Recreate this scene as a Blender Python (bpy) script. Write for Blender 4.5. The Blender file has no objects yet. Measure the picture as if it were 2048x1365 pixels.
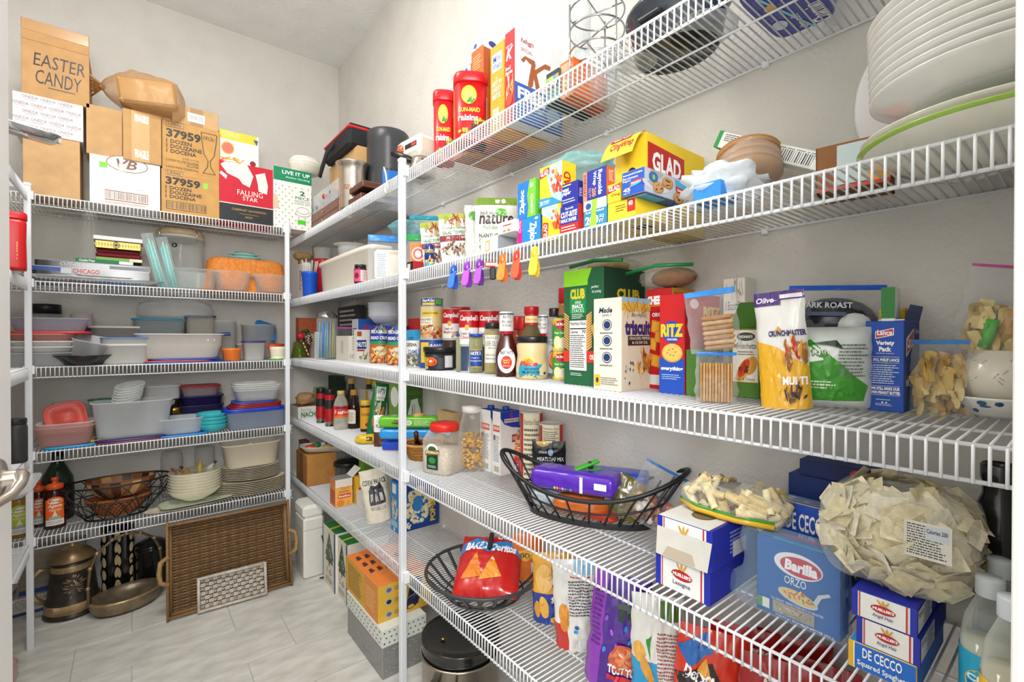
import bpy, math, random
from mathutils import Vector, Matrix, noise
from math import sin, cos, pi, atan2, sqrt, hypot
SC = bpy.context.scene
COL = SC.collection
# ---------------------------------------------------------------- camera
F_PX, YAW, PITCH, CAMZ = 940.4, 0.6786, -0.007, 1.463
cam_d = bpy.data.cameras.new('camera'); cam = bpy.data.objects.new('camera', cam_d); COL.objects.link(cam)
cam_d.sensor_width = 36.0; cam_d.lens = F_PX / 2048 * 36.0; cam_d.clip_start = 0.02
cam.location = (0, 0, CAMZ); cam.rotation_euler = (pi / 2 + PITCH, 0, -YAW)
SC.camera = cam
# ---------------------------------------------------------------- light
world = bpy.data.worlds.new('hall_light'); SC.world = world; world.use_nodes = True
world.node_tree.nodes['Background'].inputs[0].default_value = (0.98, 0.99, 1.0, 1)
world.node_tree.nodes['Background'].inputs[1].default_value = 1.55
def lamp(name, kind, loc, energy, size, rot=(0, 0, 0), col=(1, 0.985, 0.96)):
    l = bpy.data.lights.new(name, kind); l.energy = energy; l.color = col
    if kind == 'AREA': l.shape = 'DISK'; l.size = size
    else: l.shadow_soft_size = size
    o = bpy.data.objects.new(name, l); o.location = loc; o.rotation_euler = rot; COL.objects.link(o); return o
lamp('ceiling_lamp', 'AREA', (-0.05, 1.8, 3.47), 19, 0.6)
lamp('ceiling_fill', 'POINT', (-0.15, 1.75, 3.0), 14, 0.14)  # added point fill that brightens the ceiling; no second fixture hangs here
lamp('front_fill', 'AREA', (-0.2, -0.38, 2.1), 29, 0.6, (math.radians(72), 0, math.radians(-14)), (1, 0.99, 0.97))  # added fill from behind the camera for the shelf fronts, not a known fixture
SC.view_settings.view_transform = 'Standard'; SC.view_settings.look = 'None'
SC.view_settings.gamma = 1.0; SC.view_settings.use_curve_mapping = False
SC.view_settings.exposure = 0.27
# ---------------------------------------------------------------- materials
def lin(c):
    c = c.lstrip('#'); out = []
    for i in (0, 2, 4):
        x = int(c[i:i + 2], 16) / 255
        out.append(x / 12.92 if x <= 0.04045 else ((x + 0.055) / 1.055) ** 2.4)
    return (*out, 1.0)
MATS = {}
def mat(name, rough=0.5, metal=0.0, bump=0.0, bscale=200.0, var=0.06, vscale=30.0, coat=0.0, clear=None, trans=0.0, spec=0.5, tint=None, gain=1.0):
    m = bpy.data.materials.new(name); m.use_nodes = True; nt = m.node_tree; N = nt.nodes; L = nt.links
    bs = N['Principled BSDF']; out = N['Material Output']
    at = N.new('ShaderNodeAttribute'); at.attribute_name = 'Col'
    tc = N.new('ShaderNodeTexCoord')
    nz = N.new('ShaderNodeTexNoise'); nz.inputs['Scale'].default_value = vscale; nz.inputs['Detail'].default_value = 5
    L.new(tc.outputs['Object'], nz.inputs['Vector'])
    mr = N.new('ShaderNodeMapRange'); mr.inputs[1].default_value = 0.25; mr.inputs[2].default_value = 0.75
    mr.inputs[3].default_value = (1 - var) * gain; mr.inputs[4].default_value = (1 + var) * gain
    L.new(nz.outputs[0], mr.inputs[0])
    mx = N.new('ShaderNodeMix'); mx.data_type = 'RGBA'; mx.blend_type = 'MULTIPLY'; mx.inputs[0].default_value = 1
    L.new(at.outputs['Color'], mx.inputs[6]); L.new(mr.outputs[0], mx.inputs[7])
    L.new(mx.outputs[2], bs.inputs['Base Color'])
    bs.inputs['Roughness'].default_value = rough; bs.inputs['Metallic'].default_value = metal
    bs.inputs['Coat Weight'].default_value = coat; bs.inputs['Specular IOR Level'].default_value = spec
    bs.inputs['Coat Roughness'].default_value = 0.12
    if bump:
        n2 = N.new('ShaderNodeTexNoise'); n2.inputs['Scale'].default_value = bscale; n2.inputs['Detail'].default_value = 3
        L.new(tc.outputs['Object'], n2.inputs['Vector'])
        bp = N.new('ShaderNodeBump'); bp.inputs['Strength'].default_value = bump; bp.inputs['Distance'].default_value = 0.002
        L.new(n2.outputs[0], bp.inputs['Height']); L.new(bp.outputs[0], bs.inputs['Normal'])
    surf = bs.outputs[0]
    if trans:                                  # light soaks through thin plastic
        tl = N.new('ShaderNodeBsdfTranslucent'); L.new(mx.outputs[2], tl.inputs[0]); m0 = N.new('ShaderNodeMixShader'); m0.inputs[0].default_value = trans
        L.new(bs.outputs[0], m0.inputs[1]); L.new(tl.outputs[0], m0.inputs[2]); surf = m0.outputs[0]
    if clear is not None:                      # see-through sheet: part clear, part surface
        tr = N.new('ShaderNodeBsdfTransparent')
        if tint: tr.inputs[0].default_value = tint
        ms = N.new('ShaderNodeMixShader')
        lw = N.new('ShaderNodeLayerWeight'); lw.inputs[0].default_value = 0.35
        r2 = N.new('ShaderNodeMapRange'); r2.inputs[3].default_value = clear[0]; r2.inputs[4].default_value = clear[1]
        L.new(lw.outputs['Facing'], r2.inputs[0]); L.new(r2.outputs[0], ms.inputs[0])
        L.new(tr.outputs[0], ms.inputs[1]); L.new(surf, ms.inputs[2]); L.new(ms.outputs[0], out.inputs[0])
    MATS[name] = m; return m
mat('card', 0.6, bump=0.12, bscale=350, var=0.05)
mat('kraft', 0.8, bump=0.25, bscale=260, var=0.10, vscale=18)
mat('print', 0.4, var=0.02)
mat('gloss', 0.22, var=0.03, coat=0.3)
mat('foilbag', 0.25, bump=0.15, bscale=60, var=0.05, coat=0.4)
mat('plastic', 0.35, var=0.03)
mat('paint', 0.32, var=0.02)
mat('epoxy', 0.35, var=0.015, coat=0.2)
mat('food', 0.75, bump=0.5, bscale=300, var=0.22, vscale=90)
mat('cloth', 0.85, bump=0.4, bscale=500, var=0.08)
mat('wicker', 0.7, bump=0.4, bscale=180, var=0.25, vscale=60)
mat('wood', 0.45, bump=0.15, bscale=90, var=0.18, vscale=25)
mat('steel', 0.28, metal=1.0, var=0.06)
mat('chrome', 0.1, metal=1.0, var=0.02)
mat('tarnish', 0.32, metal=0.55, bump=0.25, bscale=120, var=0.4, vscale=22)
mat('black_wire', 0.4, var=0.1)
mat('ceramic', 0.15, var=0.04, coat=0.4)
mat('enamel', 0.18, var=0.05, coat=0.4)
mat('rubber', 0.6, var=0.05)
mat('glass', 0.05, clear=(0.10, 0.85), var=0.0)
mat('film', 0.12, clear=(0.12, 0.5), bump=0.5, bscale=55, var=0.0)
mat('cling', 0.1, clear=(0.08, 0.45), bump=0.4, bscale=55, var=0.0)
mat('tub', 0.25, clear=(0.3, 0.85), var=0.02, trans=0.18, gain=1.16)
mat('frost', 0.35, clear=(0.66, 0.96), var=0.02, trans=0.18, gain=1.1)
mat('syrup', 0.06, clear=(0.72, 0.95), var=0.03)
# ---------------------------------------------------------------- geometry helpers
FW = Vector((sin(YAW) * cos(PITCH), cos(YAW) * cos(PITCH), sin(PITCH)))
RT = Vector((cos(YAW), -sin(YAW), 0)); UP = RT.cross(FW)
S1, S2, S3, S4, S5 = 2.141, 1.7305, 1.3209, 0.9145, 0.5079      # shelf decks
XR, YR, XL = 0.867, 3.150, -0.378                                # front rods
XW, YW, XLW, ZC = 1.225, 3.62, -0.73, 3.506                  # walls, ceiling
DK = 0.0035
def ray(u, v): return FW + RT * ((u - 1024) / F_PX) + UP * ((682.5 - v) / F_PX)
def on_z(u, v, z):
    d = ray(u, v); t = (z - CAMZ) / d.z; return Vector((d.x * t, d.y * t))
def on_y(u, y):
    d = ray(u, 676); return Vector((d.x * y / d.y, y))
def on_x(u, x):
    d = ray(u, 676); return Vector((x, d.y * x / d.x))
def z_at(u, v, p):
    d = ray(u, v); fh = Vector((sin(YAW), cos(YAW))); t = (p.x * fh.x + p.y * fh.y) / (d.x * fh.x + d.y * fh.y); return CAMZ + t * d.z
def depth(p): return p.x * sin(YAW) + p.y * cos(YAW)
def run_to(p, e, u):
    k = (u - 1024) / F_PX; r = Vector((cos(YAW), -sin(YAW))); f = Vector((sin(YAW), cos(YAW)))
    return (k * p.dot(f) - p.dot(r)) / (e.dot(r) - k * e.dot(f))
def place(u, near, z):
    if isinstance(near, tuple): return on_y(u, near[1]) if near[0] == 'y' else on_x(u, near[1])
    return on_z(u, near, z)
def face_cam(p): return atan2(-p.x, p.y)
_c = {}
def hx(c):
    if isinstance(c, tuple): return c
    if c not in _c: _c[c] = lin(c)
    return _c[c]
def mixc(a, b, t):
    a, b = hx(a), hx(b); return tuple(a[i] * (1 - t) + b[i] * t for i in range(3)) + (1,)
class B:
    """collects faces with one colour each; becomes ONE mesh"""
    def __init__(s): s.V = []; s.F = []; s.C = []; s.S = []
    def add(s, vs, fs, col, smooth=False):
        n = len(s.V); s.V += [tuple(v) for v in vs]
        many = isinstance(col, list)
        for i, f in enumerate(fs):
            s.F.append([n + k for k in f]); s.C.append(hx(col[i] if many else col)); s.S.append(smooth)
        return s
    def xf(s, m, start=0):
        s.V[start:] = [tuple(m @ Vector(v)) for v in s.V[start:]]; return s
    def box(s, x0, y0, z0, x1, y1, z1, col, ch=0.0012):
        c = min(ch, abs(x1 - x0) / 3, abs(y1 - y0) / 3, abs(z1 - z0) / 3)
        d = col if isinstance(col, dict) else {'*': col}
        g = lambda k: d.get(k, d.get('*', 'cccccc'))
        X = (x0, x1); Y = (y0, y1); Z = (z0, z1); vs = []; ix = {}
        for i in (0, 1):
            for j in (0, 1):
                for k in (0, 1):
                    ci, cj, ck = X[i] + (c if i == 0 else -c), Y[j] + (c if j == 0 else -c), Z[k] + (c if k == 0 else -c)
                    ix[i, j, k, 0] = len(vs); vs.append((X[i], cj, ck))
                    ix[i, j, k, 1] = len(vs); vs.append((ci, Y[j], ck))
                    ix[i, j, k, 2] = len(vs); vs.append((ci, cj, Z[k]))
        fs = []; cs = []
        def q(a, col): fs.append(a); cs.append(col)
        q([ix[0, 1, 0, 0], ix[0, 0, 0, 0], ix[0, 0, 1, 0], ix[0, 1, 1, 0]], g('L')); q([ix[1, 0, 0, 0], ix[1, 1, 0, 0], ix[1, 1, 1, 0], ix[1, 0, 1, 0]], g('l'))
        q([ix[0, 0, 0, 1], ix[1, 0, 0, 1], ix[1, 0, 1, 1], ix[0, 0, 1, 1]], g('R')); q([ix[1, 1, 0, 1], ix[0, 1, 0, 1], ix[0, 1, 1, 1], ix[1, 1, 1, 1]], g('r'))
        q([ix[0, 0, 1, 2], ix[1, 0, 1, 2], ix[1, 1, 1, 2], ix[0, 1, 1, 2]], g('T')); q([ix[0, 1, 0, 2], ix[1, 1, 0, 2], ix[1, 0, 0, 2], ix[0, 0, 0, 2]], g('B'))
        e = d.get('E', None)
        for i in (0, 1):
            for j in (0, 1): q([ix[i, j, 0, 0], ix[i, j, 0, 1], ix[i, j, 1, 1], ix[i, j, 1, 0]], e or g('L' if i == 0 else 'R'))
            for k in (0, 1): q([ix[i, 0, k, 0], ix[i, 0, k, 2], ix[i, 1, k, 2], ix[i, 1, k, 0]], e or g('L'))
        for j in (0, 1):
            for k in (0, 1): q([ix[0, j, k, 1], ix[0, j, k, 2], ix[1, j, k, 2], ix[1, j, k, 1]], e or g('R'))
        for i in (0, 1):
            for j in (0, 1):
                for k in (0, 1): q([ix[i, j, k, 0], ix[i, j, k, 1], ix[i, j, k, 2]], e or g('R'))
        return s.add(vs, fs, cs)
    def lathe(s, prof, col='ffffff', n=28, sx=1.0, sy=1.0, cx=0, cy=0, smooth=True, sq=0):
        """prof: (r, z) or (r, z, colour of the band above); sq>0 squares the section"""
        vs = []; fs = []; cs = []
        for p in prof:
            for i in range(n):
                a = 2 * pi * i / n; k = 1.0
                if sq: k = (abs(cos(a)) ** sq + abs(sin(a)) ** sq) ** (-1.0 / sq)
                vs.append((cx + p[0] * k * cos(a) * sx, cy + p[0] * k * sin(a) * sy, p[1]))
        cur = col
        for j in range(len(prof) - 1):
            if len(prof[j]) > 2: cur = prof[j][2]
            for i in range(n):
                fs.append([j * n + i, j * n + (i + 1) % n, (j + 1) * n + (i + 1) % n, (j + 1) * n + i]); cs.append(cur)
        if prof[0][0] > 1e-6: fs.append([i for i in range(n)][::-1]); cs.append(prof[0][2] if len(prof[0]) > 2 else col)
        if prof[-1][0] > 1e-6: fs.append([(len(prof) - 1) * n + i for i in range(n)]); cs.append(cur)
        return s.add(vs, fs, cs, smooth)
    def open_lathe(s, prof, col, **k):
        n0 = len(s.F); s.lathe(prof, col, **k)
        # drop the end caps so the vessel stays open
        drop = [i for i in range(n0, len(s.F)) if len(s.F[i]) > 4]
        for i in reversed(drop[-1:] if prof[0][0] > 1e-6 else drop): del s.F[i], s.C[i], s.S[i]
        return s
    def tube(s, pts, r, col='ffffff', n=6, closed=False, smooth=True):
        P = [Vector(p) for p in pts]; m = len(P); vs = []; fs = []; prev = None
        rr = r if isinstance(r, list) else [r] * m
        for i in range(m):
            t = (P[(i + 1) % m] - P[i - 1]) if closed else (P[min(i + 1, m - 1)] - P[max(i - 1, 0)])
            t = t.normalized() if t.length > 1e-9 else Vector((0, 0, 1))
            if prev is None:
                a = Vector((0, 0, 1)) if abs(t.z) < 0.9 else Vector((1, 0, 0)); x = t.cross(a).normalized()
            else:
                x = prev - t * prev.dot(t); x = x.normalized() if x.length > 1e-6 else t.orthogonal().normalized()
            prev = x; y = t.cross(x)
            for k in range(n):
                a = 2 * pi * k / n; vs.append(P[i] + (x * cos(a) + y * sin(a)) * rr[i])
        for i in range(m if closed else m - 1):
            for k in range(n):
                fs.append([i * n + k, i * n + (k + 1) % n, ((i + 1) % m) * n + (k + 1) % n, ((i + 1) % m) * n + k])
        if not closed: fs.append(list(range(n))[::-1]); fs.append([(m - 1) * n + k for k in range(n)])
        return s.add(vs, fs, col, smooth)
    def grid(s, S, nu, nv, col, smooth=True, wrap=False):
        vs = [S(i / nu, j / nv) for j in range(nv + 1) for i in range(nu + 1)]; fs = []; cs = []
        for j in range(nv):
            for i in range(nu):
                a = j * (nu + 1) + i; fs.append([a, a + 1, a + nu + 2, a + nu + 1])
                cs.append(col((i + .5) / nu, (j + .5) / nv) if callable(col) else col)
        return s.add(vs, fs, cs, smooth)
    def prism(s, poly, y0, y1, col, cap=None):
        """polygon in x-z pushed along y"""
        n = len(poly); vs = [(x, y0, z) for x, z in poly] + [(x, y1, z) for x, z in poly]
        fs = [list(range(n)), list(range(2 * n - 1, n - 1, -1))] + [[i, n + i, n + (i + 1) % n, (i + 1) % n] for i in range(n)]
        return s.add(vs, fs, [cap or col] * 2 + [col] * n)
    def ball(s, c, r, col, n=10, m=6, sc=(1, 1, 1), rot=None, smooth=True):
        st = len(s.V)
        s.lathe([(max(1e-5, r * sin(pi * j / m)), -r * cos(pi * j / m)) for j in range(m + 1)], col, n=n, smooth=smooth)
        M = Matrix.Translation(c) @ (rot.to_4x4() if rot else Matrix()) @ Matrix.Diagonal((*sc, 1)); s.xf(M, st); return s
    def mesh(s, name):
        me = bpy.data.meshes.new(name); me.from_pydata(s.V, [], s.F)
        a = me.color_attributes.new('Col', 'FLOAT_COLOR', 'CORNER'); buf = []
        for f, c in zip(s.F, s.C): buf += list(c) * len(f)
        a.data.foreach_set('color', buf); me.polygons.foreach_set('use_smooth', s.S); me.update(); return me
# text as flat print, cached as unit-square outlines
_TX = {}
def glyphs(t, bold=0.0, shear=0.0):
    k = (t, bold, shear)
    if k not in _TX:
        cu = bpy.data.curves.new('txt', 'FONT'); cu.body = t; cu.resolution_u = 2; cu.offset = bold; cu.shear = shear; cu.fill_mode = 'FRONT'
        ob = bpy.data.objects.new('txt', cu); me = ob.to_mesh()
        vs = [(v.co.x, v.co.y) for v in me.vertices]; fs = [list(p.vertices) for p in me.polygons]
        ob.to_mesh_clear(); bpy.data.objects.remove(ob); bpy.data.curves.remove(cu)
        x0 = min(v[0] for v in vs); x1 = max(v[0] for v in vs); y0 = min(v[1] for v in vs); y1 = max(v[1] for v in vs)
        _TX[k] = ([((x - x0) / (x1 - x0 + 1e-9), (y - y0) / (y1 - y0 + 1e-9)) for x, y in vs], fs)
    return _TX[k]
class Pr(B):
    """flat print laid on a surface S(s, t, lift); each new element lies a hair above the last"""
    def __init__(s, S, curved=False, step=0.00012): super().__init__(); s.Sf = S; s.o = 0.0003; s.cv = curved; s.step = step
    def up(s): s.o += s.step; return s.o
    def flat(s, pts, fs, col): o = s.up(); return s.add([s.Sf(a, b, o) for a, b in pts], fs, col)
    def rect(s, x0, y0, x1, y1, col):
        if not s.cv: return s.flat([(x0, y0), (x1, y0), (x1, y1), (x0, y1)], [[0, 1, 2, 3]], col)
        n, m = max(1, int(abs(x1 - x0) * 24)), max(1, int(abs(y1 - y0) * 16)); o = s.up()
        return s.grid(lambda a, b: s.Sf(x0 + a * (x1 - x0), y0 + b * (y1 - y0), o), n, m, col, smooth=False)
    def poly(s, pts, col):
        if not s.cv: return s.flat(pts, [list(range(len(pts)))], col)
        from mathutils.geometry import tessellate_polygon
        tris = [[pts[i] for i in t] for t in tessellate_polygon([[Vector((x, y, 0)) for x, y in pts]])]; out = []
        while tris:
            a, b, c = tris.pop(); L = [(hypot(a[0] - b[0], a[1] - b[1]), 0), (hypot(b[0] - c[0], b[1] - c[1]), 1), (hypot(c[0] - a[0], c[1] - a[1]), 2)]; m = max(L)
            if m[0] < .09: out.append((a, b, c)); continue
            if m[1] == 1: a, b, c = b, c, a
            elif m[1] == 2: a, b, c = c, a, b
            k = ((a[0] + b[0]) / 2, (a[1] + b[1]) / 2); tris += [(a, k, c), (k, b, c)]
        return s.flat([p for t in out for p in t], [[3 * i, 3 * i + 1, 3 * i + 2] for i in range(len(out))], col)
    def ell(s, cx, cy, rx, ry, col, n=20, rot=0.0):
        c_, s_ = cos(rot), sin(rot); pts = [(cx, cy)]
        rings = (0.5, 1.0) if s.cv else (1.0,)
        for k in rings:
            for i in range(n):
                a = 2 * pi * i / n; x, y = rx * k * cos(a), ry * k * sin(a); pts.append((cx + x * c_ - y * s_, cy + x * s_ + y * c_))
        fs = [[0, 1 + i, 1 + (i + 1) % n] for i in range(n)]
        if s.cv: fs += [[1 + i, 1 + n + i, 1 + n + (i + 1) % n, 1 + (i + 1) % n] for i in range(n)]
        return s.flat(pts, fs, col)
    def text(s, t, x0, y0, x1, y1, col, b=0.0, sh=0.0, r=0):
        g, fs = glyphs(t, b, sh); w, h = x1 - x0, y1 - y0
        if r == 0: pts = [(x0 + a * w, y0 + c * h) for a, c in g]
        elif r == 1: pts = [(x0 + (1 - c) * w, y0 + a * h) for a, c in g]
        elif r == -1: pts = [(x0 + c * w, y1 - a * h) for a, c in g]
        else: pts = [(x1 - a * w, y1 - c * h) for a, c in g]
        return s.flat(pts, fs, col)
    def food(s, cx, cy, rx, ry, cols, n=40, seed=1, size=0.16, asp=1.0):
        rn = random.Random(seed)
        for i in range(n):
            a = rn.random() * 2 * pi; k = sqrt(rn.random()); q = size * (0.6 + 0.8 * rn.random())
            s.o -= s.step * 0.7
            s.ell(cx + rx * k * cos(a), cy + ry * k * sin(a), rx * q, ry * q * asp, rn.choice(cols), n=7, rot=rn.random() * 3)
        return s
    def bars(s, x0, y0, x1, y1, bg='ffffff', fg='1a1a1a', n=18, seed=3, vert=True):
        s.rect(x0, y0, x1, y1, bg); rn = random.Random(seed); o = s.up()
        for i in range(n):
            w = (x1 - x0) / n if vert else (y1 - y0) / n; f = 0.25 + 0.5 * rn.random()
            if vert: a, b_ = x0 + w * (i + .15), x0 + w * (i + .15 + f * .8); q = [(a, y0 + .08 * (y1 - y0)), (b_, y0 + .08 * (y1 - y0)), (b_, y1 - .05 * (y1 - y0)), (a, y1 - .05 * (y1 - y0))]
            else: a, b_ = y0 + w * (i + .15), y0 + w * (i + .15 + f * .8); q = [(x0 + .05 * (x1 - x0), a), (x1 - .05 * (x1 - x0), a), (x1 - .05 * (x1 - x0), b_), (x0 + .05 * (x1 - x0), b_)]
            s.add([s.Sf(m, k, o) for m, k in q], [[0, 1, 2, 3]], fg)
        return s
    def lines(s, x0, y0, x1, y1, n, col, seed=5, fill=0.45):
        """rows of small print too fine to read"""
        rn = random.Random(seed); o = s.up(); h = (y1 - y0) / n
        for i in range(n):
            y = y1 - (i + 1) * h + h * .3; x = x0; end = x0 + (x1 - x0) * (0.75 + 0.25 * rn.random())
            while x < end:
                w = (x1 - x0) * (0.03 + 0.09 * rn.random()); xx = min(x + w, end)
                s.add([s.Sf(a, b, o) for a, b in ((x, y), (xx, y), (xx, y + h * fill), (x, y + h * fill))], [[0, 1, 2, 3]], col)
                x = xx + (x1 - x0) * 0.02
        return s
def obj(name, b, m, parent=None):
    me = b.mesh(name) if isinstance(b, B) else b
    if m: 
        if not me.materials: me.materials.append(MATS[m])
    o = bpy.data.objects.new(name, me); COL.objects.link(o)
    if parent: o.parent = parent
    return o
def tag(o, label, cat, group=None):
    o['label'] = label; o['category'] = cat
    if group: o['group'] = group
    return o
def struct(name, b, m, parent=None):
    o = obj(name, b, m, parent)
    if not parent: o['kind'] = 'structure'
    return o
def thing(name, label, cat, loc, rz=0.0, group=None, tilt=(0, 0)):
    o = bpy.data.objects.new(name, None); COL.objects.link(o); o.empty_display_size = 0.03
    o.location = loc; o.rotation_euler = (tilt[0], tilt[1], rz); return tag(o, label, cat, group)
def single(name, b, m, label, cat, loc, rz=0.0, group=None, tilt=(0, 0)):
    o = obj(name, b, m); o.location = loc; o.rotation_euler = (tilt[0], tilt[1], rz); return tag(o, label, cat, group)
def copy_tree(root, loc, rz=None, label=None, group=None):
    r = root.copy(); COL.objects.link(r); r.location = loc
    if rz is not None: r.rotation_euler = (root.rotation_euler[0], root.rotation_euler[1], rz)
    if label: r['label'] = label
    if group: r['group'] = group
    for ch in list(root.children):
        c = ch.copy(); COL.objects.link(c); c.parent = r
        for g in list(ch.children):
            d = g.copy(); COL.objects.link(d); d.parent = c
    return r
ORD = ('lowest', 'second from the bottom', 'third from the bottom', 'fourth from the bottom', 'fifth from the bottom', 'sixth from the bottom', 'seventh from the bottom', 'eighth from the bottom', 'ninth from the bottom', 'tenth from the bottom')
class Box:
    """carton: near vertical edge at local origin, right-hand face along +x (y=0), left-hand face along +y (x=0)"""
    def __init__(s, name, label, cat, z, u, near, ul, ur, vt, cols, yaw=0.0, mode='R', m='card', group=None, tilt=(0, 0), make=True, ch=0.0012, lift=DK):
        p = place(u, near, z); a = yaw + (pi / 2 if mode == 'L' else 0.0)
        ex = Vector((cos(a), sin(a))); ey = Vector((-sin(a), cos(a)))
        s.d = run_to(p, ey, ul) if ul > 3 else ul
        s.w = run_to(p, ex, ur) if ur > 3 else ur
        s.w = min(max(s.w, 0.012), 0.6); s.d = min(max(s.d, 0.012), 0.6)
        for it in range(40):                                  # stay clear of the walls
            q = [p + ex * x + ey * y for x in (0, s.w) for y in (0, s.d)]
            if max(k.x for k in q) > XW - 0.004 and s.w > 0.03 and abs(ex.x) > 0.5: s.w *= 0.95
            elif max(k.y for k in q) > YW - 0.004 and s.d > 0.03: 
                if abs(ey.y) > 0.5: s.d *= 0.95
                else: s.w *= 0.95
            else: break
        s.h = (z_at(u, vt, p) - z - lift) if vt > 3 else vt
        s.top = z + lift + s.h; s.p = p
        c = p + ex * (s.w / 2) + ey * (s.d / 2); s.c = c; s.a = a
        s.root = thing(name, label, cat, (c.x, c.y, z + lift), a, group, tilt)
        s.m = m; s.pr = {}
        if make:
            s.body = obj('carton', B().box(-s.w / 2, -s.d / 2, 0, s.w / 2, s.d / 2, s.h, cols, ch), m, s.root)
    def _P(s, k):
        if k not in s.pr:
            w, d, h = s.w, s.d, s.h
            S = {'R': lambda a, b, o: (-w / 2 + a * w, -d / 2 - o, b * h), 'L': lambda a, b, o: (-w / 2 - o, d / 2 - a * d, b * h),
                 'T': lambda a, b, o: (-w / 2 + a * w, -d / 2 + b * d, h + o), 'B': lambda a, b, o: (-w / 2 + a * w, -d / 2 + b * d, -o)}[k]
            s.pr[k] = Pr(S)
        return s.pr[k]
    R = property(lambda s: s._P('R')); L = property(lambda s: s._P('L')); T = property(lambda s: s._P('T')); U = property(lambda s: s._P('B'))
    def done(s, m='print'):
        for k, b in s.pr.items():
            if b.F: obj('printed_panel', b, m, getattr(s, 'body', s.root))
        return s
class Rnd:
    """round thing: base centre found from its lowest front pixel; local -y looks at the camera"""
    def __init__(s, name, label, cat, z, u, near, wpx, vt, group=None, lift=DK, tilt=(0, 0), rz=None):
        p = place(u, near, z); d0 = p.normalized(); r = wpx / 2 / F_PX * depth(p); r = wpx / 2 / F_PX * depth(p + d0 * r)
        if not isinstance(near, tuple): p = p + d0 * r
        s.r = r; p.x = min(p.x, XW - r - 0.004); p.y = min(p.y, YW - r - 0.004)
        s.h = (z_at(u, vt, p) - z - lift) if vt > 3 else vt
        s.p = p; s.top = z + lift + s.h; s.z = z + lift
        s.root = thing(name, label, cat, (p.x, p.y, z + lift), face_cam(p) if rz is None else rz, group, tilt)
    def prof(s, pts, col='ffffff', m='plastic', name='body', **k):
        """pts in fractions of radius and height"""
        return obj(name, B().lathe([(q[0] * s.r, q[1] * s.h, *q[2:]) for q in pts], col, **k), m, s.root)
    def open(s, pts, col='ffffff', m='plastic', name='body', **k):
        return obj(name, B().open_lathe([(q[0] * s.r, q[1] * s.h, *q[2:]) for q in pts], col, **k), m, s.root)
    def wrap(s, r=1.0, z0=0.0, z1=1.0, span=pi):
        """print surface round the front of the wall"""
        R, H = s.r, s.h; rf = r if callable(r) else (lambda t: r)
        def S(a, b, o):
            th = (a - .5) * span; q = rf(b) * R + o + 0.0002; return (q * sin(th), -q * cos(th), (z0 + b * (z1 - z0)) * H)
        return Pr(S, True)
    def lay(s, p, name='label', m='print'): return obj(name, p, m, s.root)
def nz(x, y, z): return noise.noise(Vector((x, y, z)))
class Bag:
    """pillow bag; local x across, z up, -y to the viewer"""
    def __init__(s, w, h, t, seal=0.05, wr=0.004, seed=0, stand=0.0, taper=0.0, flop=0.0, pinch=0.0, sq=2.2, fq=9.0):
        s.w, s.h, s.t, s.seal, s.wr, s.seed, s.stand, s.taper, s.flop, s.pinch, s.sq, s.fq = w, h, t, seal, wr, seed, stand, taper, flop, pinch, sq, fq
    def S(s, a, b, o, back=False):
        a = min(max(a, 0.0), 1.0); b = min(max(b, 0.0), 1.0)
        w = s.w * (1 - s.taper * b) * (1 - s.pinch * max(0, (b - .55) / .45) ** 2 * 1.0)
        x = (a - .5) * w; e = 1 - abs(2 * a - 1) ** s.sq
        lo, hi = min(1, b / s.seal) if s.seal and not s.stand else 1, min(1, (1 - b) / max(s.seal, .02))
        m = (max(lo, 0) * max(hi, 0)) ** .55
        k = (4 * b * (1 - b)) ** .4 if not s.stand else (1 - b) ** .55
        th = s.t / 2 * max(e, 0) ** .5 * (k if not s.stand else k) * (m if not s.stand else hi ** .5)
        q = s.wr * (nz(x * s.fq / s.w * 1.1, b * s.fq, s.seed + (7 if back else 0)) + .6 * nz(x * s.fq * 2.3 / s.w, b * s.fq * 2.1, s.seed + 3.1)) * (0.25 + .75 * max(e, 0))
        x += s.wr * .8 * nz(b * 6, s.seed, 2.0) * (1 if a > .5 else -1)
        y = (th + q + o) * (1 if back else -1) 
        y += s.flop * max(0, b - .6) ** 2 * s.h
        return (x, y, b * s.h)
    def build(s, col, nu=18, nv=24):
        b = B(); b.grid(lambda a, c: s.S(a, c, 0), nu, nv, col); b.grid(lambda a, c: s.S(1 - a, c, 0, True), nu, nv, (lambda a, c: col(1 - a, c)) if callable(col) else col)
        if s.stand: 
            n = nu; vs = [s.S(i / n, 0, 0) for i in range(n + 1)] + [s.S(i / n, 0, 0, True) for i in range(n + 1)]
            b.add(vs, [[i + 1, i, n + 1 + i, n + 2 + i] for i in range(n)], col(.5, .02) if callable(col) else col)
        return b
    def pr(s): return Pr(lambda a, b, o: s.S(a, b, o + .0011), True, 0.0003)
    def pr_back(s): return Pr(lambda a, b, o: s.S(1 - a, b, o + .0006, True), True, 0.00025)
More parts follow.
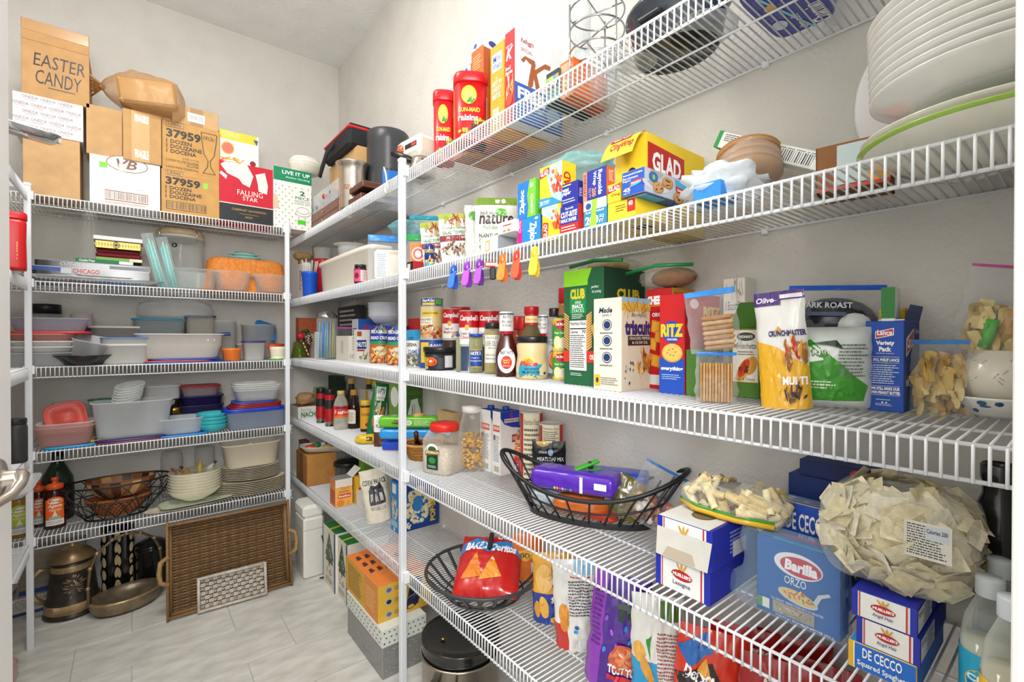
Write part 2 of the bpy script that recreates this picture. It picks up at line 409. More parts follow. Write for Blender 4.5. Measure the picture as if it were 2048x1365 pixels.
# ---------------------------------------------------------------- the setting
def proc(name, base, dark, scale, bump, bscale, rough=0.7, dist=0.004, detail=4, streak=None, bump2=None):
    m = bpy.data.materials.new(name); m.use_nodes = True; N = m.node_tree.nodes; L = m.node_tree.links; bs = N['Principled BSDF']
    tc = N.new('ShaderNodeTexCoord'); mp = N.new('ShaderNodeMapping'); L.new(tc.outputs['Object'], mp.inputs[0])
    if streak: mp.inputs['Scale'].default_value = streak
    n1 = N.new('ShaderNodeTexNoise'); n1.inputs['Scale'].default_value = scale; n1.inputs['Detail'].default_value = detail; L.new(mp.outputs[0], n1.inputs['Vector'])
    cr = N.new('ShaderNodeValToRGB'); cr.color_ramp.elements[0].color = lin(dark); cr.color_ramp.elements[1].color = lin(base)
    cr.color_ramp.elements[0].position = 0.3; cr.color_ramp.elements[1].position = 0.62
    L.new(n1.outputs[0], cr.inputs[0]); L.new(cr.outputs[0], bs.inputs['Base Color']); bs.inputs['Roughness'].default_value = rough
    n2 = N.new('ShaderNodeTexNoise'); n2.inputs['Scale'].default_value = bscale; n2.inputs['Detail'].default_value = 3; L.new(tc.outputs['Object'], n2.inputs['Vector'])
    bp = N.new('ShaderNodeBump'); bp.inputs['Strength'].default_value = bump; bp.inputs['Distance'].default_value = dist
    L.new(n2.outputs[0], bp.inputs['Height']); L.new(bp.outputs[0], bs.inputs['Normal']); MATS[name] = m
proc('wall_paint', 'd6d3cc', 'd0cdc6', 6, 0.55, 75, 0.75, 0.006)
proc('ceiling_paint', 'ececea', 'e6e6e4', 6, 0.5, 45, 0.85, 0.008)
proc('white_trim', 'e9e9e7', 'e3e3e1', 5, 0.05, 60, 0.35)
proc('tile', 'dfddd6', 'c2bfb7', 7, 0.06, 60, 0.3, 0.002, 8, streak=(1.0, 2.6, 1.0))
proc('grout', 'c4c1ba', 'b5b2ab', 30, 0.3, 200, 0.9)
struct('wall_back', B().box(XLW - .1, YW, 0, XW + .1, YW + .1, ZC, 'ffffff', 0.0), 'wall_paint')
struct('wall_right', B().box(XW, -1.3, 0, XW + .1, YW, ZC, 'ffffff', 0.0), 'wall_paint')
struct('wall_left', B().box(XLW - .1, -0.12, 0, XLW, YW, ZC, 'ffffff', 0.0), 'wall_paint')
struct('ceiling', B().box(XLW - .1, -0.1, ZC, XW + .1, YW + .1, ZC + .1, 'ffffff', 0.0), 'ceiling_paint')
fl = struct('floor', B().box(-3.2, -3.0, -.1, XW + .1, YW + .1, -.003, 'ffffff', 0.0), 'grout')
# floor tiles, 30 x 61 cm in running bond along x
tb = B().box(-.303, -.151, -.003, .303, .151, 0, 'ffffff', .0015).mesh('floor_tile'); tb.materials.append(MATS['tile'])
ty = YW - .165
row = 0
while ty > -0.4:
    tx = -.62 + (.305 if row % 2 else .10)
    while tx < XW + .1:
        if tx > -0.9:
            o = bpy.data.objects.new('floor_tile', tb); COL.objects.link(o); o.parent = fl
            o.location = (min(tx, 99), ty, 0)
        tx += .61
    ty -= .306; row += 1
for nm, a in (('baseboard_back', (XLW, YW - .012, 0, XW, YW, .085)), ('baseboard_right', (XW - .012, .03, 0, XW, YW - .012, .085)), ('baseboard_left', (XLW, .0, 0, XLW + .012, YW - .012, .085))):
    struct(nm, B().box(*a, 'ffffff', .003), 'white_trim')
# door casing at the right of the opening
wf = struct('wall_front', B().box(.36, -.12, 0, XW - .001, .02, ZC - .001, 'ffffff', .001), 'wall_paint')
cs = B().box(.345, -.13, 0, .36, .0255, 2.1, 'ffffff', .002).box(.346, .0, 0, .41, .0262, 2.14, 'ffffff', .003)
struct('trim_1', cs, 'white_trim')
# open door at the left, seen almost edge on
hinge = Vector((-.37, .02)); tip = Vector((-.1535, 1.10)); dd = (tip - hinge); dl = dd.length; da = atan2(dd.y, dd.x)
door = bpy.data.objects.new('door_1', None); COL.objects.link(door); door['kind'] = 'structure'; door.location = (hinge.x, hinge.y, .012); door.rotation_euler = (0, 0, da)
struct('door_slab', B().box(0, 0, 0, dl, .035, 2.03, 'ffffff', .002), 'white_trim', door)
lv = B()
lv.lathe([(.032, 0), (.032, .004), (.029, .009), (.015, .013), (.0115, .016), (.0115, .03), (.010, .032)], 'c9c2b6', n=28)
lv.xf(Matrix.Rotation(pi / 2, 4, 'X'))
pts = [(.004, -.028, .004), (-.006, -.036, .003), (-.026, -.041, -.004), (-.05, -.039, -.014), (-.074, -.032, -.019), (-.09, -.027, -.018)]
lv.tube(pts, [.0085, .009, .0075, .007, .0065, .005], 'c4bdb2', n=12)
obj('door_handle', lv.xf(Matrix.Translation((dl - .065, 0, 1.238))), 'steel', door)
obj('latch_plate', B().box(dl, .006, 1.208, dl + .0015, .029, 1.268, 'bdb7ad', .0005), 'steel', door)
# ---------------------------------------------------------------- wire shelves
PIT, LIP = 0.0158, 0.0485
def wire_shelf(label, loc, rz, length, DEP, near_from=None, clips=()):
    """local: rods run along +x, deck goes back along +y, lip hangs at y=0"""
    t = thing('wire_shelf', label, 'shelf', loc, rz, 'white wire shelves')
    w = 'eef1f5'
    for y, z, r in ((0, 0, .0031), (0, -LIP, .0031), (.165, -.0045, .0026), (DEP, -.002, .003)) + (((.32, -.0045, .0026),) if DEP > .4 else ()):
        obj('rod', B().tube([(0, y, z), (length, y, z)], r, w, 8), 'epoxy', t)
    one = B().tube([(0, DEP + .002, .0025), (0, .002, .0025), (0, -.0035, -.001), (0, -.0045, -LIP - .002)], .0021, w, 6)
    me = one.mesh('wire'); me.materials.append(MATS['epoxy'])
    n = int(length / PIT); rest = B()
    for i in range(n + 1):
        x = .006 + i * PIT
        if x > length - .002: break
        if near_from is not None and x >= near_from:
            o = bpy.data.objects.new('wire', me); COL.objects.link(o); o.parent = t; o.location = (x, 0, 0)
        else: rest.tube([(x, DEP + .002, .0025), (x, .002, .0025), (x, -.0035, -.001), (x, -.0045, -LIP - .002)], .0021, w, 5)
    if rest.F: o = obj('wire_mesh', rest, 'epoxy', t); o['kind'] = 'stuff'
    for x in clips:
        obj('wall_clip', B().box(x - .008, DEP - .006, -.012, x + .008, DEP + .0075, .006, 'e8ebee', .002), 'plastic', t)
    return t
NAMES = {S1: 'topmost', S2: 'second from top', S3: 'third from top', S4: 'fourth from top', S5: 'lowest'}
for z in (S1, S2, S3, S4, S5):
    L = YW - .036
    wire_shelf('white wire shelf along the right wall, ' + NAMES[z] + ' of its five', (XR, YW - .006, z), -pi / 2, L, XW - XR - .006, L - 1.72, clips=[.35, .95, 1.55, 2.1, 2.6, 3.1])
    wire_shelf('white wire shelf along the back wall, ' + NAMES[z] + ' of its five', (-.71, YR, z), 0, 1.487, YW - YR - .006, None, clips=[.4, .95])
    wire_shelf('white wire shelf along the left wall behind the door, ' + NAMES[z] + ' of its five', (XL, 1.55, z), pi / 2, 1.52, .34)
def post(label, x, y, side):
    t = thing('shelf_post', label, 'post', (x, y, 0), 0, 'white shelf posts')
    obj('pole', B().box(-.0125, -.0125, 0, .0125, .0125, S1 + .03, 'e9edf3', .002), 'epoxy', t)
    obj('cap', B().box(-.014, -.014, S1 + .03, .014, .014, S1 + .045, 'f4f6f8', .003), 'plastic', t)
    for z in (S1, S2, S3, S4, S5):
        b = B()
        if side == 'r': b.box(-.006, -.033, z - .032, .016, -.0125, z + .012, 'f2f4f7', .002)
        else: b.box(-.02, -.004, z - .03, .02, .0145, z + .01, 'f2f4f7', .002)
        obj('bracket', b, 'plastic', t)
post('white square post in the middle of the right wall shelves', XR - .019, 1.758, 'r')
post('white square post at the left end of the back wall shelves', XL - .002, YR - .019, 'b')
post('white square post at the right end of the back wall shelves', .742, YR - .019, 'b')
# ---------------------------------------------------------------- back wall, top shelf
K1, K2, KD = 'd9ae74', 'cfa066', '3a2a1c'
def carton(label, z, ul, ur, vt, y, dep, col=K1, lift=0.0, yaw=0.0, name='cardboard_box', tape=True, m='kraft', cat='box', ul2=None):
    b = Box(name, label, cat, z, ul, ('y', y), dep, ur, vt, {'*': col, 'E': mixc(col, '8a6236', .3)}, yaw, m=m, lift=lift)
    return b
a = carton('plain tan cardboard box under the white patterned dinnerware box, left end of top shelf', S1, 48, 162, 262, 3.19, .21, 'c9a273', DK)
a.R.rect(0, .0, 1, .012, 'b98d55').rect(.97, 0, 1, 1, 'c89a60'); a.done()
o1 = carton('white dinnerware box printed all over with red script, on the tan box', a.top, 28, 169, 180, 3.185, .22, 'f2eef0', name='dinnerware_box', m='card')
for r in range(5):
    for c in range(5):
        x = -.12 + c * .25 + (.12 if r % 2 else 0); y = .06 + r * .19
        if x > -.01 and x + .2 < 1.0:
            o1.R.text('ONEIDA', x, y + .06, x + .22, y + .135, '75666f'); o1.R.text('Family Collection', x + .03, y + .0, x + .19, y + .045, 'a8444f', sh=.3)
o1.done()
e1 = carton('tall brown box marked EASTER CANDY in black marker, top flap raised', o1.top, 46, 182, 74, 3.19, .2, 'bd9362', name='candy_box')
ep = e1.R
ep.text('EASTER', .17, .56, .93, .80, '1e1a18', sh=.12).text('CANDY', .20, .24, .88, .50, '1e1a18', sh=.12).rect(.38, .19, .78, .205, '1e1a18')
e1.done()
obj('flap', B().box(-e1.w / 2, -e1.d / 2, e1.h, e1.w / 2, -e1.d / 2 + .004, e1.h + .098, {'*': 'bb9160', 'E': '9a7044'}, .001), 'kraft', e1.root)
obj('tape_strip', B().box(-e1.w / 2 + .002, -e1.d / 2 - .0012, e1.h + .045, e1.w / 2 - .002, -e1.d / 2 - .0004, e1.h + .096, 'b98c58', .0003), 'gloss', e1.root)
vb = carton('white wine carton with brown oval monogram and long barcode beside two glassware boxes', S1, 181, 322, 306, 3.185, .22, 'eeebe6', DK, name='wine_carton', m='card')
p = vb.R
p.ell(.52, .90, .3, .17, '8a5a3c').ell(.52, .90, .285, .155, 'eeebe6').text('VB', .36, .80, .66, .99, '7b4a30', b=.02, sh=.25)
p.rect(.13, .76, .24, .87, '6fe02a').bars(.20, .13, .82, .30, 'f3e6df', '6b3b2a', 34).rect(.20, .115, .82, .13, '7b4a30').rect(.20, .30, .82, .315, '7b4a30').rect(.2, .06, .78, .085, 'd8b5a5').rect(.40, .74, .5, .90, 'e2d8c8').rect(.62, .4, .8, .62, 'e6e2da')
vb.done()
t1 = carton('plain tan carton standing on the white wine carton, left of the taped one', vb.top, 175, 247, 206, 3.19, .2, 'c39c6c'); t1.done()
t2 = carton('tan carton with two torn white labels on its tape, above the white wine carton', vb.top, 248, 325, 215, 3.175, .2, 'c09763')
t2.R.rect(.22, 0, .68, 1, 'cb9c60').text('FRAGILE', .30, .78, .66, .93, 'f6f2ec', b=.05).text('FRAGILE', .30, .06, .66, .24, 'eee8dd', b=.05); t2.done()
def libbey(label, z, ul, ur, vt, y, lift, bar, glass):
    b = Box('glassware_box', label, 'box', z, ul, ('y', y), .2, ur, vt, {'*': 'c6985a', 'E': '9a6e3a'}, m='kraft', lift=lift, group='glassware boxes'); p = b.R; k = '2e2620'
    p.rect(.07, .875, .36, .985, k).rect(.075, .885, .355, .975, 'c6985a').text('Libbey.', .10, .89, .34, .97, k, b=.01)
    p.text('37959', .07, .66, .66, .84, k, b=.04).text('1 DOZEN', .07, .55, .5, .63, k, b=.02).text('1 DOUZAINE', .07, .45, .68, .53, k, b=.02).text('1 DOCENA', .07, .35, .58, .43, k, b=.02)
    if glass:
        p.text('6 OZ. (177 ml)', .35, .25, .62, .29, k).text('2-STEM FLUTE GLASSES', .06, .18, .62, .225, k).text('FLUTES', .42, .12, .62, .16, k).text('COPAS PARA CHAMPAÑA', .06, .05, .62, .095, k)
        for sg in (-1, 1):
            q = [(.80 + sg * .14, .9), (.80 + sg * .125, .7), (.80 + sg * .09, .45), (.80 + sg * .02, .33), (.80 + sg * .03, .2), (.80 + sg * .11, .06)]
            for i in range(5): p.poly([q[i], (q[i][0] + .012, q[i][1]), (q[i + 1][0] + .012, q[i + 1][1]), q[i + 1]], k)
        p.rect(.66, .9, .94, .908, k).rect(.69, .055, .92, .063, k).text('1913c', .70, .76, .90, .84, '5b4a3a', sh=.3)
    if bar: p.rect(.08, .1, .76, .29, k).bars(.09, .11, .75, .28, 'c6985a', k, 30).rect(.40, .9, .6, 1, 'c8934f').rect(.71, .68, .79, .82, '8fe04a')
    return b.done()
l1 = libbey('tan glassware box with barcode and green sticker, on the shelf', S1, 324, 440, 336, 3.18, DK, True, False)
l2 = libbey('tan glassware box printed with a flute glass outline, stacked on the other', l1.top, 326, 441, 237, 3.185, 0, False, True)
sm = carton('small shallow tan carton with brown tape and white barcode label atop the glassware boxes', l2.top, 347, 438, 206, 3.20, .16, 'c8a578')
sm.R.rect(.38, 0, .66, 1, 'a98557').rect(.32, .25, .70, .72, 'f4f4f2').bars(.37, .36, .52, .62, 'f4f4f2', '333333', 12).lines(.54, .36, .68, .62, 4, '777777'); sm.done()
# brown bag tied round a box
q = on_y(285, 3.24); zb = t2.top
bg = thing('tied_bag', 'translucent brown plastic bag tied with a knot around a box, on the tan cartons', 'bag', (q.x, q.y, zb), -.12)
bb = B().box(-.08, -.09, .015, .17, .09, .15, {'*': 'd0ab78', 'E': 'b89060'}, .012); bb.xf(Matrix.Translation((0, 0, .02)) @ Matrix.Rotation(-.12, 4, 'Y'))
obj('inner_box', bb, 'kraft', bg)
def bagS(a, b):
    th = a * 2 * pi; x = -.165 + .36 * b; r = (.012 + .115 * min(1, b * 2.6) ** .7) * (1 if b < .9 else (1 - (b - .9) * 6)); k = (abs(cos(th)) ** 4 + abs(sin(th)) ** 4) ** -.25
    r += .008 * nz(cos(th) * 4, sin(th) * 4, b * 9); return (x, r * k * cos(th), .095 + r * .82 * k * sin(th) - .03 * b + .02)
obj('bag_film', B().grid(bagS, 36, 22, 'c69a64'), 'tub', bg)
kn = B()
for i in range(7):
    a = -.9 + i * .3; kn.tube([(-.16, 0, .115), (-.185, -.01 * i + .03, .115 + .02 * sin(a)), (-.215 - .01 * (i % 3), -.02 * i + .06, .115 + .05 * sin(a))], [.009, .007, .003], 'b07c48', 6)
kn.ball((-.163, 0, .115), .017, '9c6a3a')
obj('knot', kn, 'gloss', bg)
fs = Box('wine_box', 'red wine box with torn label and black base band', 'box', S1, 440, ('y', 3.18), .2, 547, 319, {'*': 'c8102e', 'E': '8f0e22'}, lift=DK)
ju = carton('white and yellow citrus juicer box with grapefruit pictures atop the red wine box', fs.top, 441, 519, 257, 3.2, .12, 'f7f1e2', name='juicer_box', m='card')
p = ju.R; p.rect(0, .72, .95, 1, 'f3cf3c').ell(.2, .45, .17, .2, 'f0b060').ell(.2, .45, .14, .165, 'e8735a').ell(.62, .42, .26, .13, 'f4f4f0').ell(.62, .45, .16, .1, 'e6e2d8').ell(.62, .5, .06, .14, 'f0efe8').food(.35, .12, .3, .07, ['f0a030', 'f5c83c', 'e86a4a'], 12, 4, .3).ell(.84, .1, .08, .09, '8c2a2a').text('CITRUS', .06, .84, .5, .95, 'fff3b0', b=.03).text('JUICER', .06, .74, .5, .83, 'f9e27a', b=.03).poly([(.85, .88), (.98, .88), (.95, .70)], '35608c'); ju.done()
p = fs.R; p.rect(0, 0, 1, .30, '22242a').rect(0, .30, 1, .315, 'e9dfd0').text('FALLING', .32, .47, .8, .56, 'f6efe6').text('STAR', .42, .385, .7, .455, 'f6efe6').text('CABERNET SAUVIGNON', .22, .2, .86, .235, 'c8a052').rect(.36, .15, .72, .155, 'c8a052').text('2020', .46, .09, .6, .12, 'c8a052')
p.poly([(.02, .93), (.1, .99), (.5, 1), (.62, .82), (.55, .62), (.42, .66), (.35, .74), (.14, .80)], 'efe3da').poly([(.66, .86), (.84, .92), (.9, .7), (.88, .55), (.72, .58), (.70, .72)], 'f1e7df').poly([(.0, .78), (.12, .70), (.14, .76), (.03, .82)], 'f4efe9'); fs.done()
lu = Box('cake_stand_box', 'white polka-dot cake stand box with a green band reading LIVE IT UP', 'box', S1, 548, ('y', 3.165), .13, 624, 331, {'*': 'efeee8', 'E': 'c9c6bc'}, lift=DK)
p = lu.R; rn = random.Random(2)
for i in range(13):
    for j in range(6): p.o = .0004; p.ell(.06 + .17 * j + .08 * (i % 2), .04 + .055 * i, .02, .012, '9aa39c', 8)
p.rect(0, .78, 1, 1, '0f8a5f').text('LIVE IT UP', .22, .90, .95, .96, 'ffffff', b=.02).text('Anchor Hocking', .3, .83, .95, .87, 'ffffff', sh=.2)
p.rect(.52, .36, .98, .68, 'efeee8').text('2', .68, .58, .82, .66, '0f6a4a', b=.03).text('PIECE', .56, .51, .94, .56, '0f6a4a', b=.01).text('PEDESTAL', .54, .465, .97, .495, '4a7a66').text('CAKE SET', .54, .425, .97, .455, '4a7a66').ell(.76, .28, .2, .05, '555f5a').ell(.76, .28, .19, .045, 'efeee8').ell(.76, .33, .16, .06, '555f5a').ell(.76, .33, .152, .053, 'efeee8').rect(.62, .10, .84, .17, '49d024').poly([(.0, .30), (.14, .33), (.10, .52), (0, .55)], 'd8c6a6'); lu.done()
q = on_y(612, 3.22); z0 = lu.top
cb = thing('serving_dish', 'pair of cream oval dishes clipped rim to rim on the polka-dot box', 'dish', (q.x, q.y, z0), .2)
obj('lower_dish', B().lathe([(.06, 0), (.085, .012), (.1, .05), (.104, .058), (.1, .06)], 'eceadb', sx=1.05, sy=.8), 'ceramic', cb)
obj('upper_dish', B().lathe([(.104, .061), (.1, .068), (.085, .098), (.05, .112), (1e-5, .113)], 'efeee2', sx=1.05, sy=.8), 'ceramic', cb)
# ---------------------------------------------------------------- tubs, lids and other round helpers
def tub(name, label, z, u, y, wpx, vt, asp=.72, col='dfe6ea', m='tub', sq=5, group=None, rz=0.0, taper=.84, cat='container', lid=None, lidc=None, under=None, tilt=(0, 0), rim=None, lift=DK, rings=0, hd=.095):
    y = 3.245 if y < 3.29 else 3.47
    t = Rnd(name, label, cat, z, u, ('y', y), wpx, vt, group, lift=lift, rz=rz, tilt=tilt); asp = min(asp, hd / t.r)
    e = min(.3, .007 / t.h)
    pr = [(1e-5, .0), (taper * .93, 0), (taper, .05)]
    for i in range(rings): k = .15 + .7 * (i + 1) / (rings + 1); q_ = taper + (1 - taper) * k; pr += [(q_, k), (q_ + .02, k + .02)]
    pr += [(.95, 1 - e), (1.0, 1 - e), (1.0, 1), (.955, 1), (taper - .05, .06), (1e-5, .055)]
    obj('tub', B().lathe([(q[0] * t.r, q[1] * t.h) for q in pr], col, n=40 if sq else 28, sy=asp, sq=sq), m, t.root)
    if rim: obj('rim', B().lathe([(.99 * t.r, t.h - .006), (1.012 * t.r, t.h - .006), (1.012 * t.r, t.h + .001), (.97 * t.r, t.h + .001)], rim, n=40, sy=asp, sq=sq), 'plastic', t.root)
    if lid:
        h = t.h
        obj('lid', B().lathe([(1e-5, h - .004), (1.0 * t.r, h - .006), (1.04 * t.r, h - .005), (1.04 * t.r, h + .004), (.96 * t.r, h + .006), (.9 * t.r, h + .003), (1e-5, h + .003)], lid, n=40, sy=asp, sq=sq), 'plastic', t.root)
    return t
def lid(label, z, u, y, wpx, col, asp=.75, sq=5, h=.009, rz=0.0, tilt=(0, 0), group=None, m='plastic', name='container_lid', lift=DK, hd=.095):
    y = 3.245 if y < 3.29 else 3.47
    t = Rnd(name, label, 'lid', z, u, ('y', y), wpx, h, group, lift=lift, rz=rz, tilt=tilt); loc = t.root.location.copy(); bpy.data.objects.remove(t.root); r = t.r; asp = min(asp, hd / r)
    o = single(name, B().lathe([(1e-5, 0), (r * .98, 0), (r, h * .2), (r, h * .85), (r * .96, h), (r * .9, h), (r * .88, h * .7), (r * .5, h * .7), (r * .48, h * .85), (1e-5, h * .85)], col, n=44, sy=asp, sq=sq), m, label, 'lid', loc, rz, group, tilt); o['h'] = h
    return z + lift + h
def vessel(t, pts, col, m='glass', name='body', n=32, **k):
    return obj(name, B().lathe([(q[0] * t.r, q[1] * t.h) for q in pts], col, n=n, **k), m, t.root)
def jar(name, label, z, u, y, wpx, vt, body='dfe8ea', m='glass', fill=None, capc='202020', cap=.16, capr=1.0, neck=.86, cat='jar', group=None, fm='food', lift=DK, fillto=.78, capm='plastic'):
    t = Rnd(name, label, cat, z, u, ('y', y) if y < 4 else y, wpx, vt, group, lift=lift)
    s = 1 - cap
    vessel(t, [(1e-5, 0), (.9, 0), (1, .03), (1, s * .86), (.95, s * .93), (neck, s), (neck, s + .01)], body, m)
    if fill: obj('contents', B().lathe([(1e-5, .012 * t.h), (.9 * t.r, .012 * t.h), (.95 * t.r, .05 * t.h), (.95 * t.r, fillto * s * t.h), (1e-5, fillto * s * t.h)], fill, n=24), fm, t.root)
    if capc: obj('lid', B().lathe([(capr * neck * t.r * 1.02, s * t.h), (capr * neck * t.r * 1.06, s * t.h), (capr * neck * t.r * 1.06, t.h * .985), (capr * neck * t.r, t.h), (1e-5, t.h)], capc, n=28), capm, t.root)
    return t
# ---------------------------------------------------------------- back wall, second shelf
def slab(name, label, z, ul, ur, hgt, y, dep, cols, cat='box', m='card', tilt=(0, 0), lift=0.0, yaw=0.0, ch=.001):
    return Box(name, label, cat, z, ul, ('y', y), dep, ur, hgt, cols, yaw, m=m, lift=lift, tilt=tilt, ch=ch)
# foil pan and the stack of boxed trays
t = Rnd('foil_pan', 'crumpled foil roasting pan at the bottom of the tray stack', 'pan', S2, 172, ('y', 3.32), 220, .03, rz=0)
fp = B()
for pr in ([(1e-5, 0), (.88, 0), (1, 1.0), (1.06, 1.0), (1.06, .95), (.86, -.0)],): fp.lathe([(a * t.r, .001 + b * t.h) for a, b in pr], 'cfd2d4', n=72, sy=.5, sq=6)
fp.V = [(x + .003 * sin(90 * x), y + .003 * sin(90 * x + 1) * (1 if z > .01 else 0), z + .0015 * sin(200 * x)) for x, y, z in fp.V]
obj('pan', fp, 'steel', t.root); zt = t.top
b = slab('serving_tray_box', 'long dark tray with red lettering on its clear sleeve, lying on the foil pan', zt, 44, 300, .05, 3.21, .2, {'*': '23262c', 'T': '3c4046', 'E': '8b9096'}, 'tray', 'gloss')
b.R.rect(0, .55, .28, .95, '2c4f9e').rect(.28, .4, .36, .9, 'c8ccd2').text('CHICAGO', .37, .45, .58, .92, 'd2332e', b=.02).poly([(.38, .38), (.86, .30), (.80, .02), (.44, .02)], '565b62').poly([(.42, .36), (.82, .30), (.80, .24), (.44, .28)], '9aa0a6').rect(0, .96, 1, 1, 'e8ecef'); b.done()
z2 = b.top
b = slab('tray_box', 'thin black box of serving trays with silver lettering on top of the dark tray', z2, 70, 302, .034, 3.225, .19, {'*': '15161a', 'T': '2b2d33', 'E': '77797d'}, 'box', 'gloss')
b.R.text('CUT-GLASS TRAYS', .2, .3, .62, .8, 'd9dcde', sh=.15).rect(0, .9, 1, .98, '9b9ea3').rect(.62, .2, .98, .7, '7d828a'); b.done(); z3 = b.top
b = slab('game_box', 'thin green box with white lettering on the black tray box', z3, 152, 268, .02, 3.23, .15, {'*': '1f7a4d', 'T': '2a8a5a', 'E': '145c38'}); b.R.text('Cookie Press', .06, .2, .32, .85, 'f2f6f2', b=.02, sh=.2).rect(.74, .1, .99, .9, 'e8ebe8'); b.done(); z4 = b.top
b = slab('recipe_box', 'short pale green and cream box beneath the two maroon cases', z4, 193, 285, .016, 3.24, .14, {'*': '86b05e', 'T': '9abf74'}); b.R.rect(.72, 0, 1, 1, 'e6ddb8'); b.done(); z5 = b.top
b = slab('flatware_case', 'maroon padded case, lower of two above the green boxes', z5, 192, 284, .022, 3.235, .14, {'*': '7a1420', 'T': '8d1a28', 'E': '5c0e18'}, 'case', 'cloth', ch=.006); z6 = b.top
b = slab('flatware_case', 'maroon padded case, upper one just below the gold tin', z6, 194, 280, .02, 3.238, .14, {'*': '811624', 'T': '8d1a28', 'E': '5c0e18'}, 'case', 'cloth', ch=.006); z7 = b.top
b = slab('gold_tin', 'gold patterned tin with a black round emblem under a white lid', z7, 190, 284, .042, 3.22, .15, {'*': 'b99a45', 'E': '8d7430'}, 'tin', 'steel', ch=.004); p = b.R
for i in range(16): p.o = .0004; p.poly([(i / 16, .5), (i / 16 + .03, .9), (i / 16 + .06, .5), (i / 16 + .03, .1)], 'c9ad5c')
p.ell(.45, .5, .075, .42, '2a2118').ell(.45, .5, .06, .34, 'c2a552').ell(.45, .5, .035, .16, '2a2118'); b.done(); z8 = b.top
b = slab('white_tray', 'white flat tray lid topping the stack of tins and cases', z8, 187, 287, .022, 3.21, .16, {'*': 'eceae4', 'E': 'd6d4ce'}, 'tray', 'plastic', ch=.003)
# teal candle/straw packs
for i, (x, ln, lean, lab) in enumerate(((305, .30, -.24, 'slim clear sleeve of pale teal straws leaning left before the glass jar'), (327, .29, -.20, 'slim clear sleeve of pale teal straws leaning beside the first sleeve'))):
    q = on_y(x + 22, 3.20 + .025 * i); t = thing('straw_pack', lab, 'straws', (q.x, q.y, S2 + DK), 0, 'teal straw packs', tilt=(0, lean))
    for k in range(5): obj('straw', B().tube([((k - 2) * .0075, 0, .004), ((k - 2) * .007, .004 * (k % 2), ln * (.80 + .05 * (k % 3)))], .0034, ['8fd6cf', '6cc6c4', 'b9e6e0', '7fd0d0', 'a5e0da'][k], 6), 'plastic', t)
    bgf = Bag(.052, ln, .022, .04, .0015, 3 + i); obj('sleeve', bgf.build('d8f0ee', 6, 14), 'film', t)
t = Rnd('glass_canister', 'large clear glass canister with clamped wooden lid on the second shelf', 'canister', S2, 362, ('y', 3.45), 74, 463)
vessel(t, [(1e-5, 0), (.94, 0), (1, .03), (1, .84), (.97, .9)], 'd9e0de')
obj('wooden_lid', B().lathe([(t.r * .98, .9 * t.h), (t.r * 1.03, .9 * t.h), (t.r * 1.03, .97 * t.h), (t.r * .96, t.h), (1e-5, t.h)], 'c2b08a', n=32), 'wood', t.root)
obj('gasket_ring', B().lathe([(t.r * .99, .865 * t.h), (t.r * 1.035, .87 * t.h), (t.r * 1.035, .9 * t.h), (t.r * .99, .9 * t.h)], 'd8d5cc', n=32), 'rubber', t.root)
cl = B()
for a in (-.9, .7): cl.tube([(1.04 * t.r * sin(a), -1.04 * t.r * cos(a), .985 * t.h), (1.1 * t.r * sin(a), -1.1 * t.r * cos(a), .93 * t.h), (1.06 * t.r * sin(a), -1.06 * t.r * cos(a), .8 * t.h)], .003, 'c9c9c6', 6)
obj('clamp', cl, 'chrome', t.root); obj('seal_tag', B().ball((-.25 * t.r, -t.r * .985, .72 * t.h), .014, '3c3c3c', sc=(1, .2, 1)), 'steel', t.root)
# orange dish with teal dishes on top
t = Rnd('casserole_basket', 'orange wicker-look casserole holder turned upside down behind glass bowls', 'basket', S2, 487, ('y', 3.47), 138, 523, rz=0)
ob = B().lathe([(1.0, 0), (1.06, .0), (1.06, .10), (.98, .12), (.93, .55), (.86, .93), (.8, 1.0), (1e-5, 1.0)], 'd9822f', n=60, sy=.5, sq=4)
ob.V = [(x * t.r + (.0025 * sin(x * t.r * 300 + z * 30)), y * t.r + .0025 * sin(x * t.r * 300 + z * 30), z * t.h) for x, y, z in ob.V]; obj('basket', ob, 'wicker', t.root)
zt = t.top
for i, (r, lab) in enumerate(((74, 'wide pale teal scalloped dish upside down on the orange holder'), (58, 'pale teal handled dish, middle of three on the orange holder'), (46, 'small pale teal dish on top of the orange holder'))):
    k = Rnd('teal_dish', lab, 'dish', zt, 490, ('y', 3.45), r, .022, 'teal dishes', lift=0.0)
    n = B().lathe([(1e-5, 0), (.8 * k.r, 0), (k.r, .006), (k.r, .011), (.85 * k.r, .013), (.7 * k.r, .022), (1e-5, .022)], 'a8dcd6', n=32, sy=.7)
    obj('dish', n, 'ceramic', k.root)
    for sg in (-1, 1): obj('handle', B().tube([(sg * k.r * .9, -.012, .008), (sg * k.r * 1.14, -.008, .012), (sg * k.r * 1.14, .008, .012), (sg * k.r * .9, .012, .008)], .0032, 'bde4df', 6), 'ceramic', k.root)
    zt = k.top
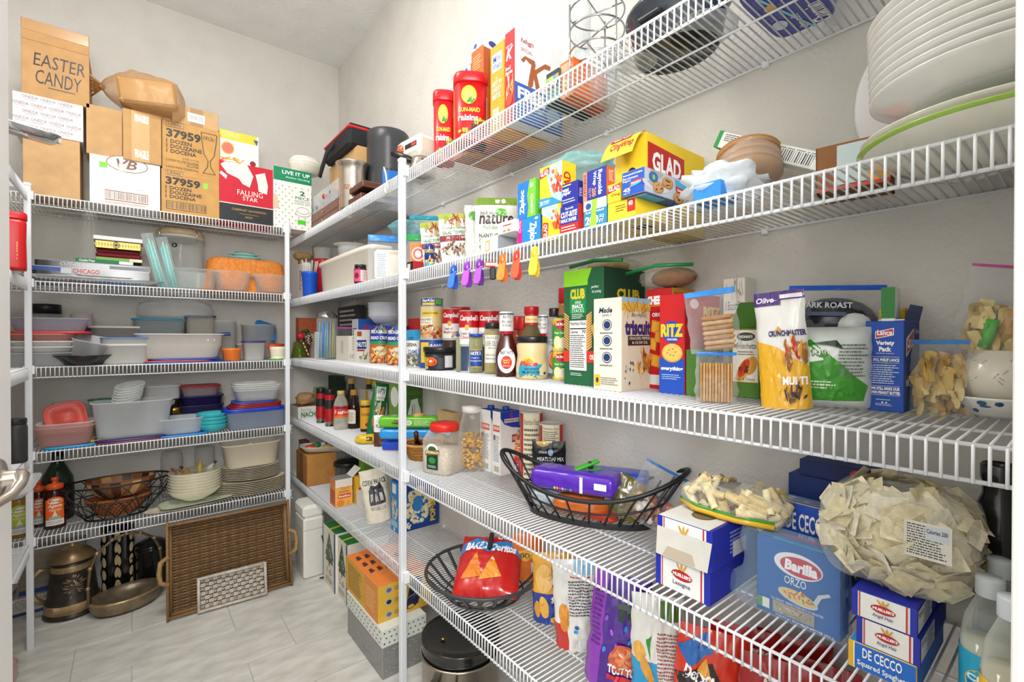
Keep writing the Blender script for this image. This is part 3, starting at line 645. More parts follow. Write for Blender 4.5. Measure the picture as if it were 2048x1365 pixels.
for u, w, vt, lab, hd in ((393, 74, 541, 'wide clear glass bowl left of the handled casserole, second shelf', 0), (464, 66, 545, 'clear glass casserole with tab handles in front of the orange holder', 1), (541, 60, 552, 'clear glass bowl beside the right end post, second shelf', 1)):
    k = Rnd('glass_bowl', lab, 'bowl', S2, u, ('y', 3.255), w, vt, 'glass bowls', rz=0)
    vessel(k, [(1e-5, .0), (.72, 0), (.8, .1), (.98, .9), (1.02, .95), (1.0, 1), (.94, .95), (.76, .14), (1e-5, .08)], 'd2dcdb', n=36, sy=.85)
    if hd:
        for sg in (-1, 1): obj('handle', B().box(sg * k.r * .98 - .012, -.02, k.h * .82, sg * k.r * .98 + .012, .02, k.h * .92, 'd2dcdb', .003), 'glass', k.root)
# left wall, second shelf: red coffee tub seen past the door
t = Rnd('coffee_tub', 'red plastic coffee tub with gold script behind the open door', 'tub', S2, 30, ('y', 2.72), 34, 426)
obj('body', B().lathe([(1e-5, 0), (t.r, 0), (t.r * 1.03, .05 * t.h), (t.r * .98, .5 * t.h), (t.r * 1.02, .8 * t.h), (t.r * .96, .9 * t.h)], 'c8141c', n=24, sq=4), 'plastic', t.root)
obj('lid', B().lathe([(t.r * 1.06, .88 * t.h), (t.r * 1.08, .89 * t.h), (t.r * 1.08, .98 * t.h), (t.r, t.h), (1e-5, t.h)], 'd0161f', n=24, sq=4), 'plastic', t.root)
p = t.wrap(1.02, .1, .5); p.text('COFFEE', .55, .1, .75, .95, 'e8c65a', r=1, sh=.3); t.lay(p)
# ---------------------------------------------------------------- back wall, third shelf
CL, WH = 'e3e6e8', 'efeee9'
t = jar('black_lid_jar', 'clear jar with a flat black lid behind the stacked tubs, third shelf left', S3, 92, 3.52, 44, 609, 'cfd3d2', capc='17171a', cap=.16, neck=.98)
z = tub('food_tub', 'wide clear rectangular tub at the bottom of the left stack', S3, 78, 3.25, 100, 705, .8, CL).top
z = tub('food_tub', 'white shallow food tub, second from the bottom of the left stack', z, 85, 3.25, 96, 693, .8, 'f4f3f0', 'frost', lift=.002).top
z = tub('food_tub', 'white shallow food tub, middle of the left stack', z, 86, 3.25, 98, 682, .8, 'f4f3f0', 'frost', lift=.001).top
z = tub('food_tub', 'pinkish food tub just beneath the red lid of the left stack', z, 86, 3.25, 96, 668, .8, 'e2a39a', 'frost', lift=.001).top
z = lid('thin red rectangular lid in the left stack on the third shelf', z, 99, 3.25, 120, 'd2352c', lift=0, h=.012)
tub('food_tub', 'long lavender-clear tub on top of the left stack', z, 103, 3.25, 112, 637, .75, 'c3c2d4', lift=0)
t = Rnd('black_tray', 'black ribbed plastic deli tray near the left end of the third shelf', 'tray', S3, 168, ('y', 3.23), 96, 710)
ob = B().lathe([(1e-5, 0), (.6, 0), (.68, .1), (1.0, .9), (1.04, 1), (.97, .92), (.6, .15), (1e-5, .12)], '1d1e20', n=64)
ob.V = [(x * t.r * (1 + .015 * (i % 2)), y * t.r * (1 + .015 * (i % 2)), zz * t.h) for i, (x, y, zz) in enumerate(ob.V)]; obj('tray', ob, 'gloss', t.root)
tub('food_tub', 'clear square tub tipped over on the black deli tray', S3 + .02, 178, 3.23, 66, 676, .8, CL, tilt=(.25, .22))
tub('lid_of_tub', 'pale blue rimmed clear lid lying in the black deli tray', S3 + .018, 150, 3.22, 46, .012, .8, 'a8c4e0', tilt=(0, .2), cat='lid')
t = Rnd('plastic_cup', 'pale pink plastic tumbler stacked above a purple cup', 'cup', S3 + .055, 164, ('y', 3.47), 34, 629, lift=0); t.prof([(1e-5, 0), (.8, 0), (.82, .05), (1, 1), (.95, 1), (.78, .06), (1e-5, .05)], 'e6d9d6', 'frost', 'cup')
t = Rnd('purple_cup', 'translucent purple cup under the pale pink tumbler', 'cup', S3, 172, ('y', 3.47), 34, 653); t.prof([(1e-5, 0), (.85, 0), (.88, .05), (1, 1), (.94, 1), (.84, .06), (1e-5, .05)], '5f3f86', 'frost', 'cup')
tub('food_tub', 'cream oblong tub with a cream lid behind the white square tub', S3, 238, 3.33, 88, 655, .5, 'cfc8c2', 'frost', lid='eee6d4')
tub('food_tub', 'white frosted square tub with blue under-lid at the shelf front', S3, 252, 3.22, 75, 676, .95, WH, 'frost', sq=6, rim='4b86c8', taper=.9)
lid('loose white frosted lid resting on the white square tub', S3 + .098, 250, 3.22, 77, 'e9efec', .9, h=.012, lift=0, m='frost')
tub('food_tub', 'clear tub with teal blue lid between frosted tubs, third shelf', S3 + .075, 320, 3.33, 84, 640, .6, 'cfd8da', lid='2f8fb0')
tub('food_tub', 'clear tub with cream lid under the teal-lidded tub', S3, 328, 3.34, 86, 701, .6, 'd2cbc4', 'frost', lid='eae0cf')
z = lid('loose flat blue lid at the front of the third shelf', S3, 372, 3.2, 146, '2456b4', .5, h=.006)
z = lid('loose flat orange-red lid under the long frosted tub', z, 352, 3.25, 118, 'd4502c', .5, h=.008, lift=.0)
z = lid('loose flat royal blue lid directly below the long frosted tub', z, 372, 3.25, 112, '1f49b8', .5, h=.008, lift=.0)
tub('food_tub', 'long frosted rectangular tub in the middle of the third shelf', z, 361, 3.25, 138, 668, .5, 'e6e2dc', 'frost', lift=.0, rings=1)
lid('loose clear lid sitting slightly askew on the long frosted tub', S3 + .122, 366, 3.25, 120, 'e8e6e2', .5, h=.014, m='frost', lift=0)
t = Rnd('cake_dome', 'large clear glass cake dome at the back of the third shelf', 'dome', S3 + .262, 352, ('y', 3.47), 118, 600, rz=0)
vessel(t, [(1.0, .0), (1.0, .45), (.94, .75), (.7, .93), (.3, 1.0), (1e-5, 1.0)], 'd6dbd9', n=40, sy=.7)
tub('tall_canister', 'tall frosted canister closed with a purple strap lid', S3, 400, 3.34, 50, 634, 1.0, 'd8d2c6', 'frost', lid='46387c', taper=.92)
tub('tall_canister', 'tall open frosted canister right of the purple-lidded one', S3, 447, 3.34, 42, 642, 1.0, 'dcdcd8', 'tub', taper=.9)
st = B().tube([(0, 0, 0), (.05, -.005, .012), (.09, 0, .014), (.095, 0, .002), (.05, .004, -.002)], .0045, '27409c', 6, closed=True)
q = on_y(425, 3.30); single('carry_strap', st, 'plastic', 'dark blue looped strap lying over the tall frosted canisters', 'strap', (q.x, q.y, S3 + .158))
t = Rnd('orange_cup', 'small bright orange plastic cup at the shelf front', 'cup', S3, 463, ('y', 3.22), 32, 697); t.prof([(1e-5, 0), (.8, 0), (.92, .1), (1, .8), (1.06, .86), (1.06, 1), (.96, 1), (.85, .15), (1e-5, .1)], 'e8782a', 'plastic', 'cup')
tub('small_tub', 'small frosted tub with dark purple lid near the right end post', S3, 507, 3.24, 40, 684, .9, 'dfe0dd', 'frost', sq=4, lid='3c3474')
tub('small_tub', 'small cream tub half hidden left of the purple-lidded one', S3, 488, 3.30, 30, 688, .9, 'dcd8cc', 'frost', sq=4)
t = Rnd('red_bowl', 'small red-orange bowl behind the cream cup', 'bowl', S3, 545, ('y', 3.45), 40, 688); t.prof([(1e-5, 0), (.6, 0), (.95, .7), (1.05, .8), (1.05, 1), (.92, .95), (.5, .1), (1e-5, .08)], 'd8502e', 'plastic', 'bowl')
t = Rnd('cream_cup', 'small cream cup standing on a green lid by the right post', 'cup', S3, 556, ('y', 3.23), 30, 694); t.prof([(1.08, 0, '58b84a'), (1.08, .12, 'efe7cc'), (.82, .16), (.92, .3), (1, .85), (1.05, 1), (.94, 1), (.8, .2), (1e-5, .18)], 'efe7cc', 'plastic', 'cup')
tub('food_tub', 'clear round deli tub holding a tilted blue lid, third shelf right', S3, 517, 3.35, 62, 650, 1.0, 'd6dadb', sq=0)
q = on_y(530, 3.44); r = .068
single('container_lid', B().lathe([(1e-5, 0), (r, 0), (r * 1.02, .003), (r * 1.02, .009), (r * .95, .011), (r * .85, .008), (1e-5, .008)], '2f7fc0', n=40, sq=5), 'plastic', 'square blue lid tilted upright in the clear deli tub', 'lid', (q.x, q.y, S3 + .185), 0.2, None, (1.05, .3))
# ---------------------------------------------------------------- back wall, fourth shelf
tub('food_tub', 'tall clear ribbed tub behind the pink tub, left end of fourth shelf', S4, 148, 3.37, 66, 803, 1, 'e2e4e2', sq=0, rings=2)
z = lid('bright blue square lid under the pink tub', S4, 141, 3.22, 76, '1fa0dc', .8, h=.012)
t = tub('food_tub', 'pink-clear tub in a clear one, a red lid leaning inside it', z, 131, 3.22, 86, 850, .8, 'e8b4ac', 'tub', lift=0, sq=4)
tub('food_tub', 'clear rim of the tub nested with the pink tub', t.top - .032, 132, 3.22, 84, 843, .8, 'efe2e0', 'tub', lift=0, sq=4)
q = on_y(130, 3.25); r = .078
single('container_lid', B().lathe([(1e-5, 0), (r, 0), (r * 1.03, .003), (r * 1.03, .009), (r * .95, .010), (r * .9, .006), (r * .5, .006), (r * .48, .009), (1e-5, .009)], 'd9594e', n=44, sq=4), 'plastic', 'salmon red square lid propped upright in the pink tub', 'lid', (q.x, q.y + .03, t.top + .03), .05, None, (1.25, -.2))
for i, (u, lab) in enumerate(((196, 'stack-bottom yellow lid beside the large clear tub'),)):
    lid('flat yellow round lid on the fourth shelf, under another', S4, 196, 3.24, 38, 'd8b32e', 1, sq=0, h=.010, hd=.06)
    lid('flat yellow round lid on top of the other yellow one', S4 + .012, 197, 3.24, 36, 'e0bc34', 1, sq=0, h=.010, lift=DK, hd=.06)
t = jar('green_lid_jar', 'clear jar with green lid behind the clear tubs on the fourth shelf', S4, 199, 3.53, 36, 798, 'bfc7c0', fill='a99a5e', capc='2f8f5c', cap=.1, neck=.96)
lid('maroon flat oval lid beneath the purple one, fourth shelf', S4, 268, 3.22, 116, '8a3a4c', .7, h=.009, sq=3)
lid('dark purple oval lid under the large clear tub', S4 + .012, 266, 3.22, 116, '3d2f72', .7, h=.012, sq=3, lift=0)
t = tub('large_tub', 'large clear tub with a stack of bowls tipped inside it', S4 + .024, 266, 3.23, 124, 800, .8, 'e4e8ea', sq=4, lift=0)
zt = t.top
for i in range(6):
    q = on_y(254 + i * 1.2, 3.235); r = .062
    single('clear_bowl', B().lathe([(1e-5, -.04), (r * .7, -.04), (r * .76, -.034), (r, .003), (r * 1.06, .003), (r * 1.06, .008), (r * .98, .008), (r * .72, -.03), (1e-5, -.036)], 'eef0ee', n=32), 'tub', 'clear round bowl, %s of the tipped stack above large tub' % ORD[i], 'bowl', (q.x, q.y, zt + .008 + i * .0135), 0, 'tipped stack of clear bowls', (.22, -.18))
b = tub('white_tub', 'white shallow tub on a black one behind the large clear tub', S4 + .105, 322, 3.47, 62, 770, .8, 'efeeea', 'frost', rings=1)
tub('black_tub', 'black tub under the white shallow one at the back', S4, 325, 3.37, 58, 797, .8, '26272a', 'plastic')
t = jar('brass_lid_jar', 'glass jar with a brass screw lid behind the small clear tub', S4, 347, 3.47, 44, 813, 'b7b09c', fill='6a5c3c', capc='b98f3a', cap=.28, neck=.9, capm='steel')
lid('sky blue lid under the small clear tub', S4, 364, 3.21, 80, '2f86d2', .8, h=.011)
tub('small_clear_tub', 'small clear tub standing on a sky blue lid', S4 + .011, 360, 3.22, 78, 834, .8, 'e2e8ee', sq=4, lift=DK)
z = S4
for c, lb, v in (('4d4a78', 'purple-grey tub at the bottom of the stack behind the teal bowls', 808), ('39326c', 'dark purple tub in the middle of the stack behind the teal bowls', 790)):
    z = tub('purple_tub', lb, z, 402, 3.37, 72, v, .8, c, 'frost', lift=DK if z == S4 else 0, rim='2c2660').top
tub('purple_tub', 'clear tub with a red lid topping the purple stack', z, 399, 3.37, 66, 772, .8, 'c7b2b6', 'frost', lid='b5262c', lift=0)
t = Rnd('teal_bowl', 'teal plastic bowl in the stack of four on the fourth shelf', 'bowl', S4, 424, ('y', 3.235), 54, .045, 'teal bowls'); r = t.r
obj('bowl', B().lathe([(1e-5, 0), (.5 * r, 0), (.55 * r, .004), (.85 * r, .02), (1.0 * r, .043), (1.0 * r, .046), (.95 * r, .045), (.8 * r, .022), (.5 * r, .006), (1e-5, .005)], '3db8c2', n=36), 'plastic', t.root)
t.root['label'] = 'teal plastic bowl, lowest of the stack of four on the fourth shelf'
for i in range(1, 4): copy_tree(t.root, (t.root.location.x, t.root.location.y, t.root.location.z + i * .021), None, 'teal plastic bowl, %s of the stack of four on the fourth shelf' % ORD[i])
z = tub('blue_tub', 'wide clear tub with a royal blue rim at the right end of the fourth shelf', S4, 512, 3.23, 112, 818, .8, 'b8c6de', rim='1838b0').top
z = lid('royal blue rectangular lid on the wide blue-rimmed tub', z, 506, 3.23, 100, '1d40c2', .8, h=.016, lift=.001)
for i in range(3): z = lid('dark red rectangular lid in the pile on the blue tub, ' + ('lowest', 'middle', 'top')[i] + ' of three', z, 508 + i * 2, 3.23, 88 - 3 * i, '8f1a22', .8, h=.009, lift=.0005)
z = lid('small blue lid on the pile of dark red lids', z, 506, 3.23, 72, '2a50b4', .8, h=.010, lift=.0005)
for i in range(4):
    t = tub('deli_tub', 'clear deli tub, ' + ('bottom', 'second', 'third', 'top')[i] + ' one of the stack on the coloured lids', z + i * .0165, 512 - (i > 2) * 4, 3.23, (80, 82, 84, 76)[i], .07 - .004 * i, .8, 'eef0ef', sq=4, lift=.0005, group='stack of clear deli tubs')
# white cloth and dark item on the left-wall shelf, seen past the door
q = Vector((XL - .07, 3.05))
single('folded_cloth', B().grid(lambda a, b: (-.07 + .14 * a, -.1 + .2 * b, .05 * sin(pi * a) ** .6 * (1 + .2 * nz(a * 5, b * 5, 1)) + .004), 14, 14, 'e6e0d2'), 'cloth', 'crumpled off-white cloth at the corner of the fourth shelf', 'cloth', (q.x - .03, q.y, S4 + DK))
# ---------------------------------------------------------------- back wall, lowest shelf
def squeeze(label, u, v, w, vt, body, cap, lab):
    t = Rnd('syrup_bottle', label, 'bottle', S5, u, v, w, vt, 'squeeze syrup bottles')
    vessel(t, [(1e-5, 0), (.92, 0), (1, .03), (1, .6), (.96, .7), (.7, .76), (.66, .78)], body, 'syrup', sy=.75)
    obj('cap', B().lathe([(.68 * t.r, .77 * t.h), (.78 * t.r, .775 * t.h), (.78 * t.r, .85 * t.h), (.6 * t.r, .875 * t.h), (.25 * t.r, .885 * t.h), (.22 * t.r, .94 * t.h), (.32 * t.r, .945 * t.h), (.32 * t.r, t.h), (1e-5, t.h)], cap, n=24, sy=.85), 'plastic', t.root)
    p = Pr(lambda a, b, o: ((1.005 * t.r + o) * sin((a - .5) * 2.1), -(1.005 * t.r + o) * cos((a - .5) * 2.1) * .75 - .0015, (.08 + b * .56) * t.h), True)
    p.rect(.08, 0, .92, .9, lab).ell(.5, .86, .36, .14, lab).ell(.5, .84, .3, .09, 'f4efe6').text('Organic', .26, .81, .74, .88, '7a5a2a', sh=.2).text('Agave', .2, .60, .8, .74, 'fff0d8', sh=.2, b=.02).text('Nectar', .26, .50, .8, .59, 'fff0d8', sh=.2).poly([(.5, .52), (.62, .3), (.5, .24), (.38, .3)], 'f2e2c0').ell(.5, .25, .26, .07, '9db0a8').rect(.1, .0, .9, .2, 'efeae4').lines(.16, .04, .84, .16, 3, '8a6a7a')
    t.lay(p); return t
squeeze('dark amber syrup bottle with orange label and cap, right of the pair', 110, 1062, 34, 955, '3a120c', 'ea5a22', 'ee6a22')
squeeze('dark amber syrup bottle with orange label and cap, behind the white post', 78, 1058, 28, 962, '44180e', 'ea5a22', 'ee6a22')
squeeze('golden syrup bottle with green cap and lime label beside the door', 39, 1080, 36, 972, 'a8761c', '1f7a42', 'b9cc2c')
t = Rnd('green_bottle', 'dark green glass wine bottle behind the syrup bottles', 'bottle', S5, 113, ('y', 3.42), 50, 905)
vessel(t, [(1e-5, 0), (.95, 0), (1, .03), (1, .5), (.93, .62), (.6, .76), (.34, .86), (.3, .99), (.36, .99), (.36, 1.0), (1e-5, 1)], '12321a', 'syrup')
obj('neck_foil', B().lathe([(.36 * t.r, .86 * t.h), (.40 * t.r, .87 * t.h), (.40 * t.r, 1.01 * t.h), (1e-5, 1.012 * t.h)], '1c1f1c', n=20), 'gloss', t.root)
p = t.wrap(1.0, .12, .5); p.rect(.22, 0, .78, 1, '23281f').text('1907', .3, .6, .7, .8, 'd8d2b8'); t.lay(p)
# black wire basket with a wooden bowl and a perforated copper bowl
q = on_z(235, 1016, S5); q = Vector((q.x, 3.29)); kb = thing('wire_bowl', 'twisted black wire bowl holding two wooden bowls, lowest shelf', 'basket', (q.x, q.y, S5 + DK), 0)
def ring(r, z, sx=1, sy=1, n=40, cx=0, cy=0): return [(cx + r * sx * cos(2 * pi * i / n), cy + r * sy * sin(2 * pi * i / n), z) for i in range(n)]
RX, RY = .232, .13
obj('rim', B().tube(ring(1, .185, RX, RY), .0052, '17181a', 6, True), 'black_wire', kb); obj('base_ring', B().tube(ring(1, .006, RX * .55, RY * .6), .005, '17181a', 6, True), 'black_wire', kb); obj('middle_ring', B().tube(ring(1, .10, RX * .93, RY * .93), .003, '17181a', 6, True), 'black_wire', kb)
for sg in (1, -1):
    for i in range(16):
        a0 = 2 * pi * i / 16; pts = []
        for k in range(6):
            f = k / 5; a = a0 + sg * .7 * f; rr = .55 + .45 * sin(f * pi / 2); pts.append((RX * rr * cos(a), RY * (rr + .02) * sin(a), .006 + .179 * f))
        obj('wire', B().tube(pts, .0024, '1b1c1e', 5), 'black_wire', kb)
q2 = Vector((q.x + .0, q.y))
wb = thing('wooden_bowl', 'striped wooden salad bowl in light and dark strips inside the black wire bowl', 'bowl', (q2.x + .02, q2.y + .005, S5 + .112), 0)
wc = ['5c3420', '8a5632', 'd3a268', '6a3c24', '3d2418', 'a8703c', '7a4628', 'd9b078', '5a301e', '94603a']
def stripeS(f0, z0, z1, r0, r1, sy):
    b = B(); n = 20
    for i in range(n):
        th0, th1 = 2 * pi * i / n, 2 * pi * (i + .96) / n
        b.grid(lambda a, c: ((r0 + (r1 - r0) * sin(c * pi / 2)) * cos(th0 + (th1 - th0) * a), (r0 + (r1 - r0) * sin(c * pi / 2)) * sin(th0 + (th1 - th0) * a) * sy, z0 + (z1 - z0) * c), 2, 5, wc[(i * 7 + f0) % 10])
    return b
obj('staves', stripeS(0, 0, .085, .09, .148, .6), 'wood', wb); obj('rim', B().tube(ring(1, .086, .149, .089), .004, '7a4a2a', 6, True), 'wood', wb); obj('bottom', B().lathe([(1e-5, .0), (.09, 0), (.09, .004), (1e-5, .004)], '6a4028', n=24, sy=.6), 'wood', wb)
cbw = thing('rattan_bowl', 'copper-brown honeycomb woven bowl under the striped one', 'bowl', (q2.x + .01, q2.y, S5 + .012), 0)
cw = B(); cw.lathe([(1e-5, 0), (.075, 0), (.085, .01), (.138, .085), (.142, .096), (.137, .095), (.08, .014), (1e-5, .006)], 'a05a2c', n=36, sy=.58)
hc = B()
for j in range(6):
    for i in range(34):
        a = 2 * pi * (i + .5 * (j % 2)) / 34; f = (j + .5) / 6; r = .086 + .054 * f; z = .012 + .078 * f; hc.add([(r * cos(a + d * .055) * 1.012, r * sin(a + d * .055) * .58 * 1.014, z + e * .0058) for d, e in ((-1, 0), (-.5, -1), (.5, -1), (1, 0), (.5, 1), (-.5, 1))], [[0, 1, 2, 3, 4, 5]], '30160c')
obj('bowl', cw, 'wicker', cbw); o = obj('honeycomb_openings', hc, 'wicker', cbw); o['kind'] = 'stuff'
# glasses behind
t = jar('glass_jar', 'clear jar with pinkish pattern behind the stacked pottery bowls', S5, 342, 3.5, 36, 902, 'cfc6c2', capc=None, cap=.02, neck=.9); 
t = jar('glass_tumbler', 'clear tumbler at the back behind the miniature bottles', S5, 408, 3.52, 34, 893, 'd2d4d2', capc=None, cap=.02, neck=1.0)
# pottery platters, bowls with miniatures, plates
def platter(label, z, u, y, wpx, asp, col, cat='platter', sq=0, rz=0, h=.012, rimc='c7d8c4'):
    t = Rnd('platter', label, cat, z, u, ('y', y), wpx, h, None, lift=0, rz=rz); r = t.r
    obj('plate', B().lathe([(1e-5, 0), (.7 * r, 0), (.72 * r, .002, rimc), (1 * r, h * .85), (1 * r, h, rimc), (.97 * r, h, col), (.72 * r, .005), (1e-5, .005)], col, n=44, sy=asp, sq=sq), 'ceramic', t.root); return z + h
platter('oval cream and rose pottery platter at the very front, lowest shelf', S5 + DK, 385, 3.222, 150, .36, 'e9dfc6', rz=.1, rimc='d9c4b0')
platter('rectangular pale green pottery platter beneath the stacked bowls', S5 + .018, 392, 3.226, 116, .5, 'cfdcc0', sq=5, rz=.1, rimc='b8ccae')
t = Rnd('pottery_bowl', 'cream pottery cereal bowl in the stack topped with miniature bottles', 'bowl', S5 + .031, 389, ('y', 3.235), 88, .06, 'stacked cream bowls', lift=0); r = min(t.r, .13)
obj('bowl', B().lathe([(1e-5, 0), (.42 * r, 0), (.45 * r, .006), (.8 * r, .03), (1.0 * r, .062), (1.0 * r, .066), (.96 * r, .066), (.78 * r, .034), (.4 * r, .01), (1e-5, .008)], 'e6dfc8', n=40, sy=.72), 'ceramic', t.root); obj('rim_band', B().lathe([(1.0 * r, .0635), (1.006 * r, .064), (1.006 * r, .0665), (.97 * r, .0675), (.95 * r, .0655)], 'b9b298', n=40, sy=.72), 'ceramic', t.root)
t.root['label'] = 'cream pottery cereal bowl, lowest of the stack under the miniature bottles'
for i in range(1, 7): copy_tree(t.root, (t.root.location.x, t.root.location.y, t.root.location.z + i * .0165), None, 'cream pottery cereal bowl, %s of the stack under the miniature bottles' % ORD[i])
zt = t.root.location.z + 6 * .0165 + .03
for i, (dx, c, cp, tl, lb) in enumerate(((-.05, '8a5220', '8a2a1c', (-.3, -.9), 'amber miniature bottle with red cap in the top pottery bowl'), (-.02, 'b07a38', '1c1c1c', (.2, -.7), 'amber miniature bottle with black cap in the top pottery bowl'), (.022, 'c2a63c', 'a8842a', (-.1, .05), 'upright gold-capped miniature bottle in the top pottery bowl'), (.05, 'c9c7bc', '181818', (.1, .75), 'clear miniature bottle with black cap leaning right in the top bowl'))):
    m = thing('miniature_bottle', lb, 'bottle', (t.root.location.x + dx, t.root.location.y - .01 + .008 * i, zt + .012), 0, None, tl)
    obj('body', B().lathe([(1e-5, 0), (.0125, 0), (.013, .003), (.013, .042), (.006, .056), (.005, .068)], c, n=16), 'syrup', m); obj('cap', B().lathe([(.0062, .064), (.0066, .065), (.0066, .08), (1e-5, .081)], cp, n=14), 'plastic', m)
def plates(label, z, u, y, wpx, n, group, gap, hd, rim='6b5a44'):
    t = Rnd('pottery_plate', label, 'plate', z, u, ('y', y), wpx, .014, group, lift=0); r = t.r; sy = min(1, hd / r)
    obj('plate', B().lathe([(1e-5, 0), (.6 * r, 0), (.64 * r, .003), (.98 * r, .011), (1 * r, .0125, rim), (1 * r, .0145, 'e7dfc9'), (.96 * r, .0145), (.64 * r, .006), (1e-5, .006)], 'e7dfc9', n=44, sy=sy), 'ceramic', t.root)
    t.root['label'] = label + ', lowest'
    for i in range(1, n): copy_tree(t.root, (t.root.location.x, t.root.location.y, z + i * gap), None, label + ', ' + ORD[i])
    return z + (n - 1) * gap + .0145
z = plates('large cream pottery dinner plate stacked by the right post', S5 + DK, 497, 3.285, 122, 8, 'stack of dinner plates', .0105, .125)
z = plates('small cream pottery salad plate stacked on the dinner plates', z, 501, 3.285, 96, 8, 'stack of salad plates', .0095, .115)
t = tub('cream_tub', 'cream rectangular tub with its lid stuck inside, on the pottery plates', z, 503, 3.25, 100, 885, .8, 'efe6d2', 'frost', lift=0)
t.root.location.y = 3.285
q = on_y(490, 3.285); single('container_lid', B().box(-.075, -.004, 0, .075, .004, .085, 'efe6d0', .003), 'frost', 'cream lid tucked slantwise inside the cream tub', 'lid', (q.x, q.y, z + .03), .1, None, (-.3, -.35))
# ---------------------------------------------------------------- floor along the back wall
# wood-print box, pewter tankard and basket, vases, pots, wicker trays
b = Box('plank_box', 'box printed with wood planks and blue bands behind the tankard', 'box', 0, 8, ('y', 3.535), .06, 168, 1108, {'*': 'a79c8c', 'E': '857a6a'}, lift=.0005); p = b.R
for i in range(9): p.rect(0, .1 * i + .04, 1, .1 * i + .046, '7c7264'); p.lines(.02, .1 * i + .06, .98, .1 * i + .12, 2, '8d8272', seed=i, fill=.15)
p.rect(0, .3, 1, .37, '2a4c9a').rect(0, .0, 1, .035, '2a4c9a').rect(0, .05, .62, .27, 'e2ddd4').lines(.05, .08, .56, .24, 6, '8b8a86'); b.done()
t = Rnd('tankard', 'tarnished silver tankard with engraved flowers and curved handle', 'tankard', 0, 146, 1240, 88, 1085, lift=.0005, rz=.12)
R_, H_ = t.r, t.h
gold, dk = 'b59a74', '4a423c'
obj('body', B().lathe([(1e-5, 0), (1.0 * R_, 0), (1.02 * R_, .02 * H_), (.98 * R_, .05 * H_), (.95 * R_, .07 * H_, gold), (.97 * R_, .09 * H_), (.95 * R_, .2 * H_, dk), (.88 * R_, .24 * H_), (.74 * R_, .64 * H_, gold), (.76 * R_, .66 * H_), (.72 * R_, .72 * H_, dk), (.68 * R_, .78 * H_)], dk, n=44), 'tarnish', t.root)
ld = B().lathe([(.70 * R_, .77 * H_), (.84 * R_, .78 * H_), (.82 * R_, .80 * H_), (.6 * R_, .88 * H_), (.4 * R_, .93 * H_, gold), (.36 * R_, .94 * H_), (.28 * R_, .95 * H_), (.1 * R_, .97 * H_), (.12 * R_, .99 * H_), (1e-5, 1.0 * H_)], '9a7f5a', n=36); obj('lid', ld, 'tarnish', t.root)
obj('handle', B().tube([(-.74 * R_, .0, .68 * H_), (-1.05 * R_, 0, .7 * H_), (-1.32 * R_, 0, .62 * H_), (-1.38 * R_, 0, .45 * H_), (-1.2 * R_, 0, .3 * H_), (-.92 * R_, 0, .22 * H_)], [.008, .013, .015, .014, .012, .010], gold, 10), 'tarnish', t.root)
fl_ = B()
for i in range(44):
    a = -.75 + 1.5 * i / 43; fl_.tube([(.966 * R_ * sin(a), -.966 * R_ * cos(a), .085 * H_), (.962 * R_ * sin(a), -.962 * R_ * cos(a), .195 * H_)], .0017, 'c2a67c', 5)
o = obj('fluting', fl_, 'tarnish', t.root); o['kind'] = 'stuff'
p = Pr(lambda a, b, o: ((.885 - .145 * b) * R_ * 1.004 * sin((a - .5) * 2.2) + o, -((.885 - .145 * b) * R_ * 1.004 + o) * cos((a - .5) * 2.2), (.24 + .4 * b) * H_), True)
rn = random.Random(8)
for i in range(34):
    a = rn.random() * 6.28; k = .05 + .22 * rn.random(); p.ell(.5 + k * cos(a) * .9, .5 + k * sin(a) * 1.4, .05, .018, 'a8926e', 8, a)
obj('engraving', p, 'tarnish', t.root)
t = Rnd('silver_basket', 'tarnished silver basket with tall filigree swing handle', 'basket', 0, 254, 1238, 114, .095, lift=.0005, rz=.25)
R_, H_ = t.r, t.h
bb = B().lathe([(1e-5, 0), (.86 * R_, 0), (.9 * R_, .012, '8d7c62'), (1 * R_, .04), (1.03 * R_, .07, gold), (1.03 * R_, .078), (.97 * R_, .08, '8a7a66'), (.9 * R_, .06), (.5 * R_, .03), (1e-5, .026)], '5b5046', n=52, sy=.72)
bb.V = [(x * (1 + .012 * (i % 2)), y * (1 + .012 * (i % 2)), z) for i, (x, y, z) in enumerate(bb.V)]; obj('bowl', bb, 'tarnish', t.root)
hp = [(-1.0 * R_, 0, .07), (-1.04 * R_, 0, .16), (-.98 * R_, 0, .26), (-.8 * R_, 0, .33), (-.4 * R_, 0, .38), (0, 0, .395), (.4 * R_, 0, .38), (.8 * R_, 0, .33), (.98 * R_, 0, .26), (1.04 * R_, 0, .16), (1.0 * R_, 0, .07)]
hb = B().tube(hp, [.011, .007, .008, .007, .007, .009, .007, .007, .008, .007, .011], '7d6a50', 8)
for i, h in enumerate(hp): hb.ball(h, .011, gold, 8, 5)
obj('swing_handle', hb, 'tarnish', t.root)
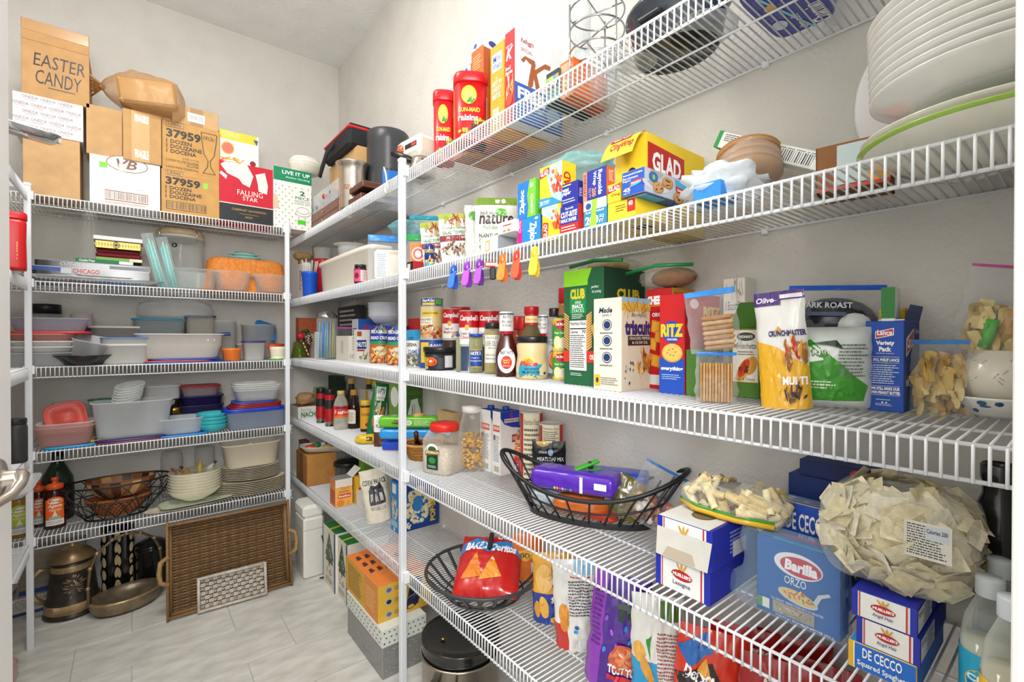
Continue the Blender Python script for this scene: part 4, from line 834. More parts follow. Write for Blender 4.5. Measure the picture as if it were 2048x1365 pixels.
for i, (u, v, lb) in enumerate(((218, 1175, 'black vase with gold leaf pattern, left of the pair under the shelf'), (248, 1172, 'black vase with gold leaf pattern, right of the pair under the shelf'))):
    t = Rnd('leaf_vase', lb, 'vase', 0, u, ('y', 3.535), 30, 1052, 'gold leaf vases', lift=.0005)
    t.prof([(1e-5, 0), (.8, 0), (.95, .05), (.85, .22), (1, .32), (.86, .44), (1, .54), (.86, .66), (1, .76), (.88, .88), (.95, 1), (.85, 1), (.7, .9), (1e-5, .88)], '17171a', 'enamel', 'vase', n=28)
    for j in range(5):
        for sg in (-1, 1):
            p = Pr(lambda a, b, o: ((t.r * 1.03 + o) * sin((a - .5) * pi), -(t.r * 1.03 + o) * cos((a - .5) * pi), b * t.h)); p.ell(.5 + sg * .21, .13 + .185 * j, .085, .07, 'd9c49a', 14, sg * .7); obj('gold_leaf', p, 'gloss', t.root)
t = Rnd('black_pot', 'black enamel stock pot with lid behind the silver basket', 'pot', 0, 300, ('y', 3.525), 54, 1075, lift=.0005)
t.prof([(1e-5, 0), (.9, 0), (.95, .04), (1, .78), (1.06, .8), (1.06, .83)], '15161a', 'enamel', 'pot'); t.prof([(1.05, .84), (.98, .88), (.6, .95), (.14, .98), (.14, 1.0), (1e-5, 1.0)], '1b1c20', 'enamel', 'lid')
for sg in (-1, 1): obj('handle', B().tube([(sg * t.r * .98, -.03, t.h * .66), (sg * t.r * 1.28, -.02, t.h * .67), (sg * t.r * 1.28, .02, t.h * .67), (sg * t.r * .98, .03, t.h * .66)], .006, '15161a', 8), 'enamel', t.root)
# big wicker tray leaning against the shelf
A = on_z(338, 1236, 0); C_ = on_z(578, 1166, 0); ex = (C_ - A); wl = ex.length; ang = atan2(ex.y, ex.x)
wt = thing('wicker_tray', 'large brown wicker tray with side handles leaning upright under the shelf', 'tray', ((A.x + C_.x) / 2, (A.y + C_.y) / 2, .004), ang, None, (-.20, 0))
hh = .462; W2 = wl / 2
obj('backing', B().box(-W2 + .012, .014, .012, W2 - .012, .018, hh - .012, '4a3320', .001), 'wicker', wt)
wv = B(); ny = 58; nx = 24
for j in range(ny):
    z = .018 + (hh - .036) * j / (ny - 1); pts = []
    for i in range(nx * 2 + 1): x = -W2 + .014 + (wl - .028) * i / (nx * 2); pts.append((x, .009 + .0035 * (1 if (i // 2 + j) % 2 else -1) * (i % 2), z))
    wv.tube(pts, .0036, ['8a6844', '6f4f30', '9b7a52', '5d4128'][(j * 5) % 4], 4)
o = obj('woven_panel', wv, 'wicker', wt); o['kind'] = 'stuff'
st_ = B()
for i in range(nx): x = -W2 + .035 + (wl - .07) * i / (nx - 1); st_.tube([(x, .0105, .03), (x, .0105, hh - .03)], .0024, '7a5a38', 4)
o = obj('stake_rods', st_, 'wicker', wt); o['kind'] = 'stuff'
for nm, (x0, z0, x1, z1) in {'bottom_rail': (-W2, .012, W2, .012), 'top_rail': (-W2, hh - .012, W2, hh - .012), 'side_rail': (-W2 + .012, 0, -W2 + .012, hh), 'side_rail.001': (W2 - .012, 0, W2 - .012, hh)}.items():
    rb = B()
    for k in range(4):
        dy = -.045 + .014 * k; ins = .006 * (3 - k)
        if x0 == x1: s_ = 1 if x0 > 0 else -1; rb.tube([(x0 + s_ * ins, dy, z0 - ins), (x1 + s_ * ins, dy, z1 + ins)], .0068, ['8d6a42', '6b4a2c', '9c7a50', '7a5836'][k], 6)
        else: s_ = 1 if z0 > .2 else -1; rb.tube([(x0, dy, z0 + s_ * ins * .6), (x1, dy, z1 + s_ * ins * .6)], .0068, ['8d6a42', '6b4a2c', '9c7a50', '7a5836'][k], 6)
    o = obj(nm.split('.')[0], rb, 'wicker', wt); o['kind'] = 'stuff'
for sg in (-1, 1):
    hp = [(sg * (W2), -.05, hh * .36), (sg * (W2 + .035), -.055, hh * .40), (sg * (W2 + .042), -.056, hh * .5), (sg * (W2 + .035), -.055, hh * .62), (sg * W2, -.05, hh * .66)]
    obj('handle', B().tube(hp, .011, 'a3804e', 8), 'wicker', wt)
A = on_z(392, 1222, 0); C_ = on_z(528, 1184, 0); ex = C_ - A; wl2 = ex.length; ang = atan2(ex.y, ex.x)
gt = thing('woven_basket_tray', 'small pale grey woven rectangular tray leaning against the wicker tray', 'tray', ((A.x + C_.x) / 2 + .005, (A.y + C_.y) / 2 - .04, .004), ang, None, (-.22, 0)); W3 = wl2 / 2; hh2 = .175
for j in range(7):
    for i in range(16):
        x = -W3 + .012 + (wl2 - .024) * i / 16; z = .012 + (hh2 - .024) * j / 7; up_ = (i + j) % 2
        obj('weave_strip', B().box(x + .0005, -.003 if up_ else .001, z + (.001 if up_ else .003), x + (wl2 - .024) / 16 + (.003 if up_ else -.001), .002 if up_ else .005, z + (hh2 - .024) / 7 - (.001 if up_ else .003), 'bfb6aa' if up_ else 'a89f93', .001), 'wicker', gt)
for (x0, z0, x1, z1) in ((-W3, .006, W3, .006), (-W3, hh2 - .006, W3, hh2 - .006), (-W3 + .004, 0, -W3 + .004, hh2), (W3 - .004, 0, W3 - .004, hh2)): obj('braided_rim', B().tube([(x0, -.018, z0), (x1, -.018, z1)], .0075, 'c9c1b4', 8), 'wicker', gt)
for (x0, z0, x1, z1) in ((-W3, 0, W3, .012), (-W3, hh2 - .012, W3, hh2), (-W3, 0, -W3 + .010, hh2), (W3 - .010, 0, W3, hh2)): obj('side_panel', B().box(x0, -.018, z0, x1, .004, z1, '8b8276', .001), 'wicker', gt)
# ---------------------------------------------------------------- right wall, top shelf
def bx(name, label, z, u, near, ul, ur, vt, cols, cat='box', yaw=0.0, m='card', lift=DK, group=None, ch=.0012, tilt=(0, 0), make=True):
    if isinstance(near, float): near = ('x', near)
    return Box(name, label, cat, z, u, near, ul, ur, vt, cols, yaw, m=m, lift=lift, group=group, ch=ch, tilt=tilt, make=make)
def lump(name, label, cat, p, z, w, d, h, col, m='foilbag', seed=1, rz=0.0, wr=.12, sq=2.6, n=26, parts=None, fq=3.0, group=None, flat=.12):
    """soft crumpled bag resting on z"""
    def S(a, b):
        th = 2 * pi * a; ph = pi * (b - .5); k = lambda c, e: (1 if c >= 0 else -1) * abs(c) ** (2 / e)
        x, y, zz = k(cos(ph), sq) * k(cos(th), sq), k(cos(ph), sq) * k(sin(th), sq), k(sin(ph), sq)
        f = 1 + wr * (nz(x * fq + seed, y * fq, zz * fq) + .5 * nz(x * fq * 2.4, y * fq * 2.4 + seed, zz * fq * 2.4)); f *= .93
        return (x * w / 2 * f, y * d / 2 * f, max(0.0, h / 2 + zz * h / 2 * f) if zz < 0 else h / 2 + zz * h / 2 * f)
    b = B().grid(S, n, int(n * .7), col); 
    if parts is None: return single(name, b, m, label, cat, (p.x, p.y, z), rz, group)
    t = thing(name, label, cat, (p.x, p.y, z), rz, group); obj('bag', b, m, t)
    for nm, bb, mm in parts: obj(nm, bb, mm, t)
    return t
ds = bx('drawer_chest', 'small brown two-drawer wooden chest with brass knob near the corner', S1, 678, .90, 621, .052, 394, {'*': '6b4334', 'E': '4c2c20'}, 'chest', m='wood')
ds.L.rect(.02, .48, .98, .52, '3a2018').rect(.02, .03, .98, .45, '7a4e3c').rect(.02, .55, .98, .95, '7a4e3c'); ds.done('wood')
obj('knob', B().ball((-ds.w / 2 - .006, 0, ds.h * .75), .006, 'd9b25a'), 'chrome', ds.root); obj('knob', B().ball((-ds.w / 2 - .006, 0, ds.h * .25), .006, 'd9b25a'), 'chrome', ds.root)
cc = bx('clear_case', 'clear plastic case of coloured cutters on top of the wooden chest', ds.top, 676, .905, 622, .05, 356, {'*': 'd6dcdc', 'E': 'f2f4f4'}, 'case', m='tub', lift=0, ch=.003)
rn = random.Random(5); cu = B()
for i in range(12): cu.ball((rn.uniform(-.4, .4) * cc.w, rn.uniform(-.42, .42) * cc.d, rn.uniform(.2, .6) * cc.h), .018, rn.choice(['b8323c', '3a6a9a', 'd0d0d0', '4a8a6a', '8a5a8a']), 8, 5)
o = obj('cutters', cu, 'plastic', cc.root); o['kind'] = 'stuff'
tb_ = bx('tan_box', 'tan box under the black and red lunch bag', S1, 716, .965, 660, .15, 290, {'*': 'c8a06c', 'E': 'a87e4c'}, m='kraft')
q = on_x(708, 1.03)
lb = thing('lunch_bag', 'black insulated lunch bag with red zipper edge and hanging strap', 'bag', (q.x, q.y, tb_.top), .0)
lw, ld_, lh = .105, .21, .12
obj('bag', B().box(-lw, -ld_, 0, lw, ld_, lh, '1d1e22', .018), 'cloth', lb); obj('red_trim', B().box(-lw - .003, -ld_ - .003, lh - .022, lw + .003, ld_ + .003, lh - .004, 'd0282a', .008), 'cloth', lb); obj('flap', B().box(-lw + .012, -ld_ + .012, lh, lw - .012, ld_ - .012, lh + .012, '26272b', .006), 'cloth', lb)
obj('strap', B().tube([(-lw, .02, lh * .7), (-lw - .03, .07, .03), (-lw - .045, .11, -.05), (-lw - .04, .16, -.085), (-lw - .03, .2, -.07), (-lw - .01, .2, .0), (-lw, .17, lh * .5)], .011, '2a2b30', 6), 'cloth', lb)
t = Rnd('steel_canister', 'brushed steel coffee canister with flared rim beside dark wood trays', 'canister', S1, 707, ('x', .925), 52, 330)
t.prof([(1e-5, 0), (.98, 0), (1, .02), (.96, .8), (1.08, .93), (1.25, .98), (1.25, 1), (.7, 1.0), (1e-5, 1.0)], 'c9c2b8', 'steel'); obj('lid_knob', B().lathe([(.4 * t.r, t.h), (.42 * t.r, t.h * 1.03), (1e-5, t.h * 1.04)], 'c9c2b8', n=20), 'steel', t.root)
p = t.wrap(.99, .35, .55); p.text('GEVALIA', .28, .2, .72, .7, 'a05a48'); t.lay(p)
for i, (u, ur, ul, zz, lbl) in enumerate(((722, 770, 697, S1, 'dark brown square wood plate lying flat at the shelf edge'), (726, 802, 699, S1 + .055, 'upper dark brown square wood plate jutting over the lower one'))):
    w_ = bx('wood_plate', lbl, zz, u, .868 if i == 0 else .865, ul, ur, .03, {'*': '5a3426', 'T': '6a4030', 'E': '7a4c3a', 'B': '3a2018'}, 'plate', m='wood', group='dark wood plates', lift=DK if i == 0 else 0, ch=.004)
q = on_x(775, .96); single('spacer_board', B().box(-.03, -.03, 0, .03, .03, .026, '4a2a1e', .002), 'wood', 'small dark wood block between the two wood plates', 'block', (q.x, q.y, S1 + .0295))
t = Rnd('coffee_machine', 'black cylindrical coffee machine with bright blue front window', 'appliance', S1, 779, ('x', 1.115), 78, 270)
t.prof([(1e-5, 0), (.98, 0), (1, .02), (1, .86), (1.02, .87), (1.02, .98), (.96, 1), (1e-5, 1)], '3a3c40', 'plastic'); p = t.wrap(1.005, .02, .5); p.rect(.42, 0, .95, .95, '1c6fc4')
for i in range(11): p.rect(.43 + .048 * i, .95, .455 + .048 * i, 1.0, '24262a')
t.lay(p, 'blue_window', 'gloss')
# grinder
q = on_x(842, .97); g = thing('grinder', 'cream electric mincer with orange dial and black spout', 'appliance', (q.x, q.y, S1 + DK), .12)
obj('housing', B().box(-.07, -.085, .075, .075, .085, .165, {'*': 'ece6d4', 'E': 'f4f0e2'}, .018), 'plastic', g); obj('foot', B().box(-.04, -.05, 0, .05, .06, .078, 'd8d2c0', .01), 'plastic', g)
obj('dial', B().lathe([(1e-5, 0), (.022, 0), (.022, .006), (1e-5, .008)], 'c2582a', n=20).xf(Matrix.Translation((-.071, .045, .118)) @ Matrix.Rotation(-pi / 2, 4, 'Y')), 'gloss', g)
p = Pr(lambda a, b, o: (-.0705 - o, .085 - .17 * a, .075 + .09 * b)); p.rect(.42, .4, .92, .62, '2a2422').rect(.7, .44, .9, .58, 'c8402c'); obj('name_plate', p, 'print', g)
obj('spout', B().tube([(-.03, -.03, .055), (-.11, .05, .1)], .015, '1c1c1e', 12), 'plastic', g)
obj('steel_bowl', B().lathe([(1e-5, 0), (.045, 0), (.05, .03), (.04, .06), (.036, .074)], 'c4beb4', n=24, cx=-.03, cy=-.04), 'chrome', g)
q = on_x(790, .875); single('cord_loop', B().tube([(0, .06, .03), (-.015, .03, .045), (-.02, 0, .01), (-.018, -.012, -.05), (-.016, 0, -.075), (-.015, .018, -.06), (-.013, .015, -.03), (0, .0, -.012)], .0035, 'e6e2d6', 6), 'rubber', 'white cord loop dangling through the top shelf wires', 'cord', (XR - .012, q.y, S1 + .006))
# raisin tubs
def raisin(label, u, x, w, vt):
    t = Rnd('raisin_tub', label, 'tub', S1, u, ('x', x), w, vt, 'raisin tubs'); red = 'd2161e'
    obj('tub', B().lathe([(1e-5, 0), (.92 * t.r, 0), (.95 * t.r, .02 * t.h), (.98 * t.r, .86 * t.h)], red, n=44, sq=3.2), 'plastic', t.root)
    obj('lid', B().lathe([(1.03 * t.r, .855 * t.h), (1.05 * t.r, .86 * t.h), (1.05 * t.r, .965 * t.h), (1.0 * t.r, t.h), (1e-5, t.h)], 'd81a22', n=44, sq=3.2), 'plastic', t.root)
    kf = lambda th: (abs(sin(th)) ** 3.2 + abs(cos(th)) ** 3.2) ** (-1 / 3.2)
    def S(a, b, o):
        th = (a - .5) * 2.6; q = (.95 + .03 * b) * t.r * kf(th) + o + .0006; return (q * sin(th), -q * cos(th), (.03 + .8 * b) * t.h)
    p = Pr(S, True); p.ell(.46, .78, .17, .17, 'f2c91e', 24).ell(.46, .76, .14, .14, 'f7e36a', 24).food(.46, .68, .13, .05, ['2f7d3a', '4d9a3f'], 10, 3, .3).text('SUN-MAID', .24, .47, .70, .55, 'f7e04a', b=.03).text('raisins', .22, .31, .66, .42, 'ffffff', b=.03).food(.62, .15, .2, .13, ['5a2430', '7c3a44', '3c1822', '8a4a50'], 34, 5, .17).food(.7, .3, .12, .06, ['9ac83c', 'b7d85a'], 10, 7, .3).food(.34, .1, .12, .06, ['b7d04a', '9ab83a'], 9, 9, .3).rect(.84, .1, .99, .78, 'ecd9b0').lines(.85, .13, .98, .76, 16, '7a4a3a')
    t.lay(p); return t
raisin('red raisin tub nearer the corner, partly hidden by the larger one', 889, .955, 42, 190); raisin('large red raisin tub in front of the cereal boxes', 942, .94, 64, 160)
# cereal boxes
def cereal(label, u, x, ul, ur, vt, cl, cr, ct='ffffff'): return bx('cereal_box', label, S1, u, x, ul, ur, vt, {'L': cl, 'R': cr, 'T': ct, '*': cr, 'E': cl}, group='cereal boxes')
c = cereal('brown-topped cereal box farthest from the door on the top shelf', 925, .965, 907, .18, 143, 'c8742a', 'b9622a'); c.L.rect(0, .9, 1, 1, 'eef0f4').ell(.4, .95, .2, .03, '2f5aa8'); c.done()
c = cereal('orange cereal box with white top between two cereal boxes', 942, .965, 927, .18, 126, 'd9862a', 'd07a26'); c.L.rect(0, .9, 1, 1, 'eef0f4').ell(.4, .95, .2, .03, '2f5aa8').text('oats', .3, .5, .7, .8, 'f4e08a', r=1); c.done()
c = cereal('tall brown-orange cereal box with CHEERIOS on its spine', 967, .955, 943, .2, 70, 'c2622a', 'b4571f', 'eef0f4'); c.L.rect(0, .92, 1, 1, 'eef0f4').ell(.35, .955, .14, .022, '2f5aa8').text('CHEERIOS', .42, .2, .86, .62, 'f2d23a', b=.03, r=1).text('Honey Nut', .2, .3, .38, .6, 'f4b040', r=1, sh=.2).lines(.15, .72, .85, .86, 6, 'f0c080'); c.R.rect(0, .9, 1, 1, 'f2f2f6').ell(.2, .95, .09, .03, '2f3f8a'); c.done()
c = cereal('yellow-orange wheat cereal box spine reading BEST IN EVERY BITE', 1008, .945, 981, .2, 77, 'f0a028', 'f0a028'); c.L.rect(.14, .70, .84, .90, 'ffffff').text('Mini', .22, .80, .76, .88, '2f5fb8', b=.02).text('Wheats', .18, .72, .8, .79, '2f5fb8', b=.02).text('THE', .4, .60, .56, .63, 'fff4dc').text('BEST IN', .16, .535, .84, .59, 'fff4dc', b=.02).text('EVERY', .16, .46, .84, .52, 'fff4dc', b=.02).text('BITE', .2, .385, .78, .445, 'fff4dc', b=.03).rect(.2, .1, .64, .28, 'f6e6c4').lines(.2, .11, .62, .27, 7, 'e6c890'); c.done()
c = cereal('Special K box, red spine and white front, tallest of the cereal boxes', 1029, .93, 1010, 1124, 54, 'c4161f', 'e9e9ea'); p = c.L
p.text('SPECIAL', .1, .83, .8, .85, 'ffffff').text('K', .12, .69, .86, .82, 'ffffff', b=.03, sh=.35).text('Red', .1, .58, .6, .62, 'ffffff', b=.02).text('Berries', .1, .53, .8, .57, 'ffffff', b=.02).food(.5, .38, .45, .09, ['d9a45a', 'f0cf90', 'c04030', 'f4e4c0'], 22, 4, .26).ell(.5, .25, .3, .07, 'e0482e')
p = c.R; p.text('Kellogg\'s', .12, .86, .38, .93, 'b01e28', b=.02, sh=.3).text('SPECIAL', .12, .78, .36, .82, 'b84a4a').rect(0, 0, 1, .42, '2f62b4').poly([(0, .42), (.3, .42), (.8, .36), (1, .42), (1, .3), (0, .3)], '2f62b4')
p.poly([(.34, .70), (.42, .70), (.36, .44), (.28, .40), (.26, .44)], 'a85a2a').poly([(.12, .68), (.2, .74), (.40, .735), (.42, .68), (.30, .68), (.22, .71), (.18, .66)], 'a85a2a').poly([(.34, .6), (.62, .76), (.74, .76), (.72, .71), (.6, .7), (.44, .6), (.52, .42), (.44, .38), (.4, .5)], 'a85a2a')
p.text('FREE', .06, .25, .62, .38, 'ffffff', b=.04).text('swim goggles', .08, .17, .7, .23, 'cfe6ff').ell(.8, .18, .15, .1, '8fc0e8'); c.done()
c = bx('snack_bar_box', 'black and teal snack bar box marked KIND beside the special cereal', S1, 1117, .95, 1092, 1190, 134, {'*': '1d1f22', 'L': '1f2225', 'R': '24665e'}); c.L.rect(.0, .7, 1, .84, 'e8862a').rect(.0, .7, .3, .84, '7ab648').rect(.3, .7, .55, .84, 'd9c33a').rect(.55, .7, .78, .84, '2f8fb8').text('KIND', .1, .54, .9, .68, 'ffffff', b=.03).rect(0, .2, 1, .45, '1f6f66').rect(0, .0, 1, .2, '2f8a80'); c.done()
c = bx('orange_carton', 'bright orange carton with torn brown top behind the wire rack', S1, 1146, .96, 1119, 1215, 112, {'*': 'e0662a', 'L': 'e8702c', 'T': '7a4a2a'}); c.L.lines(.12, .72, .9, .92, 6, 'fbe0c8').rect(.2, .3, .8, .5, 'f4a060').text('BAKE', .2, .05, .8, .2, 'fff0e0'); c.done()
# chrome ring rack
q = on_x(1193, 1.0); rk = thing('wire_rack', 'chrome three-tier ring rack for bottles standing among glassware', 'rack', (q.x, q.y, S1 + DK), 0); rr = .075
for z in (.10, .16, .215): obj('ring', B().tube(ring(rr, z, n=28), .0026, 'c4c8cc', 6, True), 'chrome', rk)
for k in range(3): a = .4 + k * 2.09; obj('upright', B().tube([(rr * cos(a), rr * sin(a), 0), (rr * cos(a), rr * sin(a), .235)], .0028, 'c4c8cc', 6), 'chrome', rk)
for z, a in ((.1, .3), (.16, 1.4), (.215, .3), (.1, 1.87), (.215, 1.87)): obj('cross_bar', B().tube([(rr * cos(a), rr * sin(a), z), (-rr * cos(a), -rr * sin(a), z)], .0022, 'c4c8cc', 6), 'chrome', rk)
for u, x, w, vt, pf, lb in ((1190, 1.085, 92, 120, [(1e-5, 0), (.7, 0), (.85, .1), (1, .5), (.8, .85), (.86, 1), (.8, .98), (.7, .8), (.9, .5), (.6, .06), (1e-5, .05)], 'clear glass pitcher behind the chrome rack, top shelf'), (1272, .975, 78, 128, [(1e-5, 0), (.6, 0), (.9, .25), (1, .6), (.9, 1), (.85, 1), (.95, .6), (.5, .06), (1e-5, .05)], 'round clear glass bowl right of the chrome rack'), (1232, .93, 44, 148, [(1e-5, 0), (.8, 0), (.3, .06), (.15, .4), (.6, .55), (.95, .8), (.8, 1), (.76, .98), (.5, .56), (1e-5, .5)], 'clear stemmed glass at the shelf edge under the rack'), (1164, 1.11, 40, 12, [(1e-5, 0), (.8, 0), (.2, .05), (.15, .4), (.8, .6), (.9, 1), (.85, 1), (.7, .62), (1e-5, .5)], 'tall clear glass vase reaching above the chrome rack')):
    t = Rnd('glassware', lb, 'glass', S1, u, ('x', x), w, vt); vessel(t, pf, 'd8e0e2')
t = Rnd('roaster', 'dark grey oval roasting pan with handle on the top shelf', 'pan', S1, 1352, ('x', 1.02), 150, 12, rz=0)
t.prof([(1e-5, 0), (.8, 0), (.86, .06), (.97, .78), (1.06, .82), (1.06, .9), (.95, .92), (.7, 1.0), (1e-5, 1.0)], '3a4048', 'enamel', 'pan', n=44, sy=1.25); obj('handle', B().box(-t.r * 1.2, -.03, t.h * .35, -t.r * .95, .03, t.h * .45, '22262a', .006), 'plastic', t.root)
q = on_x(1404, .99); single('container_lid', B().lathe([(.07, 0), (.072, .002), (.05, .018), (1e-5, .022)], 'd6dee0', n=32), 'glass', 'small clear glass lid lying beside the roasting pan', 'lid', (q.x, q.y, S1 + DK))
# bath tissue pack
tp = thing('tissue_pack', 'blue Charmin ultra soft bath tissue pack seen from below through the wires', 'pack', (1.05, .40, S1 + DK), 0); w_, d_, h_ = .228, .125, .22
def tpS(a, b):
    th = 2 * pi * a; k = (abs(cos(th)) ** 7 + abs(sin(th)) ** 7) ** (-1 / 7); e = 1 - .06 * abs(2 * b - 1) ** 6
    return (w_ / 2 * k * cos(th) * e, d_ / 2 * k * sin(th) * e + .001 * sin(b * 40), h_ * b)
obj('wrapper', B().grid(tpS, 44, 10, lambda a, b: '1f33a8' if b < .75 else '8fb8d8').add([tpS(i / 44, 0) for i in range(44)], [list(range(44))], '1d2fa4').add([tpS(i / 44, 1) for i in range(44)], [list(range(44))], '1d2fa4'), 'foilbag', tp)
p = Pr(lambda a, b, o: (-w_ / 2 + a * w_, d_ / 2 - b * d_, -o - .0004)); p.text('Charmin', .62, .62, .96, .9, 'ffffff', b=.02, sh=.3, r=2).text('ultra soft', .66, .42, .94, .54, 'ffffff', r=2).poly([(.0, .2), (1, .62), (1, .58), (0, .15)], '8ccbe6').ell(.72, .22, .08, .12, 'c8d4f0').ell(.4, .3, .05, .09, 'e0b060').ell(.22, .66, .1, .14, 'c8d4f0').text('12 =', .1, .7, .3, .86, 'ffffff', r=2); obj('printed_panel', p, 'print', tp)
# ---------------------------------------------------------------- right wall, second shelf (from the corner outwards)
b = bx('tan_box', 'tan carton with crumpled kraft top at the corner end of the second shelf', S2, 600, .93, .1, 616, 520, {'*': 'b98a58', 'E': '93683c'}, m='kraft')
lump('kraft_bag', 'crumpled kraft paper bag on the tan carton in the corner', 'bag', b.c, b.top, .13, .12, .06, 'c9a06c', 'kraft', 2)
b = bx('grey_box', 'plain grey box at the back behind the red cups', S2, 628, 1.03, 594, .1, 492, {'*': 'b9b0a6', 'E': '8d857c'})
b = bx('white_carton', 'narrow white carton with handwriting beside the blue cup', S2, 606, .875, 595, .05, 525, {'*': 'f0ece6', 'E': 'd0cbc2'}); b.L.text('straws', .3, .2, .7, .8, '6a6a6a', r=1, sh=.2); b.done()
def cup(label, z, u, x, w, vt, col, m='plastic', lift=DK):
    t = Rnd('plastic_cup', label, 'cup', z, u, ('x', x), w, vt, lift=lift); t.prof([(1e-5, 0), (.74, 0), (.78, .03), (.92, .86), (.98, .88), (1, .97), (.98, 1), (.93, .99), (.76, .06), (1e-5, .05)], col, m, 'cup'); return t
t = cup('royal blue plastic cup holding plastic cutlery', S2, 620, .905, 32, 545, '1f5fd8')
fk = B(); rn = random.Random(3)
for i in range(12):
    a = rn.uniform(0, 6.28); e = (t.r * .95 * cos(a), t.r * .95 * sin(a), t.h + .05 + .03 * rn.random()); fk.tube([(t.r * .3 * cos(a), t.r * .3 * sin(a), .02), (t.r * .7 * cos(a), t.r * .7 * sin(a), t.h), e], [.0025, .0025, .006], 'e8e8e4', 5)
cf = thing('plastic_cutlery', 'bunch of clear plastic forks and spoons in the blue cup', 'cutlery', (t.p.x, t.p.y, S2 + DK + .004)); o = obj('cutlery', fk, 'tub', cf); o['kind'] = 'stuff'
t = cup('red plastic cup behind the cream bin, clear cups nested in it', S2, 646, 1.03, 36, 520, 'd3202a'); cup('clear plastic cup nested in the red cup', S2 + .09, 646, 1.03, 34, 497, 'e6e6e2', 'tub')
# cream bin
q0 = on_x(737, .895); q1 = on_x(634, .895); wl = q1.y - q0.y
cbn = thing('cream_bin', 'long cream plastic bin with a thick rim on the second shelf', 'bin', (.965, (q0.y + q1.y) / 2, S2 + DK), 0); zz = z_at(634, 530, q1) - S2
obj('bin', B().lathe([(1e-5, 0), (.86, 0), (.9, .05), (.96, .86), (1.03, .88), (1.03, 1.0), (.97, 1.0), (.88, .1), (1e-5, .08)], 'ebe6d8', n=48, sq=7).xf(Matrix.Diagonal((.07, wl / 2, zz, 1))), 'plastic', cbn)
t = Rnd('round_tub', 'round tub with blue band and white lid behind the cream bin', 'tub', S2, 712, ('x', 1.14), 56, 496); t.prof([(1e-5, 0, 'e4e8ea'), (.92, 0), (.96, .6, '3f7fc0'), (.98, .72, 'e4e8ea'), (1, .9), (1.05, .91), (1.05, 1), (1e-5, 1)], 'e4e8ea', 'plastic', 'tub')
lid_p = t.top; single('white_plate', B().lathe([(1e-5, 0), (t.r * .7, 0), (t.r * 1.15, .012), (t.r * 1.15, .014), (t.r * .7, .004), (1e-5, .004)], 'efece4', n=36), 'ceramic', 'off-white plate resting on the round blue-banded tub', 'plate', (t.p.x - .02, t.p.y, lid_p))
t = Rnd('jam_jar', 'jam jar with pink label and black lid at the shelf edge', 'jar', S2, 722, ('x', .89), 26, 530); t.prof([(1e-5, 0), (.92, 0), (1, .04), (1, .76), (.85, .84)], '43181e', 'syrup'); t.prof([(.86, .83), (.92, .84), (.92, .98), (1e-5, 1)], '1c1c1e', 'plastic', 'lid'); p = t.wrap(1.005, .08, .7); p.rect(0, 0, 1, 1, 'd84a78').rect(.5, .05, .8, .95, 'f2e6e0').lines(.52, .1, .78, .9, 8, '8a4a5a').ell(.3, .5, .12, .25, '7a1a3a'); t.lay(p)
# big zip bag of flour
def zipbag(label, p, z, w, h, tk, content, zipc, seed=1, rz=None, col='e8eef0', tilt=(0, 0), stand=.3, group=None, name='zip_bag', taper=0, wr=.006, zp=.06, m='cling'):
    t = thing(name, label, 'bag', (p.x, p.y, z), face_cam(p) if rz is None else rz, group, tilt); bg = Bag(w, h, tk, .06, wr, seed, stand, taper)
    obj('film', bg.build(col, 16, 20), m, t)
    if zipc:
        zs = B(); zs.grid(lambda a, b: bg.S(a, 1 - zp + zp * b, .0008), 16, 2, zipc); zs.grid(lambda a, b: bg.S(a, 1 - zp + zp * b, .0008, True), 16, 2, zipc); obj('zip_strip', zs, 'plastic', t)
    for nm, bb, mm in content: obj(nm, bb, mm, t)
    return t, bg
q = on_x(776, .965)
fb = B().box(-.062, -.04, .004, .075, .045, .15, {'*': 'e9e2d2', 'E': 'f4f0e6'}, .012); pp = Pr(lambda a, b, o: (-.062 + .137 * a, -.04 - o, .004 + .146 * b)); pp.rect(.05, .05, .45, .9, 'dfe3e8').lines(.08, .1, .42, .86, 12, '8a93a6').rect(.5, .85, .98, .95, 'c9bfae')
zipbag('large clear zip bag of flour sacks with a blue zip top', q, S2 + DK, .185, .225, .11, [('flour_sack', fb, 'card'), ('printed_panel', pp, 'print')], '2f86d8', 4, zp=.14)
q = on_x(812, 1.04); lump('teal_bag', 'crumpled teal zip bag on top of the flour bag, left of the post', 'bag', Vector((q.x, q.y)), S2 + .235, .16, .12, .07, '7fc4cf', 'tub', 3, wr=.3)
q = on_x(852, 1.07); zipbag('teal tinted zip bag standing behind the pecan pouches', q, S2 + DK, .15, .30, .05, [('contents', B().box(-.05, -.015, .01, .05, .015, .12, '5a7a86', .01), 'cloth')], '2aa0b8', 6, col='7fcbd8', tilt=(0, .0))
q = on_x(845, .955); b1 = B().box(-.05, -.022, .004, .015, .022, .125, {'*': 'e8883a', 'E': 'f4a860'}, .002); pp = Pr(lambda a, b, o: (-.05 + .065 * a, -.022 - o, .004 + .121 * b)); pp.ell(.5, .62, .4, .24, 'f4efe6').ell(.5, .62, .33, .2, 'c8322a').ell(.5, .62, .2, .12, 'f4e0d0').text('Baking Soda', .1, .2, .9, .3, '2a3f8a', b=.02)
zipbag('zip bag with green zip holding an orange baking soda carton', q, S2 + DK, .13, .165, .05, [('soda_carton', b1, 'card'), ('printed_panel', pp, 'print')], '1f9a4a', 8, zp=.16)
b = bx('small_red_box', 'small red and black box half hidden by the white post', S2, 826, .89, 814, .05, 522, {'*': 'b8262a', 'L': '2a2222'}); b.L.rect(.1, .2, .6, .8, 'e8e0dc'); b.done()
